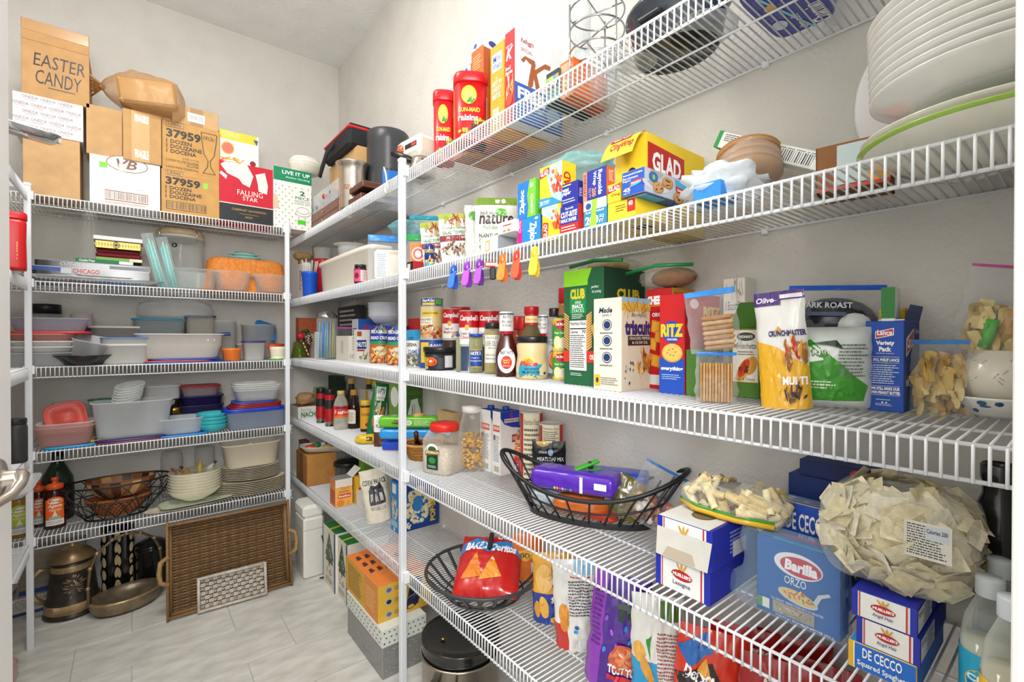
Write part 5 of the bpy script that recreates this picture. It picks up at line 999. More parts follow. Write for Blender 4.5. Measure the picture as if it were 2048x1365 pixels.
t = Rnd('nut_can', 'small blue and yellow nut can beside the baking soda', 'can', S2, 859, ('x', .895), 19, 490); t.prof([(1e-5, 0), (1, 0), (1, .95), (.96, 1), (1e-5, 1)], '1d3a8a', 'gloss'); p = t.wrap(1.005); p.text('PLANTERS', .2, .62, .8, .78, 'f2d030', b=.03).rect(.0, .0, 1, .22, '2f9fc8').food(.5, .3, .3, .14, ['d9a84a', 'c08a34', 'f0cf80'], 14, 3, .3); t.lay(p)
def pouch(name, label, p, z, w, h, tk, col, seed, draw, rz=None, tilt=(0, 0), m='foilbag', group=None, taper=0, wr=.003, nu=18, nv=26, flop=0, cat='bag', stand=.3, pinch=0):
    t = thing(name, label, cat, (p.x, p.y, z), face_cam(p) if rz is None else rz, group, tilt); bg = Bag(w, h, tk, .05, wr, seed, stand, taper, flop, pinch)
    obj('pouch', bg.build(col, nu, nv), m, t)
    if draw: p_ = bg.pr(); draw(p_); obj('printed_panel', p_, 'gloss', t.children[0])
    return t
def pecan(p):
    p.food(.5, .86, .42, .09, ['8a4a2a', 'b8442a', 'd9a46a', '9aa84a'], 22, 2, .22).text('Orchard Valley', .1, .66, .9, .73, '3a3a34', sh=.3).text('SALAD TOPPERS', .1, .57, .92, .64, '3f8a4a', b=.02).rect(0, .44, 1, .55, '8a3238').text('GLAZED PECANS', .12, .48, .9, .53, 'f6eeea', b=.02).food(.5, .28, .44, .13, ['6a4a38', 'a88a68', 'd8c8a8', '7a3a30', '4a3428'], 60, 5, .14)
pec = lambda a, b: 'a8b04a' if b > .9 else 'f0eee8'
pouch('pecan_pouch', 'glazed pecan salad topper pouch nearer the post', on_x(873, .945), S2 + DK, .095, .19, .045, pec, 3, pecan, group='pecan pouches', tilt=(0, -.10)); pouch('pecan_pouch', 'glazed pecan salad topper pouch in front of the nature bag', on_x(913, .925), S2 + DK, .105, .185, .045, pec, 5, pecan, group='pecan pouches', tilt=(0, -.08))
pouch('silver_pouch', 'plain silver foil pouch turned edge-on beside the nature bag', on_x(947, .945), S2 + DK, .06, .2, .05, 'cfcdc8', 8, lambda p: p.ell(.5, .8, .3, .08, '5a9a3a'), wr=.006)
def nature(p): p.rect(0, .88, 1, 1, '6f8f2a').text('back to', .12, .72, .42, .78, '4a3a34', sh=.2).text('nature', .1, .56, .92, .74, '3a2c2c', b=.02, sh=.1).ell(.62, .76, .15, .06, '5fae3a').text('Plant Based Snacks', .2, .48, .85, .54, '4f9a3a', sh=.2).text('NANTUCKET', .1, .34, .75, .41, '3a4a2a', b=.02).text('GRANOLA', .1, .27, .6, .32, '5a5a4a').poly([(.1, .2), (.2, .3), (.16, .1)], '4f8a3a')
pouch('nature_pouch', 'light grey snack pouch with green top reading back to nature', on_x(992, .985), S2 + DK, .145, .215, .05, 'd9d6cf', 9, nature)
b = bx('white_box', 'small white and grey box lying at the shelf edge, lower of two', S2, 995, .885, 961, 1034, 470, {'*': 'e9e8e6', 'R': '9a9ea4'}); b.L.rect(.3, .1, .55, .8, 'd8b04a').rect(.34, .2, .5, .7, 'e9e8e6'); b.done()
b2 = bx('white_box', 'small white box with red stroke on top of the white and grey box', b.top, 1030, .89, 996, .08, 437, {'*': 'f0efed'}, lift=0); b2.L.rect(.3, .6, .8, .7, 'c8443a').ell(.4, .2, .1, .1, 'c89a5a').ell(.65, .2, .1, .1, 'b8884a'); b2.done()
# bag and wrap boxes
z1 = bx('bag_box', 'blue sandwich bag box with pink stripe, lower of the zip bag boxes', S2, 1080, .905, 1035, 1095, 428, {'*': '1a86d0', 'R': '1a4f9a', 'T': '1a86d0'}, group='zip bag boxes'); z1.L.rect(0, 0, .22, 1, 'd21a8a').text('SNACK', .04, .5, .17, .95, 'f8d8ee', r=-1).text('Ziploc', .48, .06, .86, .8, 'ffffff', b=.04, r=-1).ell(.85, .9, .08, .05, 'bfe4f6'); z1.R.rect(.2, 0, 1, .5, '7ad02a'); z1.done()
z2 = bx('bag_box', 'blue and green SANDWICH bag box standing on the pink-striped one', z1.top, 1071, .905, 1035, 1083, 355, {'*': '1a78d0', 'R': '5fc020'}, lift=0, group='zip bag boxes'); z2.L.poly([(.55, 0), (1, 0), (1, 1), (.68, 1), (.55, .6), (.62, .3)], '7ad32a').text('Ziploc', .14, .12, .46, .78, 'ffffff', b=.04, r=1).text('SANDWICH', .74, .08, .88, .6, 'ffffff', b=.02, r=1).text('90', .7, .78, .92, .9, 'ffffff', b=.02, r=1); z2.done()
def glad(b, up):
    p = b.L
    p.poly([(.42, .95), (1, 1), (1, 0), (.75, 0), (.5, .3), (.36, .7)] if up else [(0, 1), (.8, 1), (.95, .5), (.5, .55), (0, .8)], 'b7dcea').food(.78, .5, .2, .3, ['d8442a', 'e86a3a', 'c2301e', 'f0b860'], 26, 4, .25).ell(.62, .8, .06, .05, 'd86a3a').ell(.55, .62, .05, .05, 'd86a3a')
    if up: p.poly([(.02, .72), (.46, .78), (.46, .94), (.02, .88)], 'c8201c').text('GLAD', .06, .76, .42, .9, 'ffffff', b=.03).poly([(0, .0), (1, .0), (.6, .18), (0, .22)], '2f96d0').text('30', .05, .04, .18, .15, 'ffffff', b=.03).text('FREEZER', .22, .09, .48, .14, 'ffffff').text('QUART', .22, .04, .46, .08, 'ffffff'); b.R.text('GLAD', .1, .1, .6, .75, 'c8201c', b=.03, r=1)
    else: p.poly([(.02, .04), (.3, .0), (.36, .5), (.08, .54)], 'c8201c').text('GLAD', .1, .06, .3, .48, 'ffffff', b=.03, r=1)
    b.done()
g1 = bx('freezer_bag_box', 'yellow Glad food bag box lying sideways, under the other Glad box', S2, 1122, .9, 1084, 1150, 404, {'*': 'f4cf2a', 'E': 'd0a818'}, group='yellow food bag boxes'); glad(g1, False)
g2 = bx('freezer_bag_box', 'yellow Glad 30 count bag box with strawberries, stacked on its twin', g1.top, 1124, .9, 1079, 1152, 319, {'*': 'f4cf2a', 'E': 'd0a818'}, lift=0, group='yellow food bag boxes'); glad(g2, True)
c1 = bx('wax_paper_box', 'dark blue and red Cut-Rite wax paper box at the shelf edge', S2, 1156, .872, 1120, 1168, 405, {'*': '1a2a9a', 'R': 'c8261e', 'E': '141e70'}); p = c1.L; p.rect(0, 0, 1, .32, 'c8261e').text('Reynolds', .3, .82, .75, .93, 'ffffff', sh=.25).text('CUT-RITE', .06, .56, .96, .78, 'ffffff', b=.04, sh=.15).text('WAX PAPER', .06, .38, .92, .52, 'ffffff', b=.03, sh=.15).lines(.08, .06, .9, .26, 2, 'f6d8d4'); c1.done()
w1 = bx('wax_paper_box', 'plain navy wax paper box standing on the Cut-Rite box', c1.top, 1155, .874, 1123, 1167, 359, {'*': '1c2390', 'E': '14186a'}, lift=0); p = w1.L; p.text('wax', .06, .62, .48, .76, 'ffffff', b=.02).text('paper', .06, .44, .6, .6, 'ffffff', b=.02).rect(.06, .86, .6, .92, 'd9c860').lines(.08, .1, .88, .32, 2, 'c8ccf0'); w1.R.text('WAX', .2, .3, .8, .7, 'd8daf4', r=-1); w1.done()
s1 = bx('wrap_box', 'teal plastic wrap box marked 200 SQ FT with a lime tape strip', S2, 1213, .873, 1167, 1230, 391, {'*': '2a86b4', 'T': 'c8ccd0', 'E': '1d6a92'}); p = s1.L; p.rect(0, .62, 1, 1, 'd4d8da').ell(.22, .78, .12, .12, '1f4f9a').text('PLASTIC WRAP', .1, .5, .9, .58, 'ffffff', b=.01).text('200', .08, .08, .66, .4, 'ffffff', b=.04).text('SQ', .7, .25, .9, .38, 'ffffff', b=.02).text('FT', .7, .08, .88, .21, 'ffffff', b=.02).poly([(.38, 1), (.62, 1), (.56, .5), (.6, 0), (.28, 0), (.36, .5)], '9ad03a'); s1.done()
r1 = bx('foil_box', 'navy and orange Reynolds Wrap foil box on the teal wrap box', s1.top, 1212, .872, 1166, 1229, 330, {'*': '1f2f9a', 'R': 'd8622a', 'E': '161f70'}, lift=0); p = r1.L; p.rect(0, 0, .18, 1, 'ee8a6a').text('EVERYDAY', .03, .15, .14, .9, '3a1a3a', b=.02, r=-1).text('Reynolds', .62, .1, .84, .92, 'ffffff', b=.03, r=-1).text('Wrap', .42, .45, .6, .92, 'ffffff', b=.03, r=-1).text('200', .4, .08, .58, .38, 'f4a070', b=.03, r=-1).text('SQ FT', .24, .08, .36, .4, 'f4a070', r=-1); r1.R.text('200', .3, .5, .8, .9, 'ffd8c0', r=2); r1.done()
y1 = bx('cling_wrap_box', 'flat yellow cling wrap box at the bottom beneath the parchment box', S2, 1270, .868, 1215, .13, .042, {'*': 'f2cf2a', 'E': 'd0a818'}); y1.L.rect(.72, .3, 1, .95, 'c8261e').text('40', .76, .6, .92, .88, 'ffffff', b=.03).lines(.3, .4, .68, .8, 3, '7a5a1a'); y1.done()
y2 = bx('cling_wrap_box', 'small yellow Glad cling wrap box left of the parchment box', y1.top, 1241, .868, 1214, .10, 363, {'*': 'f2cf2a', 'E': 'd0a818'}, lift=0); y2.L.poly([(.05, .52), (.98, .66), (.98, .95), (.05, .82)], 'c8201c').text('GLAD', .12, .62, .92, .86, 'ffffff', b=.03).text('Cling', .3, .3, .95, .46, 'b0201c', b=.02); y2.done()
pk = bx('parchment_box', 'blue parchment paper box with cookies on its side, jutting over the shelf edge', y1.top, 1289, .852, 1243, 1372, 332, {'*': '1f3f9a', 'R': 'b8bcc8', 'L': '1d4fb0', 'T': '5a5a60', 'B': '2a5a9a', 'E': '8a90a8'}, lift=0); p = pk.L
p.text('ReynoldsKITCHENS', .06, .80, .9, .88, 'ffffff', b=.02, sh=.1).text('Parchment', .06, .66, .72, .76, 'ffffff').text('Paper', .06, .54, .42, .65, 'ffffff').ell(.62, .48, .28, .1, 'd0302a', rot=.2).text('SmartGrid', .42, .44, .84, .52, 'ffffff', b=.02, sh=.1).ell(.62, .4, .26, .05, '3fb0e0', rot=.2).text('45', .08, .16, .4, .32, 'ffffff', b=.03).text('SQ FT', .1, .06, .38, .13, 'ffffff')
p = pk.R; p.food(.25, .5, .22, .4, ['9aa0b0', 'c8ccd8', 'a8a0a0'], 8, 3, .4)
for x, y in ((.30, .32), (.52, .62), (.78, .14)): p.ell(x, y, .13, .24, 'a87a4a').ell(x - .01, y + .02, .11, .2, 'c8945c').food(x, y, .08, .14, ['4a2a1a', '3a2014'], 6, int(x * 90), .22)
p.ell(.18, .68, .1, .2, '1f5a7a').ell(.18, .68, .085, .17, '2f6fae').ell(.18, .66, .03, .1, '8fc04a').poly([(.7, .9), (.98, .8), (.98, .3), (.72, .4)], '3fb0e0').poly([(.7, .62), (.98, .56), (.98, .3), (.72, .4)], 'c8302e').text('SmartGrid', .74, .42, .97, .54, 'ffffff', b=.02); pk.U.rect(.1, .12, .55, .9, '2f9fd8').rect(.08, .1, .1, .92, 'ffffff'); pk.done()
gb = bx('cling_wrap_box', 'large yellow GLAD cling wrap box with open front flap', S2, 1292, .953, 1230, 1430, 262, {'*': 'f4d02a', 'E': 'd8b01c', 'T': 'e8c020'}); p = gb.R
p.poly([(.02, .55), (.62, .50), (.62, .86), (.02, .90)], 'c0181a').text('GLAD', .09, .6, .56, .82, 'ffffff', b=.04).text('ClingWrap', .66, .50, 1.0, .66, 'a82020', b=.03).poly([(.65, .36), (1, .36), (1, .45), (.65, .45)], '8a2a1c').text('Clear Plastic Wrap', .67, .38, .98, .43, 'fbe6b0').lines(.67, .26, .98, .33, 2, '6a5210')
p = gb.L; p.ell(.55, .52, .2, .14, '1f2a5a').text('Push', .46, .48, .64, .55, '8fc0e0').rect(.72, .28, .98, .42, 'c8261e').text('400', .75, .31, .94, .39, 'ffffff', b=.02); gb.done()
fl2 = B().grid(lambda a, b: (-gb.w / 2 - .002 - .055 * b, gb.d / 2 - a * gb.d * 1.02, gb.h - .062 * b * b), 8, 6, 'f2cf2a'); obj('flap', fl2, 'card', gb.root)
p = Pr(lambda a, b, o: (-gb.w / 2 - .003 - .055 * (1 - b), gb.d / 2 - a * gb.d, gb.h - .062 * (1 - b) ** 2 + .0006 + o), True); p.poly([(.1, .5), (.75, .5), (.75, .85), (.1, .85)], 'c0181a').text('GLAD', .16, .55, .7, .8, 'ffffff', b=.03).text('ClingWrap', .2, .12, .95, .4, 'a82020', b=.02); obj('printed_panel', p, 'print', gb.root)
q = on_x(1150, 1.03); lump('teal_film', 'sheet of pale teal plastic film draped over the food bag boxes', 'bag', q, g2.top + .002, .16, .24, .05, '9fdde0', 'tub', 5, wr=.35, flat=0)
q = on_x(1445, .965); lump('glove_bag', 'translucent white disposable gloves spilling toward the shelf edge', 'gloves', q, S2 + DK, .17, .15, .085, 'e8f0f4', 'frost', 7, wr=.45, fq=2.4); q = on_x(1425, .93); bxx = bx('glove_box', 'bright blue box peeking out beneath the white gloves', S2, 1440, .88, 1385, .07, .035, {'*': '2a86d8'})
q = on_x(1497, 1.055); ff = thing('coffee_filters', 'stack of brown paper coffee filters in torn clear wrap', 'filters', (q.x, q.y, S2 + .075), .5, None, (.0, .35))
for i in range(10): obj('filter', B().lathe([(1e-5, 0), (.04, 0), (.066, .016), (.0665, .017), (.04, .002), (1e-5, .002)], ['b98a58', 'a87844', 'c49a68'][i % 3], n=28).xf(Matrix.Translation((0, 0, i * .006))), 'kraft', ff)
bgf = Bag(.15, .075, .135, .05, .008, 4); obj('torn_wrap', bgf.build('eef2f2', 12, 12).xf(Matrix.Translation((0, 0, -.01))), 'cling', ff)
q0 = on_x(1475, 1.1); q1 = on_x(1700, 1.08); lb_ = thing('slicer_box', 'long white and green box leaning down toward the door end', 'box', (1.125, .42, S2 + .105), 0, None, (.5, 0))
obj('carton', B().box(-.045, -.17, 0, .028, .17, .036, {'*': 'eeefea', 'T': 'dfe6d4', 'E': 'c9cfc0', 'l': '4f8a4a'}, .0012), 'card', lb_); obj('end_cap', B().box(-.046, .165, -.001, .029, .176, .037, '2a9a4a', .001), 'card', lb_)
p = Pr(lambda a, b, o: (-.0455 - o, .17 - .34 * a, .036 * b)); p.lines(.04, .45, .25, .92, 4, '5a5a5a').lines(.3, .5, .8, .9, 3, '9a9a9a').bars(.46, .1, .66, .8, 'eeefea', '2a2a2a', 14); p.text('Mandoline Slicer', .7, .2, .98, .7, '2a6a3a', sh=.2); obj('printed_panel', p, 'print', lb_)
ob_ = thing('open_box', 'small open brown box with orange side beside the white plates', 'box', (1.06, .285, S2 + DK), .15)
for a in ((-.05, -.055, 0, -.047, .055, .085), (.047, -.055, 0, .05, .055, .085), (-.05, -.055, 0, .05, -.052, .085), (-.05, .052, 0, .05, .055, .085)): obj('wall_panel', B().box(*a, '8a5a34', .0005), 'kraft', ob_)
obj('base_panel', B().box(-.05, -.055, 0, .05, .055, .002, '7a4e2c', .0005), 'kraft', ob_); p = Pr(lambda a, b, o: (-.0505 - o, .055 - .11 * a, .085 * b)); p.rect(.3, .1, .72, .95, 'b9c8ca').rect(.72, .5, 1, 1, 'e0522a').rect(.72, 0, 1, .5, 'f0b03a').rect(0, 0, 1, .08, 'c8382a'); obj('printed_panel', p, 'print', ob_)
# plates and platters at the door end
def plate(label, x, y, z, r, col, h=.022, band=None, group=None, m='ceramic'):
    pf = [(1e-5, 0), (.58 * r, 0), (.62 * r, .002), (.95 * r, h * .9, band or col), (r, h), (r, h + .002, col), (.95 * r, h + .002), (.6 * r, .006), (1e-5, .006)]
    t = thing('plate', label, 'plate', (x, y, z), 0, group); obj('plate', B().lathe(pf, col, n=56), m, t); return t
z = S2 + .02
plate('paper plate with green striped rim at the bottom of the plate stack', 1.0, .10, S2 + DK, .162, 'eceadb', .03, '9ac04a'); plate('white speckled plate just above the green striped one', 1.0, .10, S2 + .018, .158, 'ecebe2', .028, 'd8d8c8')
for i in range(2): t = plate('clear scalloped glass plate inside the stack, %s of two' % ('lower', 'upper')[i], .995, .09, S2 + .045 + .022 * i, .105, 'dfe4d8', .016, None, None, 'glass')
t0 = plate('white dinner plate in the tall stack at the door end of the second shelf', 1.0, .095, S2 + .085, .15, 'eeede8', .03, None, 'stack of white plates')
t0['label'] = 'white dinner plate at the door end, lowest of ten stacked'
for i in range(1, 10): copy_tree(t0, (1.0 - .0015 * i, .095, S2 + .085 + .0125 * i), None, 'white dinner plate at the door end, %s of ten stacked' % ORD[i])
lump('green_pack', 'bright green packet lying on top of the white plates', 'pack', Vector((1.03, .12)), S2 + .085 + .0125 * 9 + .034, .16, .14, .03, '4fc01e', 'gloss', 9, wr=.05, sq=5)
pl = thing('platter', 'large round white platter standing upright against the wall behind the plates', 'platter', (1.118, .135, S2 + DK + .165), 0, None, (0, -pi / 2 - .16)); obj('platter', B().lathe([(1e-5, 0), (.10, 0), (.105, .002), (.162, .012), (.165, .014), (.16, .015), (.104, .005), (1e-5, .004)], 'dedada', n=64), 'ceramic', pl)
# spring clips on the front lip
def clip(label, u, v, c1, c2, rot=0.0, kind=0):
    q = on_x(u, XR - .006); t = thing('bag_clip', label, 'clip', (q.x, q.y, S2 - .048), rot, 'bag clips on the shelf lip')
    def paddle(y, sg, c, nm):
        b = B(); b.prism([(-.009, .02), (.009, .02), (.012, -.012), (.0125, -.028), (.008, -.04), (-.008, -.04), (-.0125, -.028), (-.012, -.012)], -.003, .003, c); b.xf(Matrix.Rotation(sg * .3, 4, 'X')); b.xf(Matrix.Translation((0, y, -.012))); b.xf(Matrix.Rotation(-.9 + .2 * sg, 4, 'Z')); obj(nm, b, 'gloss', t)
    paddle(-.012, -1, c1, 'front_paddle'); paddle(.012, 1, c2, 'rear_paddle')
    jb = B(); jb.lathe([(.012, 0), (.014, .008), (.013, .024), (.009, .03), (1e-5, .031)], mixc(c1, c2, .6), n=14, sy=.8); obj('jaw', jb, 'gloss', t)
    obj('spring', B().tube([(-.006, -.014, .004), (.0, -.017, .006), (.006, -.014, .004)], .0015, 'c4c4c4', 5), 'chrome', t); return t
clip('royal blue bag clip, first from the post', 908, 560, '1f6fe0', '1a4fb8'); clip('light purple bag clip next to the blue one', 936, 556, 'b04ad8', '7a1fa8'); clip('dark purple bag clip between the light purple and orange ones', 960, 548, 'a44ac8', '5f1290')
q = on_x(985, XR - .008); t = thing('bag_clip', 'black bag clip with an orange-red sliding bar', 'clip', (q.x, q.y, S2 - .045), -.6, 'bag clips on the shelf lip'); obj('bar', B().box(-.025, -.006, -.006, .02, .006, .010, 'e0462a', .004), 'gloss', t); obj('grip', B().box(-.008, -.005, -.045, .010, .005, -.006, '26282c', .004), 'rubber', t)
clip('orange bag clip, between the black and the red ones', 1007, 540, 'f08a2a', 'e0641a'); clip('red bag clip left of the yellow one', 1035, 535, 'f2542e', 'c8201e'); clip('yellow bag clip, nearest the door', 1071, 527, 'f2d23a', 'd8b020')
# ---------------------------------------------------------------- right wall, third shelf (from the corner outwards)
def can(label, z, u, near, w, vt, draw=None, col='c8281e', top='c9c6bf', name='food_can', group=None, lift=DK, cat='can', flip=False):
    t = Rnd(name, label, cat, z, u, near if not isinstance(near, float) else ('x', near), w, vt, group, lift=lift); r, h = t.r, t.h
    obj('body', B().lathe([(1e-5, 0), (.98 * r, 0), (1.02 * r, .002), (1.02 * r, .004), (r, .006, col), (r, h - .006, top), (1.02 * r, h - .004), (1.02 * r, h - .001), (.97 * r, h), (.95 * r, h - .003), (1e-5, h - .003)], top, n=32), 'gloss', t.root)
    if draw: p = t.wrap(1.004, .02, .98, 2.6); draw(p); t.lay(p)
    return t
def rjar(name, label, z, u, near, w, vt, pts, col, m='glass', capc=None, cap=(.86, 1.0, .8), fill=None, fz=(.02, .8, .94), fm='food', draw=None, wr=(1.004, .1, .6, 2.4), cat='jar', group=None, lift=DK, capm='plastic', sq=0, neckc=None):
    t = Rnd(name, label, cat, z, u, near if not isinstance(near, float) else ('x', near), w, vt, group, lift=lift)
    obj('body', B().lathe([(q[0] * t.r, q[1] * t.h) for q in pts], col, n=36, sq=sq), m, t.root)
    if fill: obj('contents', B().lathe([(1e-5, fz[0] * t.h), (fz[2] * t.r * .95, fz[0] * t.h), (fz[2] * t.r, (fz[0] + .03) * t.h), (fz[2] * t.r, fz[1] * t.h), (1e-5, fz[1] * t.h)], fill, n=30, sq=sq), fm, t.root)
    if capc: obj('cap', B().lathe([(cap[2] * t.r * .97, cap[0] * t.h), (cap[2] * t.r, cap[0] * t.h + .001), (cap[2] * t.r, cap[1] * t.h - .003), (cap[2] * t.r * .96, cap[1] * t.h), (1e-5, cap[1] * t.h)], capc, n=32), capm, t.root)
    if draw: p = t.wrap(*wr); draw(p); t.lay(p)
    return t
STR = [(1e-5, 0), (.92, 0), (1, .03), (1, .8), (.9, .86), (.84, .88)]
# Christmas group in the corner
t = Rnd('green_vase', 'square green glass vase at the corner of the third shelf', 'vase', S3, 601, ('x', .915), 28, 684, rz=.4); t.prof([(1e-5, 0), (1, 0), (1, .05), (.72, 1), (.66, 1), (.9, .08), (1e-5, .06)], '6a7a2a', 'syrup', 'vase', n=32, sq=6)
ct = B(); rn = random.Random(4)
for i in range(26): ct.ball((rn.uniform(-.6, .6) * .05, rn.uniform(-.5, .5) * .05, rn.uniform(-.02, .05)), rn.uniform(.009, .016), rn.choice(['1f5a34', '2a6a3c', 'b8202a', '6a3a24', '20402a', 'd8d0c8']), 7, 5)
ct.ball((-.03, -.04, .012), .024, 'c81a28', 10, 6)
xp = thing('christmas_pick', 'Christmas greenery with a red bow above the green vase', 'decoration', (*on_y(607, 3.38), t.top + .028)); o = obj('greenery', ct, 'plastic', xp); o['kind'] = 'stuff'; obj('bow', B().ball((-.03, -.055, .012), .02, 'c81a28', 12, 7, (1.3, .7, 1)), 'plastic', xp)
o_p = B(); 
for j in range(7):
    for i in range(9): a = 2 * pi * (i + .5 * (j % 2)) / 9; r = .026 * sin(pi * (j + 1.2) / 9); o_p.ball((r * cos(a), r * sin(a), .008 * j), .0075, '5a3a26' if (i + j) % 2 else 'c8b49a', 6, 4, (1, 1, .6))
xc = thing('pinecone', 'brown pinecone tipped with white beside the red bow', 'pinecone', (*on_y(620, 3.33), t.top - .012)); o = obj('scales', o_p, 'wood', xc); o['kind'] = 'stuff'; obj('core', B().ball((0, 0, .026), .02, '4a2e1e', 10, 7, (1, 1, 1.4)), 'wood', xc)
cn = B()
for k in range(8): cn.tube([(.005 * k, 0, -.012 * k), (.005 * (k + 1), 0, -.012 * (k + 1))], .0045, 'c8262a' if k % 2 else 'f2ece6', 6)
single('candy_cane', cn, 'plastic', 'striped candy cane hanging below the pinecone', 'candy cane', (*on_y(606, 3.33), t.top - .004))
b = Box('terracotta_box', 'terracotta orange basket box behind the Christmas pick', 'box', S3, 597, ('y', 3.5), .07, 640, 636, {'*': 'b85a34', 'E': '94442a'}, m='wicker')
b = bx('card_pack', 'clear pack of small cards standing beside the straw jar', S3, 629, .945, 621, .05, 668, {'*': 'c9ced0', 'E': 'e6e8e8'}, m='tub'); b = bx('white_book', 'thin white booklet standing left of the straw jar', S3, 636, .93, 629, .05, 664, {'*': 'f0f0ee'})
t = rjar('straw_jar', 'tall glass straw jar with chrome lid full of coloured straws', S3, 654, ('x', .955), 38, 622, [(1e-5, 0), (.95, 0), (1, .02), (1, .86)], 'dfe6e6', 'cling', None)
t.prof([(1.04, .85), (1.06, .86), (1.06, .89), (.7, .97), (.3, 1.0), (1e-5, 1.0)], 'c9cacb', 'chrome', 'lid')
for i in range(26):
    a = i * 2.4; r = t.r * .82 * sqrt((i + .5) / 26); obj('straw', B().tube([(r * cos(a), r * sin(a), .012), (r * cos(a + .25) , r * sin(a + .25), t.h * .76)], .0034, ['e8358a', '3aa0e0', 'c8e04a', '5ac8a0', '2a6ac8', 'f0f0a0', '6ad04a', '48b8e8'][i % 8], 5), 'plastic', t.root)
b = bx('napkin_box', 'ivory napkin holder box with barcode beside the straw jar', S3, 697, .985, 672, 712, 672, {'*': 'e6e0d2', 'E': 'c9c2b2'}); b.R.bars(.1, .08, .8, .3, 'f0eee8', '6a6a72', 14).lines(.5, .4, .9, .95, 5, 'a8a294'); b.L.rect(.4, .3, .6, .8, 'cfc8b8'); b.done()
q = on_x(690, 1.09); zipbag('small clear zip bag with a pink zip behind the napkin box', q, S3 + DK, .12, .21, .05, [('contents', B().box(-.04, -.012, .01, .04, .012, .13, 'c8c2b8', .01), 'cloth')], 'd86ac0', 11)
b = bx('black_box', 'black box with white lettering at the back under the second shelf', S3, 716, 1.15, 676, .05, 610, {'*': '3a3a38'}); b.L.lines(.1, .6, .9, .95, 4, 'd8d8d4'); b.done()
b = bx('blue_carton', 'blue carton with red letters behind the bread crumbs', S3, 716, 1.06, 704, 752, 638, {'*': '1f5fc0', 'L': 'd8dce6'}); b.R.text('KRUSTEAZ', .3, .72, 1.2, .86, 'c8202a', b=.03).text('Bread', .4, .55, .95, .68, 'f4f4f8', sh=.2); b.L.lines(.15, .2, .85, .8, 9, '8a2a3a'); b.done()
b = bx('nut_carton', 'white carton with food picture marked NUTS beside the bread crumbs', S3, 714, ('x', 1.0), .05, 744, 660, {'*': 'ece8e0'}); b.R.rect(0, .4, .62, .68, '1f3f8a').text('NUTS', .02, .46, .6, .62, 'ffffff', b=.03).rect(0, .33, .5, .38, 'c8302a').ell(.4, .16, .36, .13, 'f4f0e6').food(.4, .17, .28, .09, ['a85a3a', 'd8b88a', '6a8a4a'], 16, 3, .26).rect(0, .8, .3, .95, 'b05a2a'); b.done()
def crumbs(p): p.rect(0, .55, 1, 1, '1d3a9a').text('PROGRESSO', .1, .80, .9, .9, 'ffffff', b=.04, sh=.1).food(.5, .93, .3, .04, ['c8302a', 'e8b03a', '4a9a3a'], 10, 3, .3).text('BREAD CRUMBS', .1, .64, .9, .73, 'ffffff', b=.03).rect(.1, .5, .7, .6, '1f9a5a').rect(0, 0, 1, .5, 'c8642a').food(.5, .24, .5, .24, ['b84a22', 'e0923a', '8a3018', 'd87a34', 'f0c070'], 60, 7, .14).ell(.5, .32, .24, .13, 'efe0b8').poly([(.1, 0), (.18, 0), (.95, .6), (.88, .62)], 'd9b45a').text('Panko', .36, .29, .64, .36, '7a5a2a')
for u, x, lb in ((761, 1.06, 'tall blue Progresso bread crumb canister, left one'), (795, 1.05, 'tall blue Progresso bread crumb canister, right one behind the post')):
    t = can(lb, S3, u, x, 40, 652, crumbs, 'c8642a', '1d3fae', 'crumb_canister', 'bread crumb canisters', cat='canister')
q = on_x(770, 1.10)
t = Rnd('paper_bowl', 'patterned paper bowl, bottom of the stack over the bread crumbs', 'bowl', S3 + .225, 769, ('x', 1.10), 60, .045, 'stack of paper bowls', lift=0); r = min(t.r, .085); obj('bowl', B().lathe([(1e-5, 0), (.62 * r, 0), (1 * r, .038), (1.05 * r, .042), (1.05 * r, .044), (.96 * r, .04), (.6 * r, .003), (1e-5, .003)], 'e4e6ee', n=36), 'card', t.root)
for i in range(1, 7): copy_tree(t.root, (t.root.location.x, t.root.location.y, t.root.location.z + i * .011), None, 'patterned paper bowl, number %s up in the stack over the bread crumbs' % ('two', 'three', 'four', 'five', 'six', 'seven')[i - 1])
can('small tin under the paper bowls that tops the back of the crumbs', S3, 775, 1.12, 30, .222, None, '8a8f98', name='plain_can')
b = bx('red_carton', 'red carton with gold script behind the clam can', S3, 846, 1.1, 815, .05, 636, {'*': 'b8201e'}); b.L.text('Rice', .55, .35, .95, .7, 'e8b84a', sh=.3, b=.02); b.done()
b = bx('light_blue_box', 'light blue small carton between the post and red carton', S3, 829, 1.05, 812, .05, 660, {'*': '3aa6dc'}); b.L.text('BUTTER', .3, .6, .95, .8, '1a5a8a'); b.done()
def clams(p): p.rect(0, .5, 1, 1, 'eef0ee').rect(.68, .0, 1, .7, '2f8fd8').text('GEISHA', .1, .78, .6, .92, '1a1a1a', b=.03).text('CLAMS', .2, .5, .62, .66, '1f3f9a', b=.03).food(.4, .24, .3, .2, ['6a665c', 'a8a294', 'd8d2c0', '4a463e', '7a9a4a'], 34, 3, .2)
can('short blue and white clam can right of the post', S3, 829, 737, 34, 681, clams, '9a968c')
def beans(p): p.rect(0, .38, 1, 1, 'd8c48a').poly([(.1, .84), (.6, .88), (.86, .74), (.6, .66), (.12, .76)], 'e8c84a').text('HANOVER', .16, .76, .7, .83, '3a2a14', b=.02).rect(0, .42, .5, .66, 'f2ead6').text('SEASONED', .04, .56, .48, .63, '3a2a1a', b=.02).text('Chili Beans', .06, .47, .46, .54, '5a3a2a').food(.5, .2, .5, .2, ['a8441e', 'c8622a', 'e0a060', '7a2a14', 'd8b890'], 56, 5, .15)
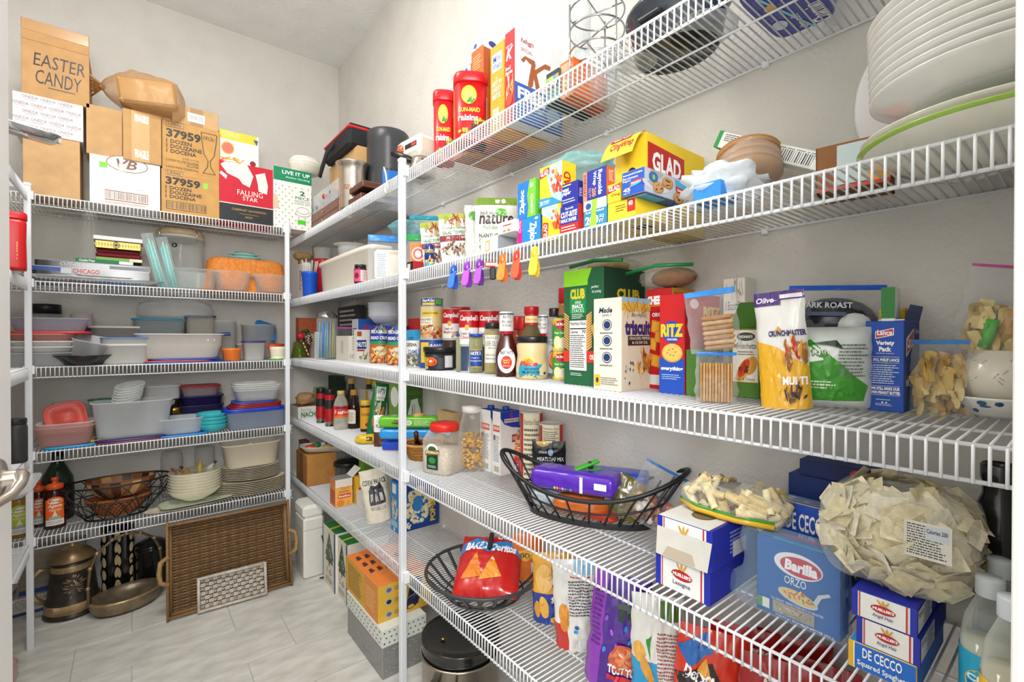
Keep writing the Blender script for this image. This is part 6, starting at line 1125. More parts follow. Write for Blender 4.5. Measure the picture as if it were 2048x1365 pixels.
c0 = can('squat yellow and blue Goya can under the bean can', S3, 864, ('x', 1.05), 48, 678, lambda p: p.rect(0, 0, 1, 1, '2a4aa0').rect(.1, .2, .4, .9, 'e8c83a').text('GOYA', .4, .3, .86, .85, 'ffffff', b=.04), '2a4aa0', group='bean cans')
c1 = can('tan bean can with chili picture, in the middle of its stack', c0.top, 864, ('x', 1.05), 45, 614, beans, 'c9b07a', lift=0); can('flat blue tuna can on top of the bean can', c1.top, 864, ('x', 1.05), 42, 597, lambda p: p.rect(0, 0, 1, 1, '1f3f8a').text('StarKist', .1, .5, .6, .85, 'ffffff', b=.03, sh=.2).rect(.1, .12, .6, .4, 'e8d03a').rect(.62, .2, .9, .85, '6ab04a'), '1f3f8a', lift=0)
t = rjar('soup_bowl', 'black microwave soup bowl with a tomato soup picture', S3, 880, 744, 64, 694, [(1e-5, 0), (.86, 0), (.9, .05), (.96, .78)], '26282c', 'plastic', '1c1d20', (.78, 1.0, 1.04), draw=lambda p: p.rect(0, 0, 1, 1, '2c2f33').poly([(0, .0), (.16, 0), (.2, .9), (.0, .9)], 'd8d04a').ell(.25, .45, .2, .34, '202226').ell(.25, .48, .18, .28, 'e8632a').ell(.25, .5, .05, .07, 'f4e8c8').rect(.62, .1, .86, .85, 'd8d8d8').bars(.64, .14, .84, .8, 'e8e8e8', '333333', 10, vert=False), wr=(.93, .06, .74, 2.6), cat='bowl')
def camp(word):
    return lambda p: p.rect(0, .5, 1, 1, 'c8141c').rect(0, 0, 1, .5, 'f2efe8').text("Campbell's", .12, .66, .92, .88, 'ffffff', b=.03, sh=.25).ell(.42, .5, .09, .09, 'd8b45a').text('Cream of', .14, .28, .55, .38, 'a02020', b=.02).text(word, .14, .16, .75, .26, 'a02020', b=.02).food(.72, .12, .2, .12, ['c8a880', 'e8dcc4', '9a7a5a'], 14, 4, .3)
k0 = can('dark lower can under the mushroom soup', S3, 903, 1.09, 36, 678, None, '4a3a34'); can("red and white Campbell's mushroom soup can, second tier left", k0.top, 903, 1.09, 36, 618, camp('Mushroom'), 'c8141c', lift=0, group='soup cans')
k0 = can('lower can hidden behind the caper jars', S3, 938, 1.06, 38, 690, None, '3a4a6a'); can("red and white Campbell's soup can above the caper jars", k0.top, 938, 1.06, 39, 622, camp('Chicken'), 'c8141c', lift=0, group='soup cans')
k0 = can('plain can at the back between two soup stacks', S3, 920, 1.155, 36, 680, None, '8a8a84'); can("red Campbell's soup can at the very back of the stacks", k0.top, 921, 1.155, 38, 614, camp('Celery'), 'c8141c', lift=0, group='soup cans')
k0 = can('lower can behind the olive jar', S3, 979, 1.12, 40, 690, None, '5a4a3a'); can("red Campbell's soup can peeking over the olive jar", k0.top, 979, 1.12, 42, 622, camp('Tomato'), 'c8141c', lift=0, group='soup cans')
def capers(lbl, u, v, label):
    d = (lambda p: p.rect(.1, 0, .9, 1, '1f4aa0').text('GOYA', .14, .68, .84, .9, 'ffffff', b=.04).text('Capers', .2, .48, .7, .58, 'ffffff').text('Nonpareilles', .16, .3, .86, .42, 'ffffff').rect(.1, .95, .9, 1, 'd8b43a').rect(.1, 0, .9, .05, 'd8b43a')) if lbl else None
    return rjar('caper_jar', label, S3, u, v, 28, 668, [(1e-5, 0), (.92, 0), (1, .03), (1, .85), (.9, .9), (.86, .92)], 'd8dcc8', 'glass', '1f4fb0', (.93, 1.0, .98), '8a8a4c', (.02, .88, .95), 'food', d, (1.004, .15, .6, 2.4), group='caper jars')
cj = [capers(False, 926, 747, 'slim caper jar with blue lid, label turned away'), capers(True, 952, 749, 'slim Goya caper jar with its blue label facing out')]
rn = random.Random(6)
for tt in cj:
    cb2 = B(); R_ = tt.r - .0072
    for j in range(17):
        for i in range(13): a = 2 * pi * (i + .5 * (j % 2)) / 13; cb2.ball((R_ * cos(a), R_ * sin(a), .012 + j * .0075), .0052, rn.choice(['8c9050', 'a0a060', '70743c', 'b0a868']), 5, 4)
    o = obj('capers', cb2, 'food', tt.root); o['kind'] = 'stuff'
rjar('olive_jar', 'glass jar of green olives with cream label and black lid', S3, 985, 751, 33, 646, [(1e-5, 0), (.94, 0), (1, .02), (1, .82), (.92, .88)], 'd8d6b8', 'glass', '2a2a2a', (.88, 1.0, .95), 'a89a4c', (.02, .84, .94), 'food', lambda p: p.rect(.04, 0, .96, 1, 'e9e6da').text('PICKLED', .2, .86, .8, .93, '6a6a60').text('LIVE OLIVE', .12, .6, .9, .78, '3a3a34').text('BRAND', .3, .5, .7, .56, '6a6a60').text('Stuffed with Garlic', .1, .25, .9, .33, '5a5a50').text('Mediterranean Olives', .1, .12, .9, .2, '5a5a50'), (1.004, .22, .76, 2.4))
# sauce bottles
def bbq(label, u, near, w, vt):
    t = Rnd('sauce_bottle', label, 'bottle', S3, u, near, w, vt, 'barbecue sauce bottles')
    t.prof([(1e-5, 0), (.92, 0), (1, .03), (1, .34), (.9, .46), (.62, .62), (.58, .66)], '4a1712', 'gloss', 'bottle', n=36, sq=3); t.prof([(.6, .65, 'c02430'), (.66, .655), (.66, .70, 'f0eeea'), (.66, .98), (.62, 1), (1e-5, 1)], 'f0eeea', 'gloss', 'cap_sleeve', n=30)
    bz = lambda b: t.r * (1.0 - max(0.0, .06 + .39 * b - .34) * .83)
    p = Pr(lambda a, b, o: (bz(b) * (a - .5) * 1.6, -bz(b) * (1 - abs((a - .5) * 1.6) ** 3) ** (1 / 3) - o - .0012, (.06 + .39 * b) * t.h), True); p.ell(.5, .5, .5, .5, 'e8e6e2', 32).ell(.5, .5, .46, .47, 'f6f5f2', 32).text("BABY RAY'S", .16, .74, .86, .88, '2a2a3a', b=.03).ell(.5, .42, .3, .26, 'd0201e', 28).text("Sweet 'n", .3, .47, .7, .56, 'f4d040', b=.03).text('Spicy', .32, .37, .68, .46, 'f4d040', b=.03).text('Barbecue Sauce', .3, .27, .7, .32, 'ffffff'); t.lay(p)
    p = t.wrap(.67, .72, .97, 2.4); p.rect(0, .93, 1, 1, '1f2f5a').text("RAY'S", .3, .68, .75, .88, '2a2a34', sh=.2).text('the Sauce', .22, .42, .8, .62, '2a2a34', sh=.2).text("is Boss!", .28, .2, .78, .38, '2a2a34', sh=.2); t.lay(p); return t
bbq("Sweet Baby Ray's barbecue sauce bottle with white cap sleeve", 1013, 757, 44, 624); bbq('second barbecue sauce bottle at the back behind the dressing', 1085, ('x', 1.13), 34, 630)
for u, x, lb in ((1034, 1.14, 'red-capped sauce bottle at the back, left one'), (1046, 1.11, 'red-capped sauce bottle just behind the dressing bottle')):
    rjar('red_cap_bottle', lb, S3, u, ('x', x), 26, 633, [(1e-5, 0), (.95, 0), (1, .03), (1, .55), (.7, .72), (.6, .78)], 'a84a24', 'syrup', 'c81e1e', (.78, 1.0, .8), cat='bottle', group='red-capped bottles')
t = rjar('dressing_bottle', 'dressing bottle with red cap and yellow neck band', S3, 1063, ('x', 1.085), 44, 614, [(1e-5, 0), (.95, 0), (1, .03), (1, .5), (.8, .64), (.56, .72), (.52, .8)], '6a5a34', 'syrup', 'c0181e', (.9, 1.0, .66), cat='bottle')
p = t.wrap(.58, .74, .9, 2.8); p.rect(0, 0, 1, 1, 'f0dca0').rect(0, 0, 1, .2, 'b82020').rect(0, .8, 1, 1, 'b82020').text('Newman', .2, .38, .8, .62, 'd89a1c', b=.02); t.lay(p)
t = rjar('queso_jar', 'Pace queso blanco jar with pale yellow dip and black lid', S3, 1064, 763, 64, 673, [(1e-5, 0), (.92, 0), (1, .05), (1, .3), (.9, .55), (.98, .78), (.92, .84), (.88, .86)], 'e8cf9a', 'gloss', '1d1d20', (.85, 1.0, .98))
p = t.wrap(lambda b: 1.008 - .4 * max(0.0, .46 * b - .22), .06, .52, 2.2); p.poly([(.06, .1), (.9, .06), (.98, .6), (.62, .66), (.55, .9), (.3, .98), (.12, .74)], '2fa0c0').poly([(.72, .1), (.98, .06), (.98, .8), (.8, .6), (.7, .4)], 'ecd9a0').ell(.4, .82, .2, .2, 'f4c83a').ell(.4, .78, .14, .13, 'f08a2a').text('Pace', .12, .56, .66, .8, 'd8301e', b=.04, sh=.25).text('QUESO', .28, .36, .68, .48, '26323a', b=.02).text('BLANCO', .22, .2, .72, .32, '26323a', b=.02).food(.4, .08, .3, .05, ['e8622a', '4f9a3a', 'f0d890'], 10, 3, .3).ell(.88, .2, .05, .07, '3a3a8a'); t.lay(p)
rjar('clear_bottle', 'clear bottle with black cap and grey label behind the pear cans', S3, 1108, ('x', 1.12), 34, 617, [(1e-5, 0), (.95, 0), (1, .02), (1, .58), (.75, .72), (.48, .8), (.45, .88)], 'c8ccca', 'glass', '1e1e20', (.88, 1.0, .58), None, draw=lambda p: p.rect(0, 0, 1, 1, 'b4b8c0').text('TEQUILA', .1, .8, .9, .95, '3a3a44').ell(.5, .4, .3, .3, '8a4a20').ell(.5, .4, .22, .24, 'c8782a'), wr=(1.004, .08, .56, 2.4), cat='bottle')
rjar('ketchup_bottle', 'bottle with red cap and green label beside the tall club box', S3, 1131, ('x', 1.15), 34, 577, [(1e-5, 0), (.95, 0), (1, .02), (1, .7), (.8, .8), (.7, .84)], 'b0703a', 'gloss', 'c81a1e', (.84, 1.0, .82), None, draw=lambda p: p.rect(0, 0, 1, 1, '1f6a3a').text('G', .1, .5, .5, .85, 'ffffff', b=.03).ell(.5, .2, .2, .1, 'e8d03a'), wr=(1.004, .3, .7, 2.4), cat='bottle')
def pears(p): p.rect(0, .8, 1, 1, 'e8c02a').rect(0, 0, 1, .8, '3a9a34').poly([(.3, .92), (.7, .96), (.86, .82), (.5, .62), (.16, .8)], 'c81a2a').text('Del Monte', .26, .78, .78, .88, 'ffffff', b=.03, sh=.15).text('Pear Halves', .2, .52, .82, .6, 'f6f4d8', b=.02).rect(0, 0, 1, .12, 'f0c83a').ell(.34, .26, .2, .2, 'f2ebb8').ell(.62, .24, .22, .18, 'f6f0cc').poly([(.85, 0), (1, 0), (1, .7), (.9, .5)], 'f0c030')
k = can('Del Monte pear can, lower of the two stacked', S3, 1121, 763, 31, 703, pears, '3a9a34', group='pear cans'); can('Del Monte pear can, upper of the two stacked', k.top, 1121, ('x', k.p.x), 31, 637, pears, '3a9a34', lift=0, group='pear cans')
# crackers and boxes
cb3 = bx('cracker_box', 'tall dark green Club crackers box with torn lime green top', S3, 1207, 779, 1128, 1290, 532, {'*': '15532f', 'L': '17603a', 'R': '0f3a24', 'E': '0c3a20'}, m='card'); p = cb3.L
p.rect(0, .86, .62, 1, '8fd82a').poly([(.3, .86), (.62, .9), (.72, 1), (.62, 1), (.5, .93)], '8fd82a').rect(.16, .62, .58, .84, '1c8a4a').text('CLUB', .18, .745, .55, .835, 'f2cf2a', b=.05).text('minis', .3, .705, .45, .735, 'ffffff', sh=.2).text('SNACK', .22, .665, .52, .70, 'ffffff', b=.03).text('STACKS', .22, .63, .53, .66, 'ffffff').lines(.22, .575, .52, .62, 3, 'dff0e0').rect(.16, .13, .6, .56, 'f2f2ee').text('Nutrition Facts', .18, .52, .58, .55, '111111', b=.02).rect(.17, .485, .59, .495, '111111').text('Calories', .18, .45, .38, .475, '111111', b=.02).text('70', .48, .45, .58, .478, '111111', b=.02).lines(.18, .15, .58, .44, 16, '4a4a4a').rect(0, .2, .16, .3, 'd83a28').rect(.6, .2, 1, .3, 'd83a28').text('ORIGINAL', .68, .225, 1, .27, 'ffffff', b=.03)
for i in range(14): p.poly([(.02, .62 - .022 * i), (.15, .585 - .022 * i), (.15, .6 - .022 * i), (.02, .635 - .022 * i)], 'd9a860'); p.o -= .0001
for i in range(14): p.poly([(.6, .58 - .022 * i), (.74, .62 - .022 * i), (.74, .635 - .022 * i), (.6, .6 - .022 * i)], 'd9a860'); p.o -= .0001
p.poly([(.72, .5), (.9, .6), (.95, .5), (.8, .38)], 'd8b060').text('perfect', .72, .82, .9, .85, 'ffffff', sh=.3).text('for picking', .74, .78, .96, .81, 'ffffff', sh=.3).lines(.2, .08, .5, .11, 2, 'cfe6d4'); cb3.R.text('CLUB', .3, .74, .85, .83, 'd8b82a', b=.05); cb3.done()
tr = bx('cracker_box', 'beige Triscuit box with blue round icons on its side', S3, 1243, 788, 1187, 1300, 594, {'*': 'e3dcc8', 'L': 'e6dfce', 'R': 'd6cab2', 'E': 'cfc4ae'}); p = tr.L
p.text('Made', .2, .84, .68, .9, '22304a', b=.03, sh=.2).text('SIMPLY', .32, .80, .66, .825, '22304a')
for i, y in enumerate((.71, .54, .36)):
    p.ell(.5, y, .17, .06, '22386a').ell(.5, y, .145, .051, 'e6dfce').ell(.5, y, .12, .042, '22386a'); p.lines(.25, y - .1, .75, y - .075, 1, '4a5670')
p.rect(.06, .05, .26, .17, 'e8b82a').ell(.16, .11, .05, .03, '3a3a2a').lines(.3, .06, .9, .15, 4, '8a8270')
p = tr.R; p.rect(0, .86, 1, 1, 'd8b04a').rect(0, .95, 1, 1, '8ab4d8').food(.5, .9, .5, .04, ['e0c060', 'c8983a', 'a87a2a'], 24, 3, .2).text('triscuit', .1, .6, 1.0, .76, '3c2a6a', b=.05).rect(.2, .49, 1, .59, '3a2a24').text('CRACKED PEPPER', .24, .55, .98, .58, 'f2ece0').text('& OLIVE OIL', .34, .505, .9, .535, 'f2ece0').food(.75, .3, .25, .14, ['b8762e', 'd89a4a', '8a4a1e', 'e8c080'], 36, 4, .22).food(.25, .2, .2, .12, ['2a2018', '4a3a2a'], 12, 9, .1).text('100% WHOLE', .3, .80, .8, .83, '4a3a7a'); tr.done()
cz = bx('cracker_box', 'red Cheez-It box behind the Ritz box', S3, 1343, ('x', 1.105), 1292, 1420, 575, {'*': 'c8141c', 'E': '9a0e14', 'T': 'a8801c'}); p = cz.L
p.text('CHEEZ-IT', .05, .84, .98, .93, 'ffffff', b=.06).rect(.05, .825, .9, .832, 'f0c030').text('ORIGINAL', .25, .72, .95, .76, 'ffffff', b=.03)
for x, y, a in ((.4, .62, .2), (.25, .45, .5), (.4, .28, .3), (.55, .52, .1)): p.poly([(x - .2, y - .05), (x + .15, y - .07), (x + .2, y + .05), (x - .15, y + .07)], 'e0962a').poly([(x - .17, y - .04), (x + .12, y - .055), (x + .16, y + .04), (x - .12, y + .055)], 'f0b040')
p.rect(0, .04, 1, .14, 'e8e6e2'); cz.R.rect(0, .86, 1, 1, 'c8921c').text('FOR YOUR WIN SEASON', .1, .9, .9, .96, '3a1a10', b=.03); cz.done()
rz_ = bx('cracker_box', 'red and blue Ritz everything crackers box', S3, 1369, 794, 1319, 1440, 586, {'*': 'cc1820', 'E': 'a01218', 'R': 'c01820'}); p = rz_.L
p.rect(0, 0, 1, .3, '1f4fb8').poly([(0, .3), (1, .3), (1, .34), (.6, .42), (.3, .42), (0, .34)], '1f4fb8').ell(.5, .62, .38, .11, '1f4fb8', 28).text('RITZ', .06, .57, .95, .70, 'f6d02a', b=.06).text('CRACKERS', .32, .535, .72, .555, 'ffffff', b=.02).ell(.52, .41, .42, .095, 'd8962e', 28).ell(.52, .415, .38, .085, 'f0c468', 28)
for x, y in ((.4, .44), (.55, .45), (.66, .42), (.45, .39), (.58, .385), (.34, .41)): p.ell(x, y, .03, .007, 'b87a28')
p.text('everything', .08, .225, .95, .275, 'ffffff', b=.04).lines(.12, .14, .88, .2, 3, 'a8c8f0'); rz_.R.ell(.25, .9, .12, .05, 'f6d4d4').text('RITZ', .5, .78, 1, .88, 'f6d02a', b=.05); rz_.done()
b = bx('green_box', 'green box low behind the cracker bags', S3, 1398, 797, 1372, 1440, 700, {'*': '4a7a2a'})
q = on_x(1192, 1.09); lump('bread_bag', 'green zip bag of crackers lying across the top of the club box', 'bag', Vector((1.13, .93)), cb3.top, .13, .22, .035, 'c9d8c2', 'cling', 4, parts=[('zip_strip', B().tube([(-.066, -.1, .02), (-.07, 0, .03), (-.066, .1, .022)], .006, '1f8a4a', 6), 'plastic'), ('crackers', B().box(-.03, -.05, .008, .04, .07, .028, 'c9a868', .006), 'food')])
lump('bread_bag', 'zip bag with green seal holding a brown loaf on top of the Cheez-It box', 'bag', Vector((1.135, .73)), cz.top, .14, .16, .055, 'd8d2c6', 'cling', 6, parts=[('loaf', B().ball((.01, -.01, .03), .03, '8a5a2e', 14, 8, (1.5, 2.2, .9)), 'food'), ('zip_strip', B().tube([(-.065, .09, .045), (-.06, .0, .058), (-.02, -.085, .055)], .005, '1f8a4a', 6), 'plastic')])
# cracker bags
q = on_z(1432, 812, S3); q += q.normalized() * .02
st = B()
for i in range(11): st.box(-.031 + i * .0058, -.022, .004, -.031 + i * .0058 + .0044, .028, .085, 'cf9c5a' if i % 2 else 'b9844a', .002)
zipbag('clear zip bag with a row of upright thin crackers, lower of two', q, S3 + DK, .084, .108, .07, [('crackers', st, 'food')], '2f7fd8', 13, taper=.05)
st = B()
for i in range(7): st.box(-.022, -.026, .005 + i * .0105, .04, .026, .014 + i * .0105, 'c49a6a' if i % 2 else 'a87c4c', .004)
zipbag('clear zip bag of square wheat crackers resting above the thin crackers', Vector((q.x + .02, q.y + .01)), S3 + .112, .102, .135, .072, [('crackers', st, 'food')], '3f8fe0', 15, zp=.09, tilt=(0, -.12))
b = bx('cookie_box', 'white and beige printed biscuit box behind the green bruschetta box', S3, 1490, ('x', 1.165), 1446, .05, 554, {'*': 'e6e0d6', 'E': 'c9c2b6'}); b.L.text('Il Biscottificio', .1, .72, .95, .8, '3a3a34', sh=.25).rect(.25, .66, .85, .69, 'c84a34').lines(.15, .5, .9, .62, 3, '7a7468').food(.5, .9, .4, .07, ['c8c2b4', 'aaa496'], 14, 3, .2); b.done()
nb = bx('bruschetta_box', 'green gable-top Nonni\'s bruschetta box with toast picture', S3, 1519, 802, 1458, 1560, 655, {'*': '4a7a24', 'E': '3a6018'}, yaw=.05); p = nb.L
p.rect(.12, .22, .96, .97, 'd8a84a').rect(.14, .23, .94, .96, 'f2eddf').ell(.56, .87, .3, .06, '2a2a28').ell(.56, .87, .27, .048, '5a5a54').text("NONNI'S", .34, .85, .78, .89, 'ffffff', b=.03).text('Bruschetta', .24, .70, .9, .78, '2a3a5a', sh=.25).lines(.3, .6, .85, .67, 2, '8a7a5a').ell(.72, .46, .22, .12, 'd89a3c', rot=.3).ell(.5, .40, .28, .12, 'e0a848', rot=.5).ell(.5, .42, .22, .09, 'd8401c', rot=.5).food(.5, .43, .16, .06, ['e8602a', 'b82a14', '5a3a1a'], 14, 3, .3).text('Garlic & Cheese', .2, .25, .85, .29, '6a5a4a', sh=.2); nb.done()
gw, gd, gh = nb.w, nb.d, .062
obj('gable_top', B().add([(-gw / 2, -gd / 2, nb.h), (gw / 2, -gd / 2, nb.h), (gw / 2, gd / 2, nb.h), (-gw / 2, gd / 2, nb.h), (0, -gd / 2, nb.h + gh), (0, gd / 2, nb.h + gh)], [[0, 3, 5, 4], [1, 4, 5, 2], [0, 4, 1], [3, 2, 5]], ['3f6e1e', '3f6e1e', '346018', '346018']), 'card', nb.root)
def crunch(p):
    p.poly([(0, .58), (0, 0), (1, 0), (1, .36), (.7, .44), (.45, .52)], 'e8b12a').rect(0, .88, .55, 1, '4a2a7a').text('Olive', .06, .905, .44, .955, 'f2e6f4', b=.03, sh=.15).poly([(.5, .7), (.56, .66), (.5, .62), (.44, .66)], 'd89a2a').text('CRUNCHMASTER', .3, .61, 1.0, .66, '2a2a6a', b=.04).food(.8, .46, .24, .13, ['a86a2a', 'd8a04a', 'c83a1e', '8a4a1a', 'e8c888'], 34, 4, .22).text('MULTI', .55, .2, .98, .27, 'ffffff', b=.04).food(.78, .13, .2, .06, ['3a2a4a', '6a4a2a', '8a6a3a'], 16, 5, .25).rect(.55, .93, .98, .965, 'e8e4ee')
q = on_z(1573, 822, S3); q += q.normalized() * .02
pouch('cracker_pouch', 'tall white and yellow Crunchmaster cracker pouch with purple top', q, S3 + DK, .09, .232, .055, lambda a, b: '4a2a7a' if b > .93 else 'e9e8e4', 21, crunch, tilt=(0, -.07), rz=face_cam(q) - .25)
q = on_x(1664, 1.155); cf2 = B().ball((0, 0, .05), .034, '1c2030', 16, 9, (2.2, 1.05, 1.45)); cf2.ball((.035, -.03, .04), .022, 'd8dadc', 12, 7, (1.4, .5, 1.2)); pp = Pr(lambda a, b, o: (-.06 + .1 * a, -.041 - o, .055 + .04 * b)); pp.text('DARK ROAST', .0, .5, .9, .8, 'cfd4dc', b=.02).rect(0, .1, .8, .3, '3a4a6a')
zipbag('large clear zip bag of dark coffee packs with a blue zip', q, S3 + .128, .17, .125, .085, [('coffee_packs', cf2, 'foilbag'), ('printed_panel', pp, 'print')], '1f5fd0', 23, zp=.08, tilt=(0, .05))
q = on_z(1655, 826, S3); q += q.normalized() * .06
def salad(p): p.poly([(.1, .75), (.3, .85), (.6, .6), (.95, .3), (.9, .12), (.1, .1), (.05, .4), (.3, .5)], '3f9a2a').poly([(.15, .55), (.45, .6), (.5, .75), (.2, .8)], 'eef2ee').text('FRESH SALAD', .12, .64, .5, .72, '3a7a3a', b=.03).lines(.1, .25, .6, .36, 3, 'dff0d4').lines(.62, .4, .95, .8, 10, '6a7a70').poly([(.3, .8), (.6, .84), (.66, .74), (.5, .78)], '22402a')
pouch('salad_bag', 'rounded white and green salad kit bag in front of the coffee packs', q, S3 + DK, .14, .16, .12, 'dfe6e2', 25, salad, m='foilbag', wr=.004, stand=0)
b = bx('green_white_box', 'small green-topped white box at the back beside the Lance box', S3, 1790, ('x', 1.1), 1762, 1800, 574, {'*': 'e8ecea', 'L': 'e8ecea'}); b.L.rect(0, .75, 1, 1, '1f7a2a').text('Dill', .1, .3, .6, .45, '3f8a3a', sh=.2); b.done()
ln = bx('snack_box', 'blue Lance Variety Pack sandwich cracker box with its lid open', S3, 1808, 831, 1731, 1856, 641, {'*': '1c4fb0', 'E': '163c8c', 'R': '1f4690'}); p = ln.L
p.poly([(.26, .8), (.74, .84), (.74, .92), (.26, .88)], 'ffffff').poly([(.28, .81), (.72, .848), (.72, .91), (.28, .873)], 'c8202a').text('Lance', .31, .84, .70, .90, 'ffffff', b=.03).text('Variety', .28, .72, .76, .78, 'ffffff', b=.05).text('Pack', .36, .66, .68, .715, 'ffffff', b=.05).text('sandwich crackers', .29, .635, .75, .65, 'ffffff').text('In 1913, PHILIP LANCE', .12, .545, .88, .585, 'ffffff', b=.03).rect(.12, .6, .88, .603, 'ffffff').rect(.12, .535, .88, .538, 'ffffff').lines(.12, .3, .88, .52, 9, 'cfdcf4').text('WE STILL MAKE OUR', .16, .235, .9, .27, 'ffffff', b=.04).text('OWN PEANUT BUTTER.', .14, .19, .92, .225, 'ffffff', b=.04).rect(.12, .28, .9, .283, 'ffffff').rect(.12, .178, .9, .181, 'ffffff').ell(.46, .1, .025, .01, 'ffffff').ell(.56, .1, .025, .01, 'ffffff').lines(.3, .12, .7, .14, 1, 'cfdcf4').lines(.28, .06, .72, .09, 2, 'cfdcf4')
p = ln.R; p.poly([(.1, .6), (.6, .74), (.6, .92), (.1, .8)], 'ffffff').poly([(.14, .63), (.57, .755), (.57, .9), (.14, .78)], 'c8202a').text('Lance', .18, .7, .54, .84, 'ffffff', b=.03).text('8 PACKS', .1, .28, .4, .36, 'ffffff', b=.03).ell(.55, .12, .16, .06, 'e08a3a').text('Variety', .65, .84, 1, .92, 'dfe8f6'); ln.done()
obj('flap', B().box(-ln.w / 2, -ln.d / 2 + .0, ln.h, -ln.w / 2 + .0012, ln.d / 2 - .02, ln.h + .002, 'f0f0f0', .0003).add([(-ln.w / 2, -ln.d / 2, ln.h), (ln.w / 2, -ln.d / 2, ln.h), (ln.w / 2 + .01, -ln.d / 2 - .004, ln.h + .03), (-ln.w / 2 + .02, -ln.d / 2 - .004, ln.h + .03)], [[0, 1, 2, 3]], '1d3f86'), 'card', ln.root)
for i, c in enumerate(('e8c83a', 'e8862a', 'd84a2a')): obj('cracker_packet', B().box(-.012 + .016 * i, -.02, ln.h - .02, .002 + .016 * i, .02, ln.h + .026, c, .004), 'gloss', ln.root)
# chips in zip bags
def chips(w, d, h, cols, n, seed):
    b = B(); rn = random.Random(seed)
    for i in range(n):
        c = Vector((rn.uniform(-.36, .36) * w, rn.uniform(-.3, .3) * d, rn.uniform(.08, .8) * h)); s_ = .55 * (.7 + .6 * rn.random()) * w * .5; M = Matrix.Translation(c) @ Matrix.Rotation(rn.uniform(-.5, .5), 4, 'X') @ Matrix.Rotation(rn.uniform(-1.2, 1.2), 4, 'Z') @ Matrix.Rotation(rn.uniform(-.5, .5), 4, 'Y'); st = len(b.V)
        b.grid(lambda a, e: ((a - .5) * s_ * .7, .004 * sin(a * 6 + e * 5), (e - .5) * s_ * 1.7), 3, 4, rn.choice(cols)); b.xf(M, st)
    return b
q = on_z(1880, 836, S3); q += q.normalized() * .03; CH = ['e0c070', 'd8b45c', 'ecd48c', 'c89a48']
t, bg = zipbag('zip bag of folded yellow wafer packets beside the Lance box', q, S3 + DK, .092, .135, .07, [], '4a8ad0', 31, wr=.006, taper=.15); o = obj('wafers', chips(.085, .06, .12, CH, 60, 3), 'gloss', t); o['kind'] = 'stuff'
q2 = Vector((q.x + .045, q.y - .055))
t, bg = zipbag('zip bag of yellow snack packets with pink seal resting on the ceramic jar', q2, S3 + .105, .105, .165, .06, [('green_marker', B().tube([(-.008, -.012, .02), (-.006, -.016, .07)], .009, '4fb83a', 10), 'plastic')], 'd060a0', 33, tilt=(.05, .2), zp=.03, wr=.007); o = obj('packets', chips(.095, .05, .1, CH, 40, 8), 'gloss', t); o['kind'] = 'stuff'
# stoneware jar on a spatter bowl
q = on_z(1990, 846, S3); q += q.normalized() * .06
t = thing('spatter_bowl', 'white bowl spattered with blue under the ceramic jar', 'bowl', (q.x + .005, q.y, S3 + DK), 0); r = .062; obj('bowl', B().lathe([(1e-5, 0), (.55 * r, 0), (.7 * r, .006), (1 * r, .032), (1.03 * r, .036), (.98 * r, .036), (.66 * r, .01), (1e-5, .006)], 'e9e8e2', n=48), 'ceramic', t)
rn = random.Random(3); sp = Pr(lambda a, b, o: ((.7 + .3 * b) * r * 1.012 * sin(2 * pi * a), -(.7 + .3 * b) * r * 1.012 * cos(2 * pi * a), .006 + .027 * b), True)
for i in range(60): sp.o = .0006 + .00001 * i; sp.ell(rn.random(), rn.uniform(.15, .85), .006 + .018 * rn.random(), .06 + .12 * rn.random(), rn.choice(['2f5f8a', '3f6f96', '24507a']), 8)
obj('spatter', sp, 'gloss', t)
t = thing('stoneware_jar', 'round cream stoneware jar with crackled grey lines', 'jar', (q.x + .012, q.y - .003, S3 + .022), 0)
obj('jar', B().lathe([(1e-5, 0), (.035, 0), (.05, .012), (.062, .035), (.064, .055), (.055, .08), (.036, .094), (.034, .098), (.03, .098), (.034, .09), (1e-5, .085)], 'd9d2c2', n=48), 'ceramic', t); rn = random.Random(9); cr = B()
for i in range(46): a = rn.uniform(2.2, 4.6); z0 = rn.uniform(.045, .082); r0 = .0648 - (.012 * max(0, (z0 - .055) / .03)); cr.tube([(r0 * cos(a), r0 * sin(a), z0), ((r0 - .0004) * cos(a + .12 * rn.uniform(-1, 1)), (r0 - .0004) * sin(a + .1), z0 + rn.uniform(-.012, .01))], .00035, '5a544a', 3)
o = obj('crackle_lines', cr, 'print', t); o['kind'] = 'stuff'
# ---------------------------------------------------------------- right wall, fourth shelf (from the corner outwards)
b = bx('nacho_tray', 'white shallow carton marked Terra Cotta NACHO at the corner', S4, 596, 840, 580, 640, 815, {'*': 'e9e6dc', 'E': 'cfcabc', 'T': '8a5a40'}, yaw=0); b.R.text('Terra Cotta', .12, .6, .6, .85, '4a7a5a').text('NACHO', .14, .1, .98, .55, '1f7a4a', b=.03); b.done()
lump('paper_bag', 'crumpled brown paper bag sitting in the nacho carton', 'bag', b.c, b.top, .12, .1, .085, 'b98f62', 'kraft', 5, wr=.3)
b = bx('striped_box', 'box with green lid and red striped side at the very back corner', S4, 632, ('x', 1.03), 588, .08, 777, {'*': '5ab83a', 'L': 'd8d0c4'}); b.L.rect(.1, .1, .2, .9, 'b83a34').rect(.3, .1, .4, .9, 'b83a34').rect(.5, .1, .9, 1, '4fb83a'); b.done()
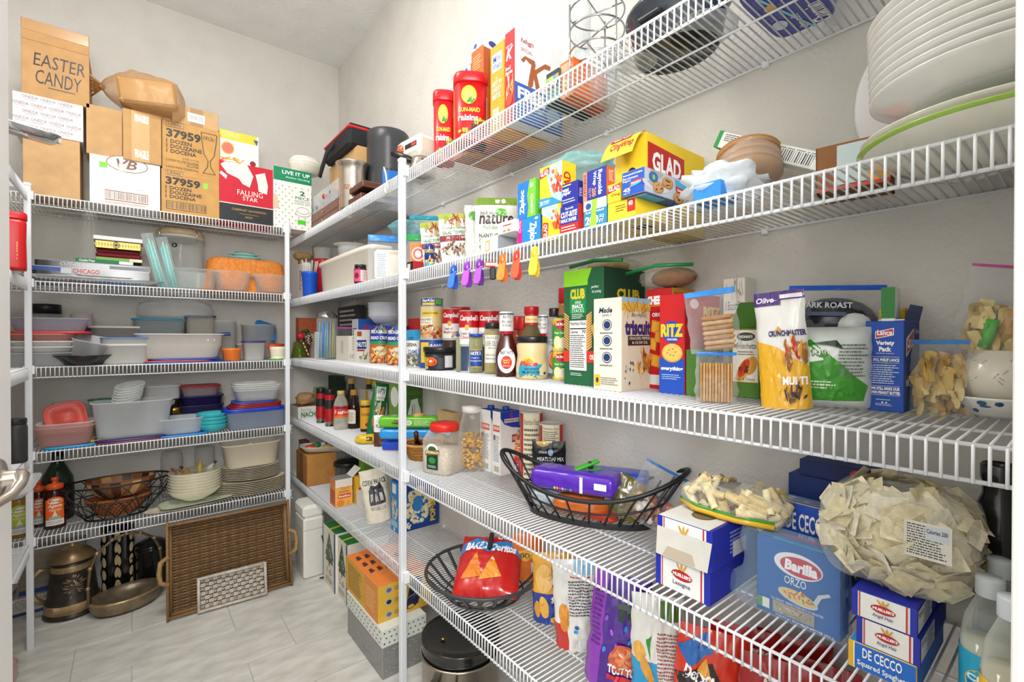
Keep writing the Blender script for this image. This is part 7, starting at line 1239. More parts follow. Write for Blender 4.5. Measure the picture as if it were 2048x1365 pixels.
def thermos(label, u, v, w, vt): rjar('thermos', label, S4, u, v, w, vt, [(1e-5, 0), (.96, 0), (.96, .13), (1, .14), (1, .52), (.98, .53)], 'b9b4aa', 'steel', '1c1d20', (.84, 1.0, .98), cat='tumbler', group='red thermos tumblers', draw=lambda p: (p.rect(-.4, 0, 1.4, 1, 'b0141c'), p.rect(-.4, .48, 1.4, .8, '202124'), p.poly([(.4, .2), (.5, .34), (.46, .3), (.56, .4)], 'e8a04a')), wr=(1.005, .13, .86, 2.6))
thermos('red and black travel tumbler, first from the corner', 642, 848, 18, 777); thermos('red and black travel tumbler, second from the corner', 660, 855, 19, 779)
rjar('syrup_bottle', 'clear Karo corn syrup bottle with red label and tan cap', S4, 682, 862, 28, 782, [(1e-5, 0), (.95, 0), (1, .03), (1, .3), (.94, .34), (1, .62), (.8, .76), (.5, .86), (.46, .92)], 'e0dccc', 'tub', 'd8b878', (.91, 1.0, .52), draw=lambda p: p.rect(-.1, 0, 1.1, 1, 'e0321e').rect(-.1, 0, 1.1, .2, 'e8762a').text('Karo', .05, .3, .95, .68, 'ffffff', b=.05, sh=.15).rect(.2, .78, .8, .92, '3a2a6a'), wr=(1.004, .32, .62, 2.4), cat='bottle')
rjar('maple_bottle', 'dark maple syrup bottle with gold cap and cream label', S4, 708, 860, 24, 780, [(1e-5, 0), (.95, 0), (1, .03), (1, .5), (.8, .66), (.45, .76), (.4, .9)], '2c120a', 'syrup', 'b98a34', (.86, 1.0, .55), draw=lambda p: p.rect(.02, 0, .6, .9, 'e6dfd0').ell(.31, .9, .29, .12, 'e6dfd0').lines(.08, .15, .52, .8, 7, '9a7a5a'), wr=(1.004, .14, .5, 2.6), cat='bottle')
rjar('maple_bottle', 'taller dark syrup bottle with tan cap behind the maple syrup', S4, 703, ('x', 1.08), 26, 757, [(1e-5, 0), (.95, 0), (1, .03), (1, .55), (.7, .7), (.42, .8), (.4, .9)], '24100a', 'syrup', 'c09a54', (.88, 1.0, .56), cat='bottle')
b = bx('dark_green_box', 'dark green box at the back behind the tumblers', S4, 672, ('x', 1.14), 648, .06, 754, {'*': '1f3a24'}); b = bx('ribbon_box', 'white gift box with gold ribbon behind the syrup bottles', S4, 752, ('x', 1.12), 716, .07, 786, {'*': 'd6d4cc'}); b.L.rect(.42, 0, .58, 1, 'c8a83a'); b.done()
for u, x, v, c, lb in ((738, 1.17, 757, '2a2018', 'slim dark bottle at the back of the fourth shelf'), (750, 1.15, 762, 'b8b49a', 'clear oil bottle with yellow cap at the back of the fourth shelf')): rjar('oil_bottle', lb, S4, u, ('x', x), 22, v, [(1e-5, 0), (.95, 0), (1, .03), (1, .55), (.6, .75), (.4, .88)], c, 'syrup', 'd8b82a', (.87, 1.0, .5), cat='bottle')
rjar('mustard_bottle', 'yellow-capped dark jar with a golden label beside the cookie bag', S4, 731, 866, 20, 801, [(1e-5, 0), (.95, 0), (1, .03), (1, .78), (.85, .84)], '3a1a10', 'syrup', 'e8c03a', (.84, 1.0, .96), draw=lambda p: p.rect(-.1, 0, 1.1, 1, 'e8a82a').text('DAVIS', .2, .6, .8, .75, '5a2a14', b=.02).ell(.6, .2, .12, .08, 'a8201c'), wr=(1.005, .1, .78, 2.6))
def tates(p): p.rect(.2, .72, .8, .93, 'f0f0ea').text("TATE'S", .26, .80, .74, .9, '1f5a34', b=.03).rect(.24, .66, .76, .71, 'dfe6dc').food(.5, .36, .32, .26, ['c8863a', 'a8642a', 'd89a4c'], 24, 3, .24).text('CHIP COOKIES', .36, .1, .6, .62, 'f4ead8', r=1, b=.03)
q = on_z(748, 872, S4); q += q.normalized() * .03
pouch('cookie_bag', "dark green Tate's cookie bag leaning right, cookies on its front", q, S4 + DK, .088, .29, .06, '14743c', 41, tates, tilt=(0, .16), rz=face_cam(q) + .2, wr=.004)
q = on_z(734, 892, S4); q += q.normalized() * .03; lump('snack_bag', 'small bright yellow snack bag lying before the cookie bag', 'bag', q, S4 + DK, .12, .07, .05, 'e8c22a', 'foilbag', 8, rz=-.5, wr=.22, parts=[('printed_patch', B().box(.0, -.034, .02, .03, -.030, .042, '5a4a1a', .001), 'print')])
gb2 = bx('candy_box', 'green striped box with a cream script plaque, back of fourth shelf', S4, 800, ('x', 1.09), 778, 874, 768, {'*': '5f8a34', 'L': '6f9a3c', 'R': '4f7a2c'}); p = gb2.R
for i in range(7): p.rect(0, i / 7, 1, i / 7 + .07, '3f6a22')
p.poly([(.35, .0), (.95, .0), (.95, .5), (.85, .62), (.8, .72), (.5, .70), (.45, .6), (.35, .48)], 'dfe4da').text('Ala', .45, .2, .75, .62, '3a3a34', sh=.3); gb2.L.ell(.5, .75, .35, .18, 'eef0ea').rect(.3, .1, .8, .3, 'eef0ea'); gb2.done()
q = on_x(838, 1.1); lump('biscuit', 'round tan biscuit bag between post and green striped box', 'bag', Vector((q.x - .03, q.y - .05)), S4 + .12, .06, .05, .07, 'd8a86a', 'foilbag', 3)
q = on_x(770, .99); pouch('florentine_bag', 'brown and white florentine cookie pouch behind the blue packs', q, S4 + DK, .11, .155, .05, lambda a, b: 'ecebe6' if b > .45 else '5a3424', 43, lambda p: p.text('FLORENTINE', .1, .6, .9, .72, '4a4a44', b=.01).rect(.1, .78, .9, .95, 'd8d6d0'))
# cookie packs: long flow-wrapped trays
def flow(name, label, p, z, rz, L_, W_, H_, col, draw=None, seed=1, ends=.04):
    t = thing(name, label, 'pack', (p.x, p.y, z), rz)
    def S(a, b):
        th = 2 * pi * a; f = min(1, min(b, 1 - b) / ends) ** .5; k = (abs(cos(th)) ** 5 + abs(sin(th)) ** 5) ** -.2
        return ((b - .5) * L_, W_ / 2 * k * cos(th) * (.75 + .25 * f) + .002 * nz(b * 14, a * 6, seed), H_ / 2 + H_ / 2 * k * sin(th) * f * (.97 + .06 * nz(b * 10, a * 5, seed)))
    obj('wrapper', B().grid(S, 28, 26, col), 'foilbag', t)
    if draw: pr = Pr(lambda a, b, o: ((a - .5) * L_ * .9, -W_ / 2 * 1.02 - o - .001, H_ * (.12 + .76 * b))); draw(pr); obj('printed_panel', pr, 'gloss', t)
    return t
a_ = -.95
q = on_z(800, 905, S4); q += q.normalized() * .05; flow('cookie_pack', 'royal blue cookie pack lying lowest by the post', q, S4 + DK, -.7, .16, .085, .05, '1f4fd0', None, 2)
q = on_x(817, 1.03); flow('cookie_pack', 'sky blue cookie pack under the green one', Vector((q.x, q.y)), S4 + .065, -.72, .27, .09, .05, '2f96e0', None, 4); flow('cookie_pack', 'lime green cookie pack with white flower badge, top of the pile', Vector((q.x + .01, q.y + .005)), S4 + .118, -.72, .29, .09, .055, '6ac02a', lambda p: (p.ell(.52, .5, .06, .3, 'f2f4ec'), p.ell(.52, .5, .035, .18, 'c8d8c0'), p.lines(.62, .2, .92, .8, 4, 'dff0c8'), p.food(.3, .5, .12, .3, ['5a3020', '8a5030'], 8, 3, .3)), 6)
# wicker basket with chocolates
q = on_z(846, 926, S4); q += q.normalized() * .07
wk = thing('wicker_basket', 'small round tan wicker basket with wrapped chocolates by the post', 'basket', (q.x, q.y, S4 + DK), 0); wb2 = B()
for j in range(9):
    f = j / 8; r = .058 + .026 * f; wb2.tube([((r + .0025 * (1 if (i + j) % 2 else -1)) * cos(2 * pi * i / 40), (r + .0025 * (1 if (i + j) % 2 else -1)) * sin(2 * pi * i / 40), .004 + .062 * f) for i in range(40)], .0042, 'b8843c' if j % 2 else 'a87030', 4, True)
o = obj('woven_side', wb2, 'wicker', wk); o['kind'] = 'stuff'; obj('rim', B().tube(ring(.088, .07), .0065, 'c08c44', 8, True), 'wicker', wk); obj('base', B().lathe([(1e-5, .001), (.058, .001), (.058, .006), (1e-5, .006)], '9a6a30', n=24), 'wicker', wk)
for i in range(8): a = i * 2.4; single('chocolate', B().ball((0, 0, 0), .019, ['4a1a14', '5a2a1a', '3a1210', '7a3a20'][i % 4], 8, 5, (1, 1, .7)), 'gloss', 'dark wrapped chocolate piled in the tan wicker basket', 'candy', (q.x + .042 * cos(a) * (i > 0), q.y + .042 * sin(a) * (i > 0), S4 + .062 + (.012 if i == 0 else 0)), i, 'wrapped chocolates')
single('wafer_stick', B().tube([(0, 0, 0), (-.02, -.03, .05)], .011, '4a1a12', 8), 'gloss', 'tall dark wrapped candy sticking up from the wicker basket', 'candy', (q.x - .02, q.y + .02, S4 + .075))
# rice jar
t = Rnd('rice_jar', 'square clear jar of white rice with a bright red lid', 'jar', S4, 889, 953, 70, 846, rz=.35); r, h = t.r, t.h
obj('jar', B().lathe([(1e-5, 0), (.97 * r, 0), (r, .02 * h), (r, .68 * h), (.85 * r, .78 * h), (.74 * r, .82 * h), (.74 * r, .86 * h)], 'dcdcd4', n=44, sq=5), 'glass', t.root); obj('rice', B().lathe([(1e-5, .01 * h), (.95 * r, .01 * h), (.965 * r, .03 * h), (.965 * r, .5 * h), (1e-5, .53 * h)], 'd9ccb8', n=44, sq=5), 'food', t.root)
obj('lid', B().lathe([(.80 * r, .845 * h), (.83 * r, .85 * h), (.83 * r, .965 * h), (.78 * r, h), (1e-5, h)], 'e0281c', n=40), 'plastic', t.root)
p = Pr(lambda a, b, o: (-r * 1.005 - o, r * .55 - a * r * 1.0, (.1 + .55 * b) * h)); p.rect(.1, 0, .9, .8, '14402c').ell(.5, .78, .4, .18, 'f2f2ea').ell(.5, .74, .3, .12, '3a5a44').poly([(.0, .5), (1, .58), (1, .76), (.0, .66)], '8a6a2a').text('JASMATI', .04, .56, .97, .68, 'f4e8c0', b=.04).lines(.2, .06, .8, .16, 2, 'cfe0d0').ell(.5, .34, .25, .12, '3f8a4a'); obj('label', p, 'print', t.root)
b = bx('kraft_pouch', 'small kraft pouch with blue oval behind the rice jar', S4, 905, ('x', 1.12), 875, 920, 827, {'*': 'd2ae7c', 'T': 'b08a58'}); b.L.ell(.6, .62, .4, .2, '3a8fd0').ell(.6, .6, .32, .14, 'e8eef4'); b.done()
t = Rnd('cereal_jar', 'big clear jar of yellow pasta with white lid behind the broth', 'jar', S4, 944, ('x', 1.10), 54, 812); r, h = t.r, t.h
obj('jar', B().lathe([(1e-5, 0), (.95 * r, 0), (r, .03 * h), (r, .62 * h), (.66 * r, .88 * h), (.62 * r, .92 * h)], 'dcdcd4', n=36, sq=4), 'glass', t.root); obj('lid', B().lathe([(.68 * r, .9 * h), (.72 * r, .91 * h), (.72 * r, .99 * h), (1e-5, h)], 'eceae6', n=32), 'plastic', t.root)
cc2 = B(); rn = random.Random(7)
for j in range(20):
    for i in range(16): a = rn.random() * 6.28; cc2.ball((r * .86 * cos(a), r * .86 * sin(a), h * (.03 + .52 * j / 20)), .0085, rn.choice(['e8b02a', 'd89a1c', 'f0c44a', 'c88a1c']), 5, 4, (1, 1, .6))
o = obj('pasta', cc2, 'food', t.root); o['kind'] = 'stuff'
def broth(label, u, near, ul, ur, vt):
    b = bx('broth_carton', label, S4, u, near, ul, ur, vt, {'*': 'ecebe6', 'T': '24429a', 'E': 'd4d2cc'}, group='broth cartons'); p = b.L; p.rect(.1, .68, .9, .78, 'd8582a').text('CHICKEN', .16, .71, .84, .76, 'ffffff', b=.02).ell(.25, .58, .14, .05, '7a4a2a').lines(.12, .2, .9, .62, 14, '8a8fa8').bars(.2, .04, .8, .14, 'e0e0dc', '4a4a4a', 12)
    p = b.R; p.poly([(0, 1), (1, 1), (1, .72), (.6, .74), (.2, .8), (0, .9)], '1f3fa8').rect(.2, .82, .98, .88, 'e8e8ec').text('SWANSON', .22, .83, .96, .87, 'b01e28', b=.04).text('C', .5, .9, .65, .97, 'd8302a', b=.03).rect(.6, .5, 1, .62, 'b0382a').text('CHICKEN', .62, .53, .98, .59, 'f4ece4', b=.02); b.done()
    obj('screw_cap', B().lathe([(.014, b.h), (.0145, b.h + .002), (.0145, b.h + .014), (.012, b.h + .016), (1e-5, b.h + .016)], '1d3f9a', n=20), 'plastic', b.root)
broth('Swanson chicken broth carton nearer the post', 981, ('x', 1.12), 960, .06, 822); broth('Swanson chicken broth carton beside the red pouch', 1001, 955, 985, 1040, 825)
def tom(p): p.rect(.2, 0, .8, 1, 'e8e0c0').rect(.8, 0, 1, 1, 'b8201c').text('Nutrition Facts', .24, .84, .76, .92, '222222').lines(.24, .1, .76, .8, 10, '5a5a4a')
can('tall red tomato can at the back beside the broth', S4, 1063, ('x', 1.17), 44, 822, tom, 'b81e1e', group='tomato cans'); k = can('small can under the short tomato can', S4, 1102, ('x', 1.17), 46, 905, None, '6a2a20'); can('short red tomato can with cream facts panel', k.top, 1102, ('x', 1.17), 46, 846, tom, 'b02a20', lift=0, group='tomato cans')
q = on_z(1041, 950, S4); q += q.normalized() * .03
pouch('granola_pouch', 'red and brown clear-topped pouch beside the broth carton', q, S4 + DK, .095, .19, .06, lambda a, b: '6a3020' if b > .78 else ('c8242a' if a < .62 else '1f4f8a'), 45, lambda p: p.food(.35, .72, .25, .1, ['d8842a', 'c83a24', 'e8b060'], 12, 3, .3).rect(.06, .35, .56, .62, 'e0742a').lines(.1, .37, .54, .6, 6, 'fbe8d0').text('BEST YOU', .08, .64, .5, .7, 'fff0e0', b=.03).text('M', .68, .4, .95, .55, 'ffffff', b=.04).bars(.1, .05, .4, .2, 'f0f0f0', '3a3a6a', 10))
q = on_x(1098, 1.12); pouch('seasoning_pouch', 'black foil seasoning packet marked MEATLOAF behind the wire basket', q, S4 + .055, .115, .135, .02, '17181a', 47, lambda p: p.ell(.32, .98, .2, .12, 'c8a04a').ell(.55, .72, .07, .09, '8fb0c8').text('McFamily', .2, .68, .45, .76, 'dfe4e8', sh=.3).text('MEATLOAF MIX', .15, .5, .95, .6, 'f0f0ee').rect(0, .3, 1, .4, 'c89a4a'))
# boat-shaped wire basket
C = Vector((1.07, .96)); ax = atan2(-.89, .45); bk = thing('boat_basket', 'long boat-shaped black wire basket of snacks on the fourth shelf', 'basket', (C.x, C.y, S4 + DK), ax); LX, LY = .285, .115
def rimz(t): return .088 + .088 * abs(cos(t)) ** 2.2
def rimp(t, f=1.0): return (LX * cos(t), LY * sin(t) * (1 if abs(cos(t)) < .95 else 1), rimz(t))
obj('rim', B().tube([rimp(2 * pi * i / 56) for i in range(56)], .0068, '1a1b1d', 8, True), 'black_wire', bk)
bs_ = lambda t: (.185 * cos(t), .075 * sin(t), .012)
obj('base_band', B().grid(lambda a, b: (.188 * cos(2 * pi * a), .078 * sin(2 * pi * a), .002 + .018 * b), 48, 1, '232427'), 'black_wire', bk)
mid = lambda t, f: tuple(bs_(t)[k] * (1 - f) + rimp(t)[k] * f for k in range(3))
obj('middle_hoop', B().tube([mid(2 * pi * i / 48, .45) for i in range(48)], .0032, '1c1d1f', 6, True), 'black_wire', bk)
for i in range(26): t_ = 2 * pi * i / 26; obj('rib', B().tube([bs_(t_), mid(t_, .5), rimp(t_)], .003, '1c1d1f', 6), 'black_wire', bk)
for i in range(7): x = -.15 + .05 * i; y = .075 * sqrt(max(0, 1 - (x / .185) ** 2)); obj('floor_wire', B().tube([(x, -y, .012), (x, y, .012)], .0022, '1c1d1f', 5), 'black_wire', bk)
cw_ = Matrix.Rotation(ax, 3, 'Z')
def inb(x, y): v = cw_ @ Vector((x, y, 0)); return Vector((C.x + v.x, C.y + v.y))
for nm, lb, x, y, z, L_, W_, H_, c, rz, sd in (('candy_bag', 'orange and teal snack bag at the bottom of the boat basket', -.02, -.015, .022, .18, .1, .055, 'e8762a', ax + .1, 3), ('candy_bag', 'pale blue paper packet at the left of the boat basket', -.13, -.01, .03, .1, .08, .05, 'c8d8e0', ax + .3, 5), ('candy_bag', 'red and yellow candy pack at the front of the boat basket', .04, -.03, .016, .12, .06, .03, 'd8482a', ax - .2, 9)): lump(nm, lb, 'bag', inb(x, y), S4 + z, L_, W_, H_, c, 'foilbag', sd, rz, .15, 3, 22)
flow('tortilla_bag', 'purple snack bag with a white seam lying across the boat basket', inb(-.035, -.01), S4 + .088, ax - .06, .27, .10, .062, '5a2ab8', lambda p: (p.rect(.62, 0, .66, 1, 'e8e4f4'), p.rect(.8, .35, .95, .75, 'f0f0f4'), [p.ell(.3 + .035 * i, .12, .014, .09, c) for i, c in enumerate(('d8c84a', 'e0a04a', 'c8389a', 'e8a0c0', '3a8ac8', '2a5aa8', '8a8a9a'))]), 8)
flow('pepper_bag', 'blue-edged purple bag behind the purple one in the boat basket', inb(.07, .055), S4 + .10, ax + .06, .2, .08, .045, '2a4ab8', None, 5)
gc = thing('bag_clip', 'lime green bag clip gripping the purple bag', 'clip', (*inb(.005, .01), S4 + .155), ax + .5); obj('upper_paddle', B().box(-.05, -.013, .006, .03, .013, .014, '3ab82a', .004).xf(Matrix.Rotation(-.35, 4, 'Y')), 'gloss', gc); obj('lower_paddle', B().box(-.05, -.013, -.012, .03, .013, -.004, '34a626', .004).xf(Matrix.Rotation(-.1, 4, 'Y')), 'gloss', gc); obj('hinge_pin', B().lathe([(.008, -.003), (.008, .016), (1e-5, .016)], '2a2c2a', n=14), 'rubber', gc)
q = inb(.1, -.01); pouch('jerky_pouch', 'olive brown jerky pouch standing in the boat basket', q, S4 + .025, .085, .12, .04, lambda a, b: '6a6224' if a < .5 else '8a7a34', 49, None, tilt=(-.2, .35), rz=face_cam(q))
q = inb(.17, -.005); t, bg = zipbag('zip bag of pink and tan candies at the right of the boat basket', q, S4 + .022, .15, .165, .07, [], '3f7fc8', 51, tilt=(0, .45), zp=.04); rn = random.Random(2); cd = B()
for i in range(34): cd.ball((rn.uniform(-.05, .05), rn.uniform(-.02, .02), rn.uniform(.01, .075)), .013, rn.choice(['d8a878', 'c87a5a', 'e8d0b8', 'b8605a', 'f0e8e0']), 7, 5)
o = obj('candies', cd, 'gloss', t); o['kind'] = 'stuff'
# pasta boxes
def mueller(label, z, u, near, ul, ur, vt, name_, lift=DK, top=None):
    b = bx('pasta_box', label, z, u, near, ul, ur, vt, {'*': '1c2aa8', 'L': 'eeeeea', 'T': '1c2aa8' if top is None else top, 'E': '1a2490'}, lift=lift, group='blue and white pasta boxes'); p = b.L
    p.rect(0, 0, .1, 1, '1c2aa8').rect(.9, 0, 1, 1, '1c2aa8').rect(.12, 0, .14, 1, 'c8202a').rect(.84, 0, .865, 1, 'c8202a').ell(.5, .55, .19, .15, '7a1a1c', rot=-.1).poly([(.3, .55), (.4, .68), (.6, .68), (.7, .55), (.6, .42), (.4, .42)], 'c01c22').text("MUELLER'S", .34, .5, .67, .61, 'ffffff', b=.04)
    for d in (-.06, 0, .06): p.ell(.5 + d, .8, .018, .11, 'd8a02a', rot=-d * 5)
    p.text(name_, .34, .2, .66, .36, '2a3a6a', b=.01); return b
m1 = mueller("Mueller's lasagna box, lower of the two left of the blue bag", S4, 1420, 1219, 1313, 1530, 1146, 'Lasagna'); m1.done()
m2 = mueller("opened Mueller's box with window and hanging end flap, upper of the two", m1.top, 1426, ('x', m1.p.x), 1316, 1532, 1066, 'Oven Ready', 0, 'e9e8e4'); p = m2.T; p.ell(.3, .45, .12, .2, '6a624c').ell(.3, .45, .1, .17, '8a7c58').poly([(.5, .3), (.85, .2), (.95, .5), (.7, .75), (.5, .6)], 'c01c22').text("MUELLER'S", .55, .38, .9, .56, 'ffffff', b=.03).rect(0, 0, 1, .06, '1c2aa8'); m2.R.lines(.3, .2, .6, .8, 6, 'a8b0e0'); m2.R.rect(.35, .1, .6, .5, 'e4e4e4'); m2.done()
obj('end_flap', B().add([(-m2.w / 2 - .001, m2.d / 2, m2.h * .72), (-m2.w / 2 - .001, -m2.d / 2, m2.h * .72), (-m2.w / 2 - .012, -m2.d / 2 + .004, .002), (-m2.w / 2 - .012, m2.d / 2 - .004, .002)], [[0, 1, 2, 3]], 'cfccc4').add([(-m2.w / 2 - .0125, m2.d / 2 - .02, .004), (-m2.w / 2 - .0125, -m2.d / 2 + .03, .004), (-m2.w / 2 - .008, -m2.d / 2 + .04, m2.h * .3), (-m2.w / 2 - .008, m2.d / 2 - .03, m2.h * .3)], [[0, 1, 2, 3]], 'b8aa96'), 'card', m2.root)
dc = bx('pasta_box', 'blue and yellow De Cecco box standing behind the orzo', S4, 1690, ('x', 1.07), 1534, .05, 1030, {'*': '1c4fb8', 'E': 'e8b82a', 'T': '5a7ab8'}); p = dc.L; p.rect(0, 0, .09, 1, 'e8b82a').rect(.09, 0, .115, 1, 'f4f0e0').text('DE CECCO', .28, .72, .82, .9, 'ffffff', b=.02).text('dal 1886', .44, .64, .66, .69, 'ffffff').ell(.6, .45, .2, .14, 'd8b070'); dc.T.text('DE CECCO', .2, .2, .8, .8, 'f4f4f4'); dc.done()
bf = bx('pasta_box', 'dark blue Barilla farfalle box at the back by the wall', S4, 1770, ('x', 1.15), 1578, .07, 985, {'*': '16306e', 'T': '1c3c86', 'E': '10244e'}); p = bf.L; p.ell(.72, .84, .3, .13, 'f2f2f2').ell(.74, .83, .26, .105, 'c8202a').text('Barilla', .56, .79, .92, .88, 'ffffff', b=.04, sh=.1); bf.T.text('FARFALLE', .4, .3, .7, .7, 'e8eef8'); bf.done()
bp_ = bx('pasta_box', 'dark Barilla Pronto box lying on top of the farfalle box', bf.top, 1765, ('x', 1.155), 1600, .065, .035, {'*': '14285c', 'T': '1a3470', 'E': '0f2048'}, lift=0); p = bp_.L; p.ell(.78, .62, .14, .3, 'c8202a').text('Barilla', .7, .5, .86, .74, 'ffffff', b=.03).text('Pronto', .68, .08, .86, .34, 'e8eef8', sh=.2); bp_.done()
oz = bx('pasta_box', 'blue Barilla ORZO box with a spoon of orzo, inside a clear bag', S4, 1681, 1292, 1515, .045, 1120, {'*': '1c5fa8', 'E': '184f8c', 'T': '2468b4', 'R': '1a58a0'}); p = oz.L
p.ell(.52, .74, .29, .155, 'f2f2f2', 32).ell(.55, .73, .245, .12, 'c8202a', 32).text('Barilla', .36, .66, .75, .8, 'ffffff', b=.05, sh=.1).text('ORZO', .36, .48, .62, .58, 'ffffff', b=.0).ell(.52, .34, .24, .085, 'cfd4dc', rot=-.12).ell(.52, .35, .22, .075, 'e8c878', rot=-.12).food(.52, .36, .19, .06, ['f0d890', 'e0b050', 'd8602a', '4f9a3a'], 34, 3, .16).poly([(.7, .36), (.76, .48), (.88, .54), (.9, .51), (.8, .45), (.75, .34)], 'cfd4dc').rect(.22, .06, .72, .21, 'a89a80').food(.47, .135, .24, .06, ['b8a888', '8a7c64', 'cfc2a4'], 26, 5, .14)
p.text('"AL DENTE" PERFECTION IN 9-10 MINUTES', .2, -.0 + .22, .82, .25, 'ffffff').text("ITALY'S #1 BRAND OF PASTA", .26, .025, .8, .05, 'ffffff').rect(.02, .07, .18, .2, 'e8eee0').rect(.02, .07, .09, .2, '5a9a4a').text('NET WT. 1 LB (454 g)', .58, -.02 + .025, .94, .02 + .03, 'ffffff'); oz.T.rect(.02, .2, .25, .8, '2fa0e0').ell(.8, .5, .12, .3, 'c8202a'); oz.done()
bgp = thing('clear_pouch', 'loose clear blue-tinted bag wrapped round the orzo box', 'bag', (oz.c.x, oz.c.y, S4 + DK), oz.a)
def bgS(a, b):
    th = 2 * pi * a; k = (abs(cos(th)) ** 8 + abs(sin(th)) ** 8) ** -.125; s_ = sin(th)
    x = (oz.w / 2 + .006) * k * cos(th); y = (oz.d / 2 + .005) * k * s_
    if s_ > .55: y += .055 * ((s_ - .55) / .45) * (1 - .55 * b) * (1 + .3 * sin(b * 9))
    f = .003 * nz(a * 14, b * 9, 2); return (x * (1 + f * 8), y + f * 2, (oz.h + .006) * b)
obj('film', B().grid(bgS, 48, 16, 'bcd8f0').add([bgS(i / 48, 1) for i in range(48)], [list(range(48))], 'bcd8f0'), 'film', bgp)
# bags of cut pasta
def pasta_bag(label, p, z, w, d, h, cols, n, seed, size, curl, rz=0.0, name='pasta_bag', extra=None, m='film'):
    t = thing(name, label, 'bag', (p.x, p.y, z), rz); rn = random.Random(seed); b = B()
    for i in range(n):
        a, e = rn.random() * 2 * pi, rn.uniform(-1.2, 1.35); k = .86 + .1 * rn.random(); pw = lambda v: (1 if v >= 0 else -1) * abs(v) ** .8; ce = max(cos(e), 0) ** .45; c = Vector((w / 2 * k * ce * pw(cos(a)), d / 2 * k * ce * pw(sin(a)), h / 2 + h / 2 * .86 * pw(sin(e))))
        nrm = Vector((c.x / w, c.y / d, (c.z - h / 2) / h)).normalized(); rot = nrm.to_track_quat('Z', 'Y').to_matrix().to_4x4() @ Matrix.Rotation(rn.random() * 6.3, 4, 'Z') @ Matrix.Rotation(rn.uniform(-.4, .4), 4, 'X'); st = len(b.V); sx_, sy_ = size * rn.uniform(.8, 1.2), size * rn.uniform(.6, 1.5); cl = rn.choice(cols); ph = rn.random() * 6
        if curl: b.grid(lambda q_, g: (sx_ * (g - .5) * 2.2, .35 * sx_ * cos(q_ * 5.2), .35 * sx_ * sin(q_ * 5.2)), 7, 1, cl)
        else: b.grid(lambda q_, g: ((q_ - .5) * sx_, (g - .5) * sy_ * 1.6, .003 * sin(g * 5 + ph)), 1, 4, cl)
        b.xf(Matrix.Translation(c) @ rot, st)
    o = obj('pasta', b, 'food', t); o['kind'] = 'stuff'
    def S(a, e):
        th, ph = 2 * pi * a, pi * (e - .5); kk = lambda v: (1 if v >= 0 else -1) * abs(v) ** .5; f = 1.03 + .04 * nz(cos(th) * 3, sin(th) * 3, e * 5 + seed)
        return (w / 2 * f * kk(cos(ph)) * kk(cos(th)), d / 2 * f * kk(cos(ph)) * kk(sin(th)), max(0, h / 2 + h / 2 * f * kk(sin(ph))))
    obj('film', B().grid(S, 30, 18, 'f0f0e6'), 'cling', t)
    return t
q = on_x(1500, 1.05); t = pasta_bag('clear bag of rolled pappardelle with a green and yellow edge, on the pasta boxes', Vector((1.04, .50)), m2.top, .12, .22, .062, ['ecdcae', 'e2cc96', 'f2e6c0'], 60, 5, .024, True, .1)
obj('printed_edge', B().tube([(-.052, -.095, .012), (-.062, -.02, .010), (-.06, .06, .012), (-.04, .105, .016)], .007, 'e8b82a', 6), 'gloss', t); obj('green_edge', B().tube([(-.054, -.095, .020), (-.064, -.02, .018), (-.062, .06, .020), (-.042, .105, .024)], .0035, '3f9a3a', 6), 'gloss', t); obj('top_label', B().box(-.01, .0, .058, .04, .055, .061, '1a1a16', .001), 'print', t)
zs = S4; st3 = []
for i, (lb, c, nm) in enumerate((('De Cecco squared spaghetti box at the bottom of the front pasta stack', 'dc', ''), ("Mueller's angel hair box, lower of two on the De Cecco box", 'm', 'Angel Hair'), ("Mueller's angel hair box, upper of two under the cut pasta bag", 'm', 'Angel Hair'))):
    u_, l_ = ((1838, 1700), (1844, 1716), (1838, 1706))[i]
    if c == 'dc':
        b = bx('pasta_box', lb, zs, u_, ('x', .927), l_, .2, .043, {'*': '1f6fd0', 'T': '2f9fdc', 'E': 'e8b82a'}); p = b.L; p.rect(0, 0, .08, 1, 'e8b82a').rect(.08, 0, .1, 1, 'f4f0e0').text('DE CECCO', .22, .5, .8, .88, 'ffffff', b=.02).text('Squared Spaghetti', .14, .12, .9, .38, 'ffffff', b=.02)
    else: b = mueller(lb, zs, u_, ('x', .929), l_, .2, .043, nm, 0, '1c2aa8'); b.R.rect(.02, .1, .5, .9, 'e4e6ea'); b.R.text('Nutrition', .04, .6, .2, .85, '222244'); b.R.lines(.22, .15, .48, .85, 5, '6a70a0')
    b.done(); zs = b.top
t = pasta_bag('big clear bag of speckled flat pasta squares on the front pasta stack', Vector((b.c.x + .02, b.c.y + .005)), zs, .22, .205, .155, ['ece2c2', 'e4d8b0', 'f2ead2', 'dccfa4', 'e8dcb8'], 420, 9, .038, False, .0)
fp = Pr(lambda a, e, o: (-.116 - o, -.03 - .055 * a, .08 + .055 * e)); fp.rect(0, 0, 1, 1, 'd9d6cc').lines(.06, .06, .94, .94, 12, '3a3a3a').rect(.45, .55, .95, .95, 'c4ccd4').text('Calories 200', .48, .74, .92, .86, '1a1a1a', b=.02); obj('facts_label', fp, 'print', t)
t = rjar('black_jar', 'tall glossy black jar at the back by the door casing', S4, 2003, ('x', 1.155), 74, 928, [(1e-5, 0), (.95, 0), (1, .02), (1, .72), (.9, .78), (.7, .84), (.7, .9), (.78, .92), (.78, .99), (.7, 1), (.62, .98), (.62, .86), (1e-5, .84)], '16171a', 'enamel')
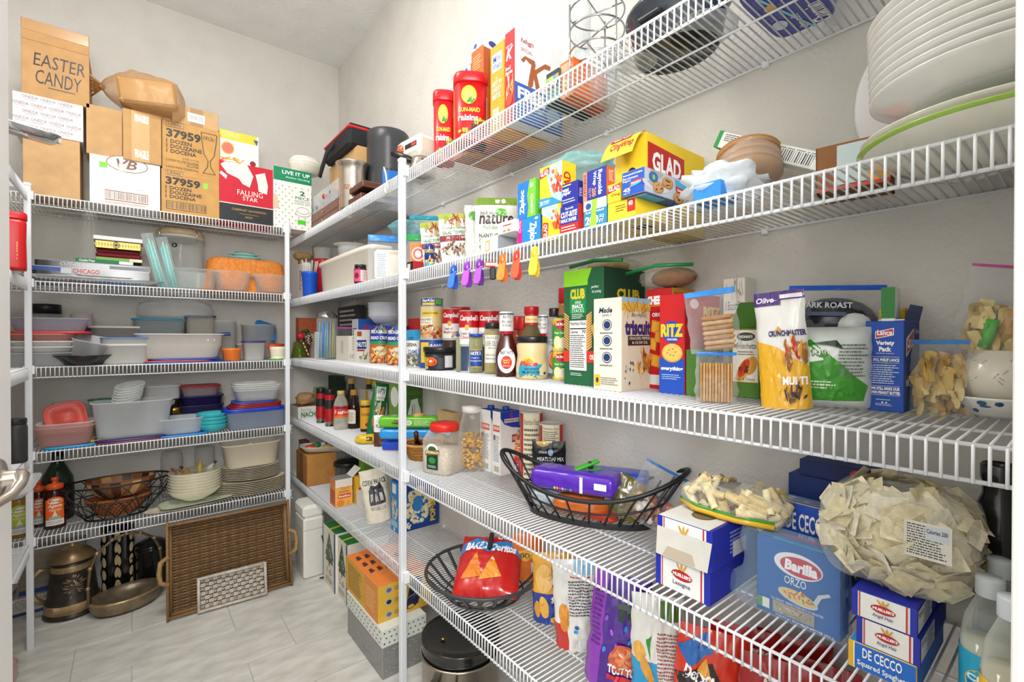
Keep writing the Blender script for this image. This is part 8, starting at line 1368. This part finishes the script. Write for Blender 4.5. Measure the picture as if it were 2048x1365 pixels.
def soda(label, u, x, w, vt, liq, lc):
    rjar('juice_bottle', label, S4, u, ('x', x), w, vt, [(1e-5, 0), (.92, 0), (1, .04), (1, .5), (.85, .68), (.55, .8), (.42, .86), (.42, .9)], 'd8dcd6', 'glass', 'c8d0d4', (.86, 1.0, .5), liq, (.01, .52, .95), 'syrup', lambda p: p.rect(-.3, 0, 1.3, 1, lc).rect(.5, .6, .9, .9, 'c8302a').ell(.5, .4, .34, .3, 'f0c02a').text('CLEAR', .2, .42, .8, .56, 'ffffff', b=.03).text('SODA', .2, .26, .8, .4, '1f6aa8', b=.03), (1.006, .1, .45, 2.6), 'bottle', 'juice bottles')
soda('clear bottle with pale cap and teal label by the black jar', 2002, 1.06, 74, 1118, 'c8dcd8', '2fa6cc'); soda('clear bottle with pale cap and teal sunburst label in the middle of three', 1984, .975, 86, 1155, 'd2d8c0', '2fa6cc'); soda('clear bottle with yellow label nearest the door', 2030, .90, 90, 1195, 'd8d4b0', 'f0c42a')
# ---------------------------------------------------------------- right wall, lowest shelf (from the corner outwards)
b = bx('cardboard_box', 'tan taped cardboard box at the corner end of the lowest shelf', S5, 614.6, 976, 592, 672, 914, {'*': 'b8813f', 'L': 'a8733a', 'E': 'd0a060'}, m='kraft'); b.L.rect(.36, 0, .62, 1, '8a5a2c'); b.done()
tr_ = thing('foam_tray', 'white foam tray of sweets and packets tilted on the cardboard box', 'tray', (b.c.x + .06, b.c.y - .02, b.top + .002), -.25, None, (-.06, .05)); obj('tray', B().lathe([(1e-5, .0), (.8, 0), (1, .9), (1.04, 1), (.97, .92), (.78, .1), (1e-5, .08)], 'eeece4', n=44, sq=6).xf(Matrix.Diagonal((.16, .11, .035, 1))), 'plastic', tr_)
rn = random.Random(12)
for i, (c, lb) in enumerate((('d84a2a', 'red-orange candy packet on the foam tray'), ('3f8a3a', 'green candy packet on the foam tray'), ('d8a83a', 'yellow candy packet on the foam tray'), ('2a5aa8', 'blue candy packet on the foam tray'), ('c8c8cc', 'silver wrapped packet on the foam tray'))): lump('candy_packet', lb, 'candy', Vector((b.c.x + .06 + (-.1 + .045 * i) , b.c.y - .02 + .05 * sin(i * 2.3))), b.top + .018, .07, .06, .03, c, 'foilbag', i + 2, i * .7, .25, 3, 14)
b2 = bx('striped_carton', 'dark red striped carton behind the tan box', S5, 604, ('x', .93), 585, .05, 884, {'*': '7a2a30', 'L': '6a2a34'}); b2.L.lines(.1, .1, .9, .9, 12, 'b8b0b0'); b2.done()
t = rjar('crock_pot', 'clear-sided pot with black lid behind the tea box', S5, 694, ('x', 1.06), 46, 914, [(1e-5, 0), (.9, 0), (.95, .04), (1, .72), (1.05, .74)], '3a3c40', 'enamel', '17181a', (.74, .86, 1.12), cat='pot'); obj('lid_dome', B().lathe([(1.0 * t.r, .86 * t.h), (.8 * t.r, .94 * t.h), (.2 * t.r, .98 * t.h), (.2 * t.r, 1.02 * t.h), (1e-5, 1.02 * t.h)], '1a1b1e', n=30), 'glass', t.root)
tb2 = bx('tea_box', 'open orange and white tea box with raised flaps', S5, 671, 1018, 659, 704, 962, {'*': 'f0d0a0', 'L': 'e8925a', 'E': 'f6ead4', 'T': '8a8a86'}); p = tb2.R; p.rect(0, 0, 1, .8, 'f2b45a').rect(0, .72, 1, 1, 'e8e4da').text('Peach', .3, .62, .8, .72, 'c85a2a', sh=.2).rect(.15, .3, .9, .46, 'e0502a').text('Rooibos', .2, .34, .86, .42, 'ffffff', b=.02).ell(.3, .14, .22, .12, 'f08a2a').ell(.75, .12, .1, .08, 'f0a04a').lines(.2, .5, .85, .58, 2, '7a5a3a'); tb2.L.rect(.1, .1, .9, .6, 'c8603a'); tb2.done()
for (x0, y0, x1, y1, tx, ty, c) in ((-1, -1, -1, 1, -.03, 0, 'e8783a'), (1, 1, 1, -1, .05, 0, 'e6e4de')): obj('flap', B().add([(x0 * tb2.w / 2, y0 * tb2.d / 2, tb2.h), (x1 * tb2.w / 2, y1 * tb2.d / 2, tb2.h), (x1 * tb2.w / 2 + tx, y1 * tb2.d / 2, tb2.h + .045), (x0 * tb2.w / 2 + tx, y0 * tb2.d / 2, tb2.h + .045)], [[0, 1, 2, 3]], c), 'card', tb2.root)
b = bx('tea_box', 'yellow tea box with green side beside the open one', S5, 713, ('x', .985), 705, 738, 956, {'*': 'e8b82a', 'T': 'e8902a'}); b.R.ell(.3, .5, .2, .15, 'c8302a').ell(.8, .3, .2, .2, '4f9a3a').text('Lipton', .14, .45, .48, .55, 'ffffff', b=.03); b.done()
b = bx('green_tea_box', 'lime green box at the back above the yellow tea box', S5, 726, ('x', 1.10), 717, 752, 922, {'*': '6a8f2a', 'L': '7aa834'}); b = bx('small_white_box', 'small white and grey box lying in front of the flour bag', S5, 742, 1034, 712, 752, 1001, {'*': 'e4e4e2', 'R': '3a4664', 'E': 'c4c4c4'}); b.L.bars(.5, .2, .8, .7, 'e8e8e8', '5a5a5a', 10); b.done()
q = on_z(760, 1048, S5); q += q.normalized() * .05
def corn(p):
    p.text('CORN PALACE', .1, .72, .95, .82, '3a3a3a', b=.02).rect(.25, .34, .85, .62, '4a4a50').poly([(.25, .62), (.4, .72), (.55, .68), (.7, .74), (.85, .62)], '3a3a44').rect(.3, .4, .4, .55, 'c8c4ba').rect(.48, .4, .58, .55, 'c8c4ba').rect(.66, .4, .78, .55, 'c8c4ba').text('MITCHELL S.D.', .25, .24, .85, .3, '5a5a5a')
pouch('cloth_sack', 'white cloth sack printed with a Corn Palace building', q, S5 + DK, .13, .27, .09, 'e6dfcc', 61, corn, m='cloth', tilt=(0, -.16), wr=.006)
pc = bx('popcorn_box', 'blue Pop Secret popcorn box with popcorn bowl picture', S5, 797, 1071, 781, 890, 968, {'*': '1a4fa0', 'L': '2f86c8', 'E': '164080', 'R': '173f8c'}); p = pc.R
p.ell(.5, .5, .34, .4, '1f6ab8', 28).food(.48, .5, .3, .36, ['f0e8c4', 'f6f2dc', 'e4d49c', 'f2e0a0'], 90, 3, .13).ell(.46, .52, .12, .16, '2f86c8').text('POP·SECRET', .76, .1, .9, .9, 'f2c82a', b=.04, r=1).food(.2, .12, .15, .08, ['f0e8c4', 'f6f2dc'], 12, 5, .2); p = pc.L; p.rect(.2, .76, .7, .95, 'e8eef4').food(.5, .45, .4, .2, ['f0e8c4', 'e4d49c'], 24, 6, .2).rect(.1, .1, .9, .22, '8fc4e8').text('6', .4, .02, .6, .1, 'ffffff', b=.03); pc.done()
# round black bowl basket
C2 = Vector((1.0, 1.40)); rb_ = thing('round_basket', 'round black flat-rib metal basket with a red chip bag', 'basket', (C2.x, C2.y, S5 + DK), 0); RR = .212; HH = .108
obj('rim', B().tube(ring(RR, HH, n=48), .0062, '3a3c3f', 8, True), 'black_wire', rb_); obj('base_ring', B().tube(ring(.085, .006, n=32), .005, '35373a', 6, True), 'black_wire', rb_); obj('lower_ring', B().tube(ring(.14, .032, n=36), .003, '35373a', 6, True), 'black_wire', rb_)
for i in range(22):
    a = 2 * pi * i / 22; pb_ = B(); w_ = .0065
    prf = [(.085, .006), (.12, .020), (.158, .05), (.19, .085), (RR, HH)]
    vs = []
    for rr_, z_ in prf:
        for sg in (-1, 1): vs.append((rr_ * cos(a) - sg * w_ * sin(a), rr_ * sin(a) + sg * w_ * cos(a), z_)); vs.append((rr_ * cos(a) * .985 - sg * w_ * sin(a), rr_ * sin(a) * .985 + sg * w_ * cos(a), z_ + .002))
    fs = []
    for k in range(4): o_ = k * 4; fs += [[o_, o_ + 2, o_ + 6, o_ + 4], [o_ + 1, o_ + 5, o_ + 7, o_ + 3], [o_, o_ + 4, o_ + 5, o_ + 1], [o_ + 2, o_ + 3, o_ + 7, o_ + 6]]
    obj('rib', pb_.add(vs, fs, '3a3c40'), 'black_wire', rb_)
for i in range(4): obj('floor_wire', B().tube([(-.085 * cos(i * .785), -.085 * sin(i * .785), .006), (.085 * cos(i * .785), .085 * sin(i * .785), .006)], .0025, '35373a', 5), 'black_wire', rb_)
q = Vector((C2.x + .02, C2.y - .02))
def dor(p): p.poly([(.0, .60), (.25, .72), (.5, .62), (.75, .7), (1, .62), (1, .78), (.75, .86), (.5, .78), (.25, .88), (0, .76)], '2a8ad8').text('BAKED', .1, .66, .45, .8, 'ffffff', b=.05, sh=.2).text('Doritos', .52, .64, .92, .78, 'ffffff', b=.05, sh=.2).poly([(.12, .2), (.3, .62), (.44, .22)], 'e8862a').poly([(.4, .18), (.56, .56), (.74, .24)], 'f09a34').text('CHEESE', .6, .88, .9, .95, 'ffffff', b=.03, sh=.2)
t = pouch('chip_bag', 'red baked cheese chip bag lying in the round basket', Vector((q.x - .07, q.y - .045)), S5 + .045, .235, .25, .085, 'c8201e', 63, dor, rz=-.8, tilt=(-1.08, .0), stand=0, wr=.006, nu=22, nv=26)
obj('bag_clip', B().box(-.008, -.058, .16, .008, -.045, .23, '1a1a1c', .003), 'rubber', t)
pouch('chip_bag', 'orange cheese snack bag behind the round basket', on_x(1056, 1.165), S5 + .04, .12, .17, .04, 'e8762a', 65, lambda p: p.ell(.4, .55, .25, .12, 'f0b03a').text('GO', .25, .5, .55, .6, '3a2a1a', b=.03).rect(.6, .2, .9, .4, 'e8e4e4'))
# standing chip bags
def chipbag(label, u, near, w, h, tk, col, draw, seed, tilt=(0, 0), yaw=0.0, wr=.007, d0=.03):
    q = place(u, near, S5) if not isinstance(near, float) else on_x(u, near)
    if not isinstance(near, (tuple, float)): q = q + q.normalized() * d0
    return pouch('chip_bag', label, q, S5 + DK, w, h, tk, col, seed, draw, rz=face_cam(q) + yaw, tilt=tilt, wr=wr, nu=20, nv=28)
chipbag('yellow and blue Fritos scoops bag, leftmost of the standing chip bags', 1103, 1251, .125, .225, .07, lambda a, b: 'e8a83a' if b > .42 else '1f3f9a', lambda p: p.poly([(.55, .5), (1, .46), (1, .9), (.6, .92), (.5, .7)], 'c8242a').text('Fritos', .5, .56, 1.05, .84, 'f2f2f6', b=.08, sh=.25).ell(.3, .64, .24, .2, 'f0c070').text('SCOOPS', .5, .3, 1.0, .4, 'ffffff', b=.05).ell(.3, .24, .12, .16, 'e8b04a', rot=.5).ell(.12, .2, .08, .12, 'd89a34').ell(.6, .07, .14, .05, 'e0a840'), 71)
chipbag('white chip bag back side with red corner and small print', 1156, 1305, .135, .265, .07, lambda a, b: 'c8302a' if (b < .3 and a < .3) else 'e4e2dc', lambda p: p.lines(.35, .38, .95, .78, 12, '4a4650').ell(.22, .4, .12, .12, 'e0983a').ell(.24, .3, .1, .09, 'd88a2a').rect(.5, .84, .95, 1, '9ac8e0').lines(.4, .8, .9, .83, 1, 'b8303a').ell(.5, .27, .035, .02, '2a4a9a').ell(.48, .22, .035, .02, '3a9ad0').rect(.4, .04, .8, .13, 'cfcfcf'), 73, tilt=(0, -.05))
chipbag('purple tortilla chip bag with blue dots and salsa picture', 1226, ('x', 1.03), .155, .30, .09, lambda a, b: '4a1f8a' if a > .25 else '8a3ab0', lambda p: (p.lines(.05, .35, .22, .85, 12, '5a2a80'), [p.ell(.3 + .12 * ((i * 7) % 5) / 1.0 * .9, .35 + .055 * i, .03, .025, c) for i, c in enumerate(('3a8ae0', 'a04ad0', '3a9ae8', 'b05ae0', '2f86e0', '8a4ac8'))], p.text('TOS', .45, .62, 1.0, .78, '1a3a2a', b=.1, sh=.1), p.ell(.66, .3, .26, .13, 'c85a3a'), p.ell(.66, .33, .2, .08, 'e08a5a'), p.text('TOSTITOS', .4, .17, .92, .25, 'f4f0e8', b=.05), p.rect(.4, .12, .95, .16, 'c8242a')), 75, tilt=(0, .10), yaw=-.1)
chipbag('white and sky blue chip bag with green leaf mark', 1316, ('x', 1.055), .13, .285, .07, lambda a, b: '1f9ad0' if (b < .42 and a < .5) else 'e6e4de', lambda p: p.lines(.5, .2, .96, .7, 16, 'a05a5a').poly([(.3, .62), (.4, .66), (.36, .44)], '3a9a3a').ell(.16, .5, .12, .09, 'e8b04a').ell(.3, .36, .14, .07, 'd89a3a', rot=-.6).rect(.55, .8, .95, .96, '5a7a3a').lines(.5, .06, .9, .16, 3, '2a5aa8'), 77)
chipbag('bright red Doritos bag in front of other red bags', 1412, ('x', 1.05), .16, .265, .09, 'd8361e', lambda p: p.poly([(.0, .55), (.5, .75), (.62, .62), (.2, .36)], '2a201c').text('Doritos', .12, .56, .56, .68, 'ffffff', b=.06, sh=.3).poly([(.0, .8), (.4, .98), (.5, .84), (.2, .66)], '2a6ab8').poly([(.3, .66), (.42, .78), (.5, .6)], 'e8a03a').poly([(.0, .0), (.2, .5), (.3, .1)], 'e8642a'), 79, tilt=(0, .08), wr=.006)
for i, (u, x, c, lb) in enumerate(((1490, 1.12, 'b01c1c', 'deep red chip bag, second from the right at the back'), (1560, 1.06, 'a81818', 'dark red chip bag with a black circle near the shelf front'), (1640, 1.12, '981616', 'maroon chip bag at the right end of the chip row'), (1590, 1.17, 'b02020', 'red chip bag with white letters squeezed at the wall'))): chipbag(lb, u, x, .15, .27, .07, c, lambda p: p.ell(.4, .5, .25, .14, '221a1a').text('NACHO', .3, .75, .9, .86, 'f0e8e4', b=.05, sh=.2).poly([(.5, .2), (.7, .5), (.9, .24)], 'e0862a'), 81 + i, wr=.005)
chipbag('silver foil backed bag between the dark red bags', 1606, 1.09, .08, .24, .05, 'b4b6ba', lambda p: p.lines(.2, .2, .8, .8, 9, '6a6a70'), 91)
# ---------------------------------------------------------------- floor along the right wall
wa = bx('bread_machine', 'white upright appliance with rounded lid in the back corner', 0, 608, 1162, 589, 648, 1040, {'*': 'e6e4dc', 'L': 'dcdad2', 'E': 'f0eee8'}, 'appliance', m='plastic', lift=.0005, ch=.012)
obj('lid', B().box(-wa.w / 2 - .003, -wa.d / 2 - .003, wa.h - .003, wa.w / 2 + .003, wa.d / 2 + .003, wa.h + .075, 'ecebe4', .018), 'plastic', wa.root); p = wa.L; p.lines(.1, .12, .6, .35, 8, 'b8b6ae').rect(.05, .78, .95, .79, 'a8a69e'); p = wa.R; p.rect(.02, .80, .98, .81, 'b4b2aa'); wa.done()
q = wa.p; single('power_cord', B().tube([(0, 0, .25), (.03, -.01, .12), (.045, -.02, .03), (.02, -.03, .006), (-.02, -.03, .006), (0, -.045, .006), (.05, -.03, .006)], .0035, '232323', 6), 'rubber', 'black power cord hanging beside the white appliance', 'cord', (q.x + .10, q.y - .012, .0))
for i, (u, v, ul, vt, lb) in enumerate(((671, 1190, 646, 1070, 'Christmas tree ornament box with green top, farther from the door'), (695, 1213, 672, 1092, 'Christmas tree ornament box with green top, nearer the door'))):
    b = bx('ornament_box', lb, 0, u, v, ul, .24, vt, {'*': '24408a', 'L': 'e4ded0', 'T': '1f7a3a', 'E': 'cfc8b4', 'R': 'e8e4da'}, lift=.0005, group='ornament boxes'); p = b.L; p.poly([(.5, .95), (.85, .5), (.15, .5)], '2a5a34').poly([(.5, .8), (.8, .42), (.2, .42)], '24502e').food(.5, .62, .2, .16, ['c83a2a', 'd8b04a', 'e8e0d0', '3a7a44'], 18, 3, .12).rect(.46, .36, .54, .43, '6a4a2a').text('16', .3, .22, .7, .32, '9a8a6a').lines(.2, .06, .8, .16, 3, 'a89a80').rect(.9, 0, 1, 1, '24408a'); b.T.poly([(0, .4), (1, .6), (1, .7), (0, .5)], 'e8c82a'); b.done()
sb = bx('gift_box', 'silver embossed gift box with white and green patterned lid', 0, 765, 1362, 694, 850, 1298, {'*': '8a8a88', 'L': '7d7d7b', 'E': 'a8a8a4'}, lift=.0005, m='gloss'); p = sb.L; p.text('Holiday Greens', .35, .45, .75, .62, 'b4b4b0', sh=.2).text('Collection', .4, .25, .7, .36, 'a8a8a4', sh=.2); p = sb.R; rn = random.Random(5)
for i in range(34): x, y = rn.uniform(.06, .94), rn.uniform(.08, .92); p.ell(x, y, .035, .012, 'a6a6a2', 8, rn.random() * 3); p.ell(x + .02, y - .03, .02, .008, 'b0b0ac', 7, rn.random() * 3)
sb.done()
ldb = B().box(-sb.w / 2 - .003, -sb.d / 2 - .003, sb.h, sb.w / 2 + .003, sb.d / 2 + .003, sb.h + .075, {'*': 'e4e6de', 'E': 'cfd2c8'}, .001); obj('lid', ldb, 'card', sb.root)
for S_, n_ in ((lambda a, b, o: (-sb.w / 2 + a * sb.w, -sb.d / 2 - .0035 - o, sb.h + .075 * b), 9), (lambda a, b, o: (-sb.w / 2 - .0035 - o, sb.d / 2 - a * sb.d, sb.h + .075 * b), 12)):
    p = Pr(S_)
    for j in range(3):
        for i in range(n_): p.o = .0005; p.poly([((i + .2 + .4 * (j % 2)) / n_, .16 + .3 * j), ((i + .6 + .4 * (j % 2)) / n_, .22 + .3 * j), ((i + .2 + .4 * (j % 2)) / n_, .28 + .3 * j)], '1f5a34')
    obj('lid_pattern', p, 'print', sb.root)
wf_ = bx('waffle_maker_box', 'orange and yellow waffle maker box on the silver gift box', sb.top + .075, 754, ('x', sb.p.x + .002), 691, 862, 1176, {'*': 'e0b034', 'L': 'd8a838', 'T': 'e8843a', 'E': 'c07a2a', 'R': 'e2b43c'}, lift=0); p = wf_.L; p.rect(.62, 0, 1, 1, 'e08a34').lines(.08, .12, .55, .88, 14, '7a5a2a').lines(.66, .2, .96, .8, 8, 'f0c070'); p = wf_.R
for y in (.82, .5, .16): p.ell(.2, y, .07, .09, 'b8b4c0').ell(.2, y, .045, .06, '6a6a7a' if y != .5 else '2a2a2e'); p.lines(.3, y - .06, .44, y + .06, 4, '8a6a2a')
p.poly([(.5, .12), (.62, .08), (.74, .18), (.82, .86), (.74, .95), (.6, .9)], '20264a').food(.68, .5, .08, .3, ['3a4270', '161a34'], 24, 3, .2).ell(.6, .16, .06, .05, 'e2b43c').poly([(.3, .3), (.98, .62), (.98, .63), (.3, .31)], 'f4e8c8').text('NY', .9, .6, .98, .72, '2a1a14', b=.03)
p = wf_.T
rn = random.Random(6)
for i in range(14): x, y = .08 + .15 * (i % 5) + .02 * rn.random(), .35 + .2 * (i // 5); p.poly([(x, y), (x + .1, y + .03), (x + .08, y + .12), (x + .02, y + .11)], '5a2a1a')
wf_.done()
# stock pot with black lid
q = on_x(921, .985); sp_ = thing('stock_pot', 'large steel stock pot with a dished black lid under the shelf', 'pot', (q.x, q.y, .0005), 0); R_, H_ = .148, .262
obj('pot', B().lathe([(1e-5, 0), (.96 * R_, 0), (R_, .012), (R_, H_), (1.06 * R_, H_ + .003), (1.06 * R_, H_ + .008), (.97 * R_, H_ + .008), (.95 * R_, .02), (1e-5, .016)], 'b8aea0', n=48), 'steel', sp_)
obj('lid', B().lathe([(1.0 * R_, H_ + .008), (1.02 * R_, H_ + .03), (.97 * R_, H_ + .045), (1.0 * R_, H_ + .05), (.97 * R_, H_ + .056), (.9 * R_, H_ + .05), (.5 * R_, H_ + .036), (1e-5, H_ + .032)], '17181a', n=48), 'enamel', sp_); obj('lid_rim', B().tube(ring(1.0 * R_, H_ + .054, n=48), .0045, '2a241e', 8, True), 'enamel', sp_); obj('brass_rivet', B().lathe([(1e-5, 0), (.009, 0), (.009, .003), (1e-5, .004)], 'd8b25a', n=16, cx=-.06, cy=.03).xf(Matrix.Translation((0, 0, H_ + .041))), 'chrome', sp_)
for a in (-2.5, .64): obj('handle', B().tube([(R_ * cos(a - .25), R_ * sin(a - .25), H_ * .8), (1.28 * R_ * cos(a - .2), 1.28 * R_ * sin(a - .2), H_ * .86), (1.28 * R_ * cos(a + .2), 1.28 * R_ * sin(a + .2), H_ * .86), (R_ * cos(a + .25), R_ * sin(a + .25), H_ * .8)], .005, 'b8b4ac', 8), 'steel', sp_)
q = on_x(856, .84); kt = thing('cookware_knob', 'coil of black appliance cord with grey plug beside the stock pot', 'cord', (q.x, q.y, .09), .5)
for i in range(5): obj('cord_turn', B().tube(ring(.045, .0, n=28, sx=.5), .006, '141416', 6, True).xf(Matrix.Translation((0, 0, .02)) @ Matrix.Rotation(pi / 2, 4, 'X') @ Matrix.Translation((0, .0, .011 * i - .02))), 'rubber', kt)
obj('plug', B().tube([(-.018, -.03, .06), (-.024, -.036, .11), (-.01, -.03, .1)], .006, 'b4b0a8', 6), 'plastic', kt); obj('stand_peg', B().box(-.02, -.02, -.09, .02, .02, -.02, '1a1a1c', .004), 'rubber', kt)
q = on_x(985, .90); t = thing('steel_canister', 'brushed steel pitcher with domed shoulder beside the stock pot', 'canister', (q.x, q.y, .0005), .2); obj('body', B().lathe([(1e-5, 0), (.06, 0), (.064, .01), (.064, .19), (.05, .225), (.03, .24), (.022, .25), (.022, .268), (1e-5, .27)], 'b4b6b8', n=36), 'steel', t); obj('spout', B().tube([(-.05, 0, .2), (-.075, 0, .215)], [.016, .013], 'a8aaac', 14), 'steel', t)
# ---------------------------------------------------------------- left wall shelves: trays poking out past the door
def tray(label, x, y, z, rz, w, d, c, m, tilt=(0, 0)):
    t = thing('metal_tray', label, 'tray', (x, y, z), rz, None, tilt); obj('tray', B().lathe([(1e-5, 0), (.9, 0), (1, .7), (1.06, .8), (1.06, 1), (.96, .85), (.88, .1), (1e-5, .08)], c, n=40, sq=8).xf(Matrix.Diagonal((w / 2, d / 2, .02, 1))), m, t)
tray('polished steel tray jutting over the top left shelf', -.36, 2.62, S1 + .12, .1, .26, .12, 'c4c6c6', 'chrome', (0, .12)); tray('steel serving dish jutting from the lowest left shelf', -.40, 2.45, S5 + .012, .1, .14, .16, 'a8a8a6', 'chrome'); tray('clear plastic tray jutting from the fourth left shelf', -.355, 2.3, S4 + .03, 0, .18, .3, 'c4c6c6', 'glass')
b = Box('cardboard_box', 'plain tan box supporting the steel tray on the top left shelf', 'box', S1, 25, ('y', 2.72), .2, .16, .11, {'*': 'd0a468'}, m='kraft'); b.root.location.x = -.52
q = Vector((-.50, 2.9)); lump('snack_sack', 'pink and white bag on the floor behind the door', 'bag', Vector((-.47, 2.78)), .0005, .2, .2, .16, 'c89a98', 'foilbag', 4)
rjar('grey_canister', 'dark grey canister on the left wall fourth shelf by the cloth', S4, 30, ('y', 2.95), 34, 838, STR, '3a3a3c', 'plastic', '2a2a2c', (.88, 1.0, .95), cat='canister')
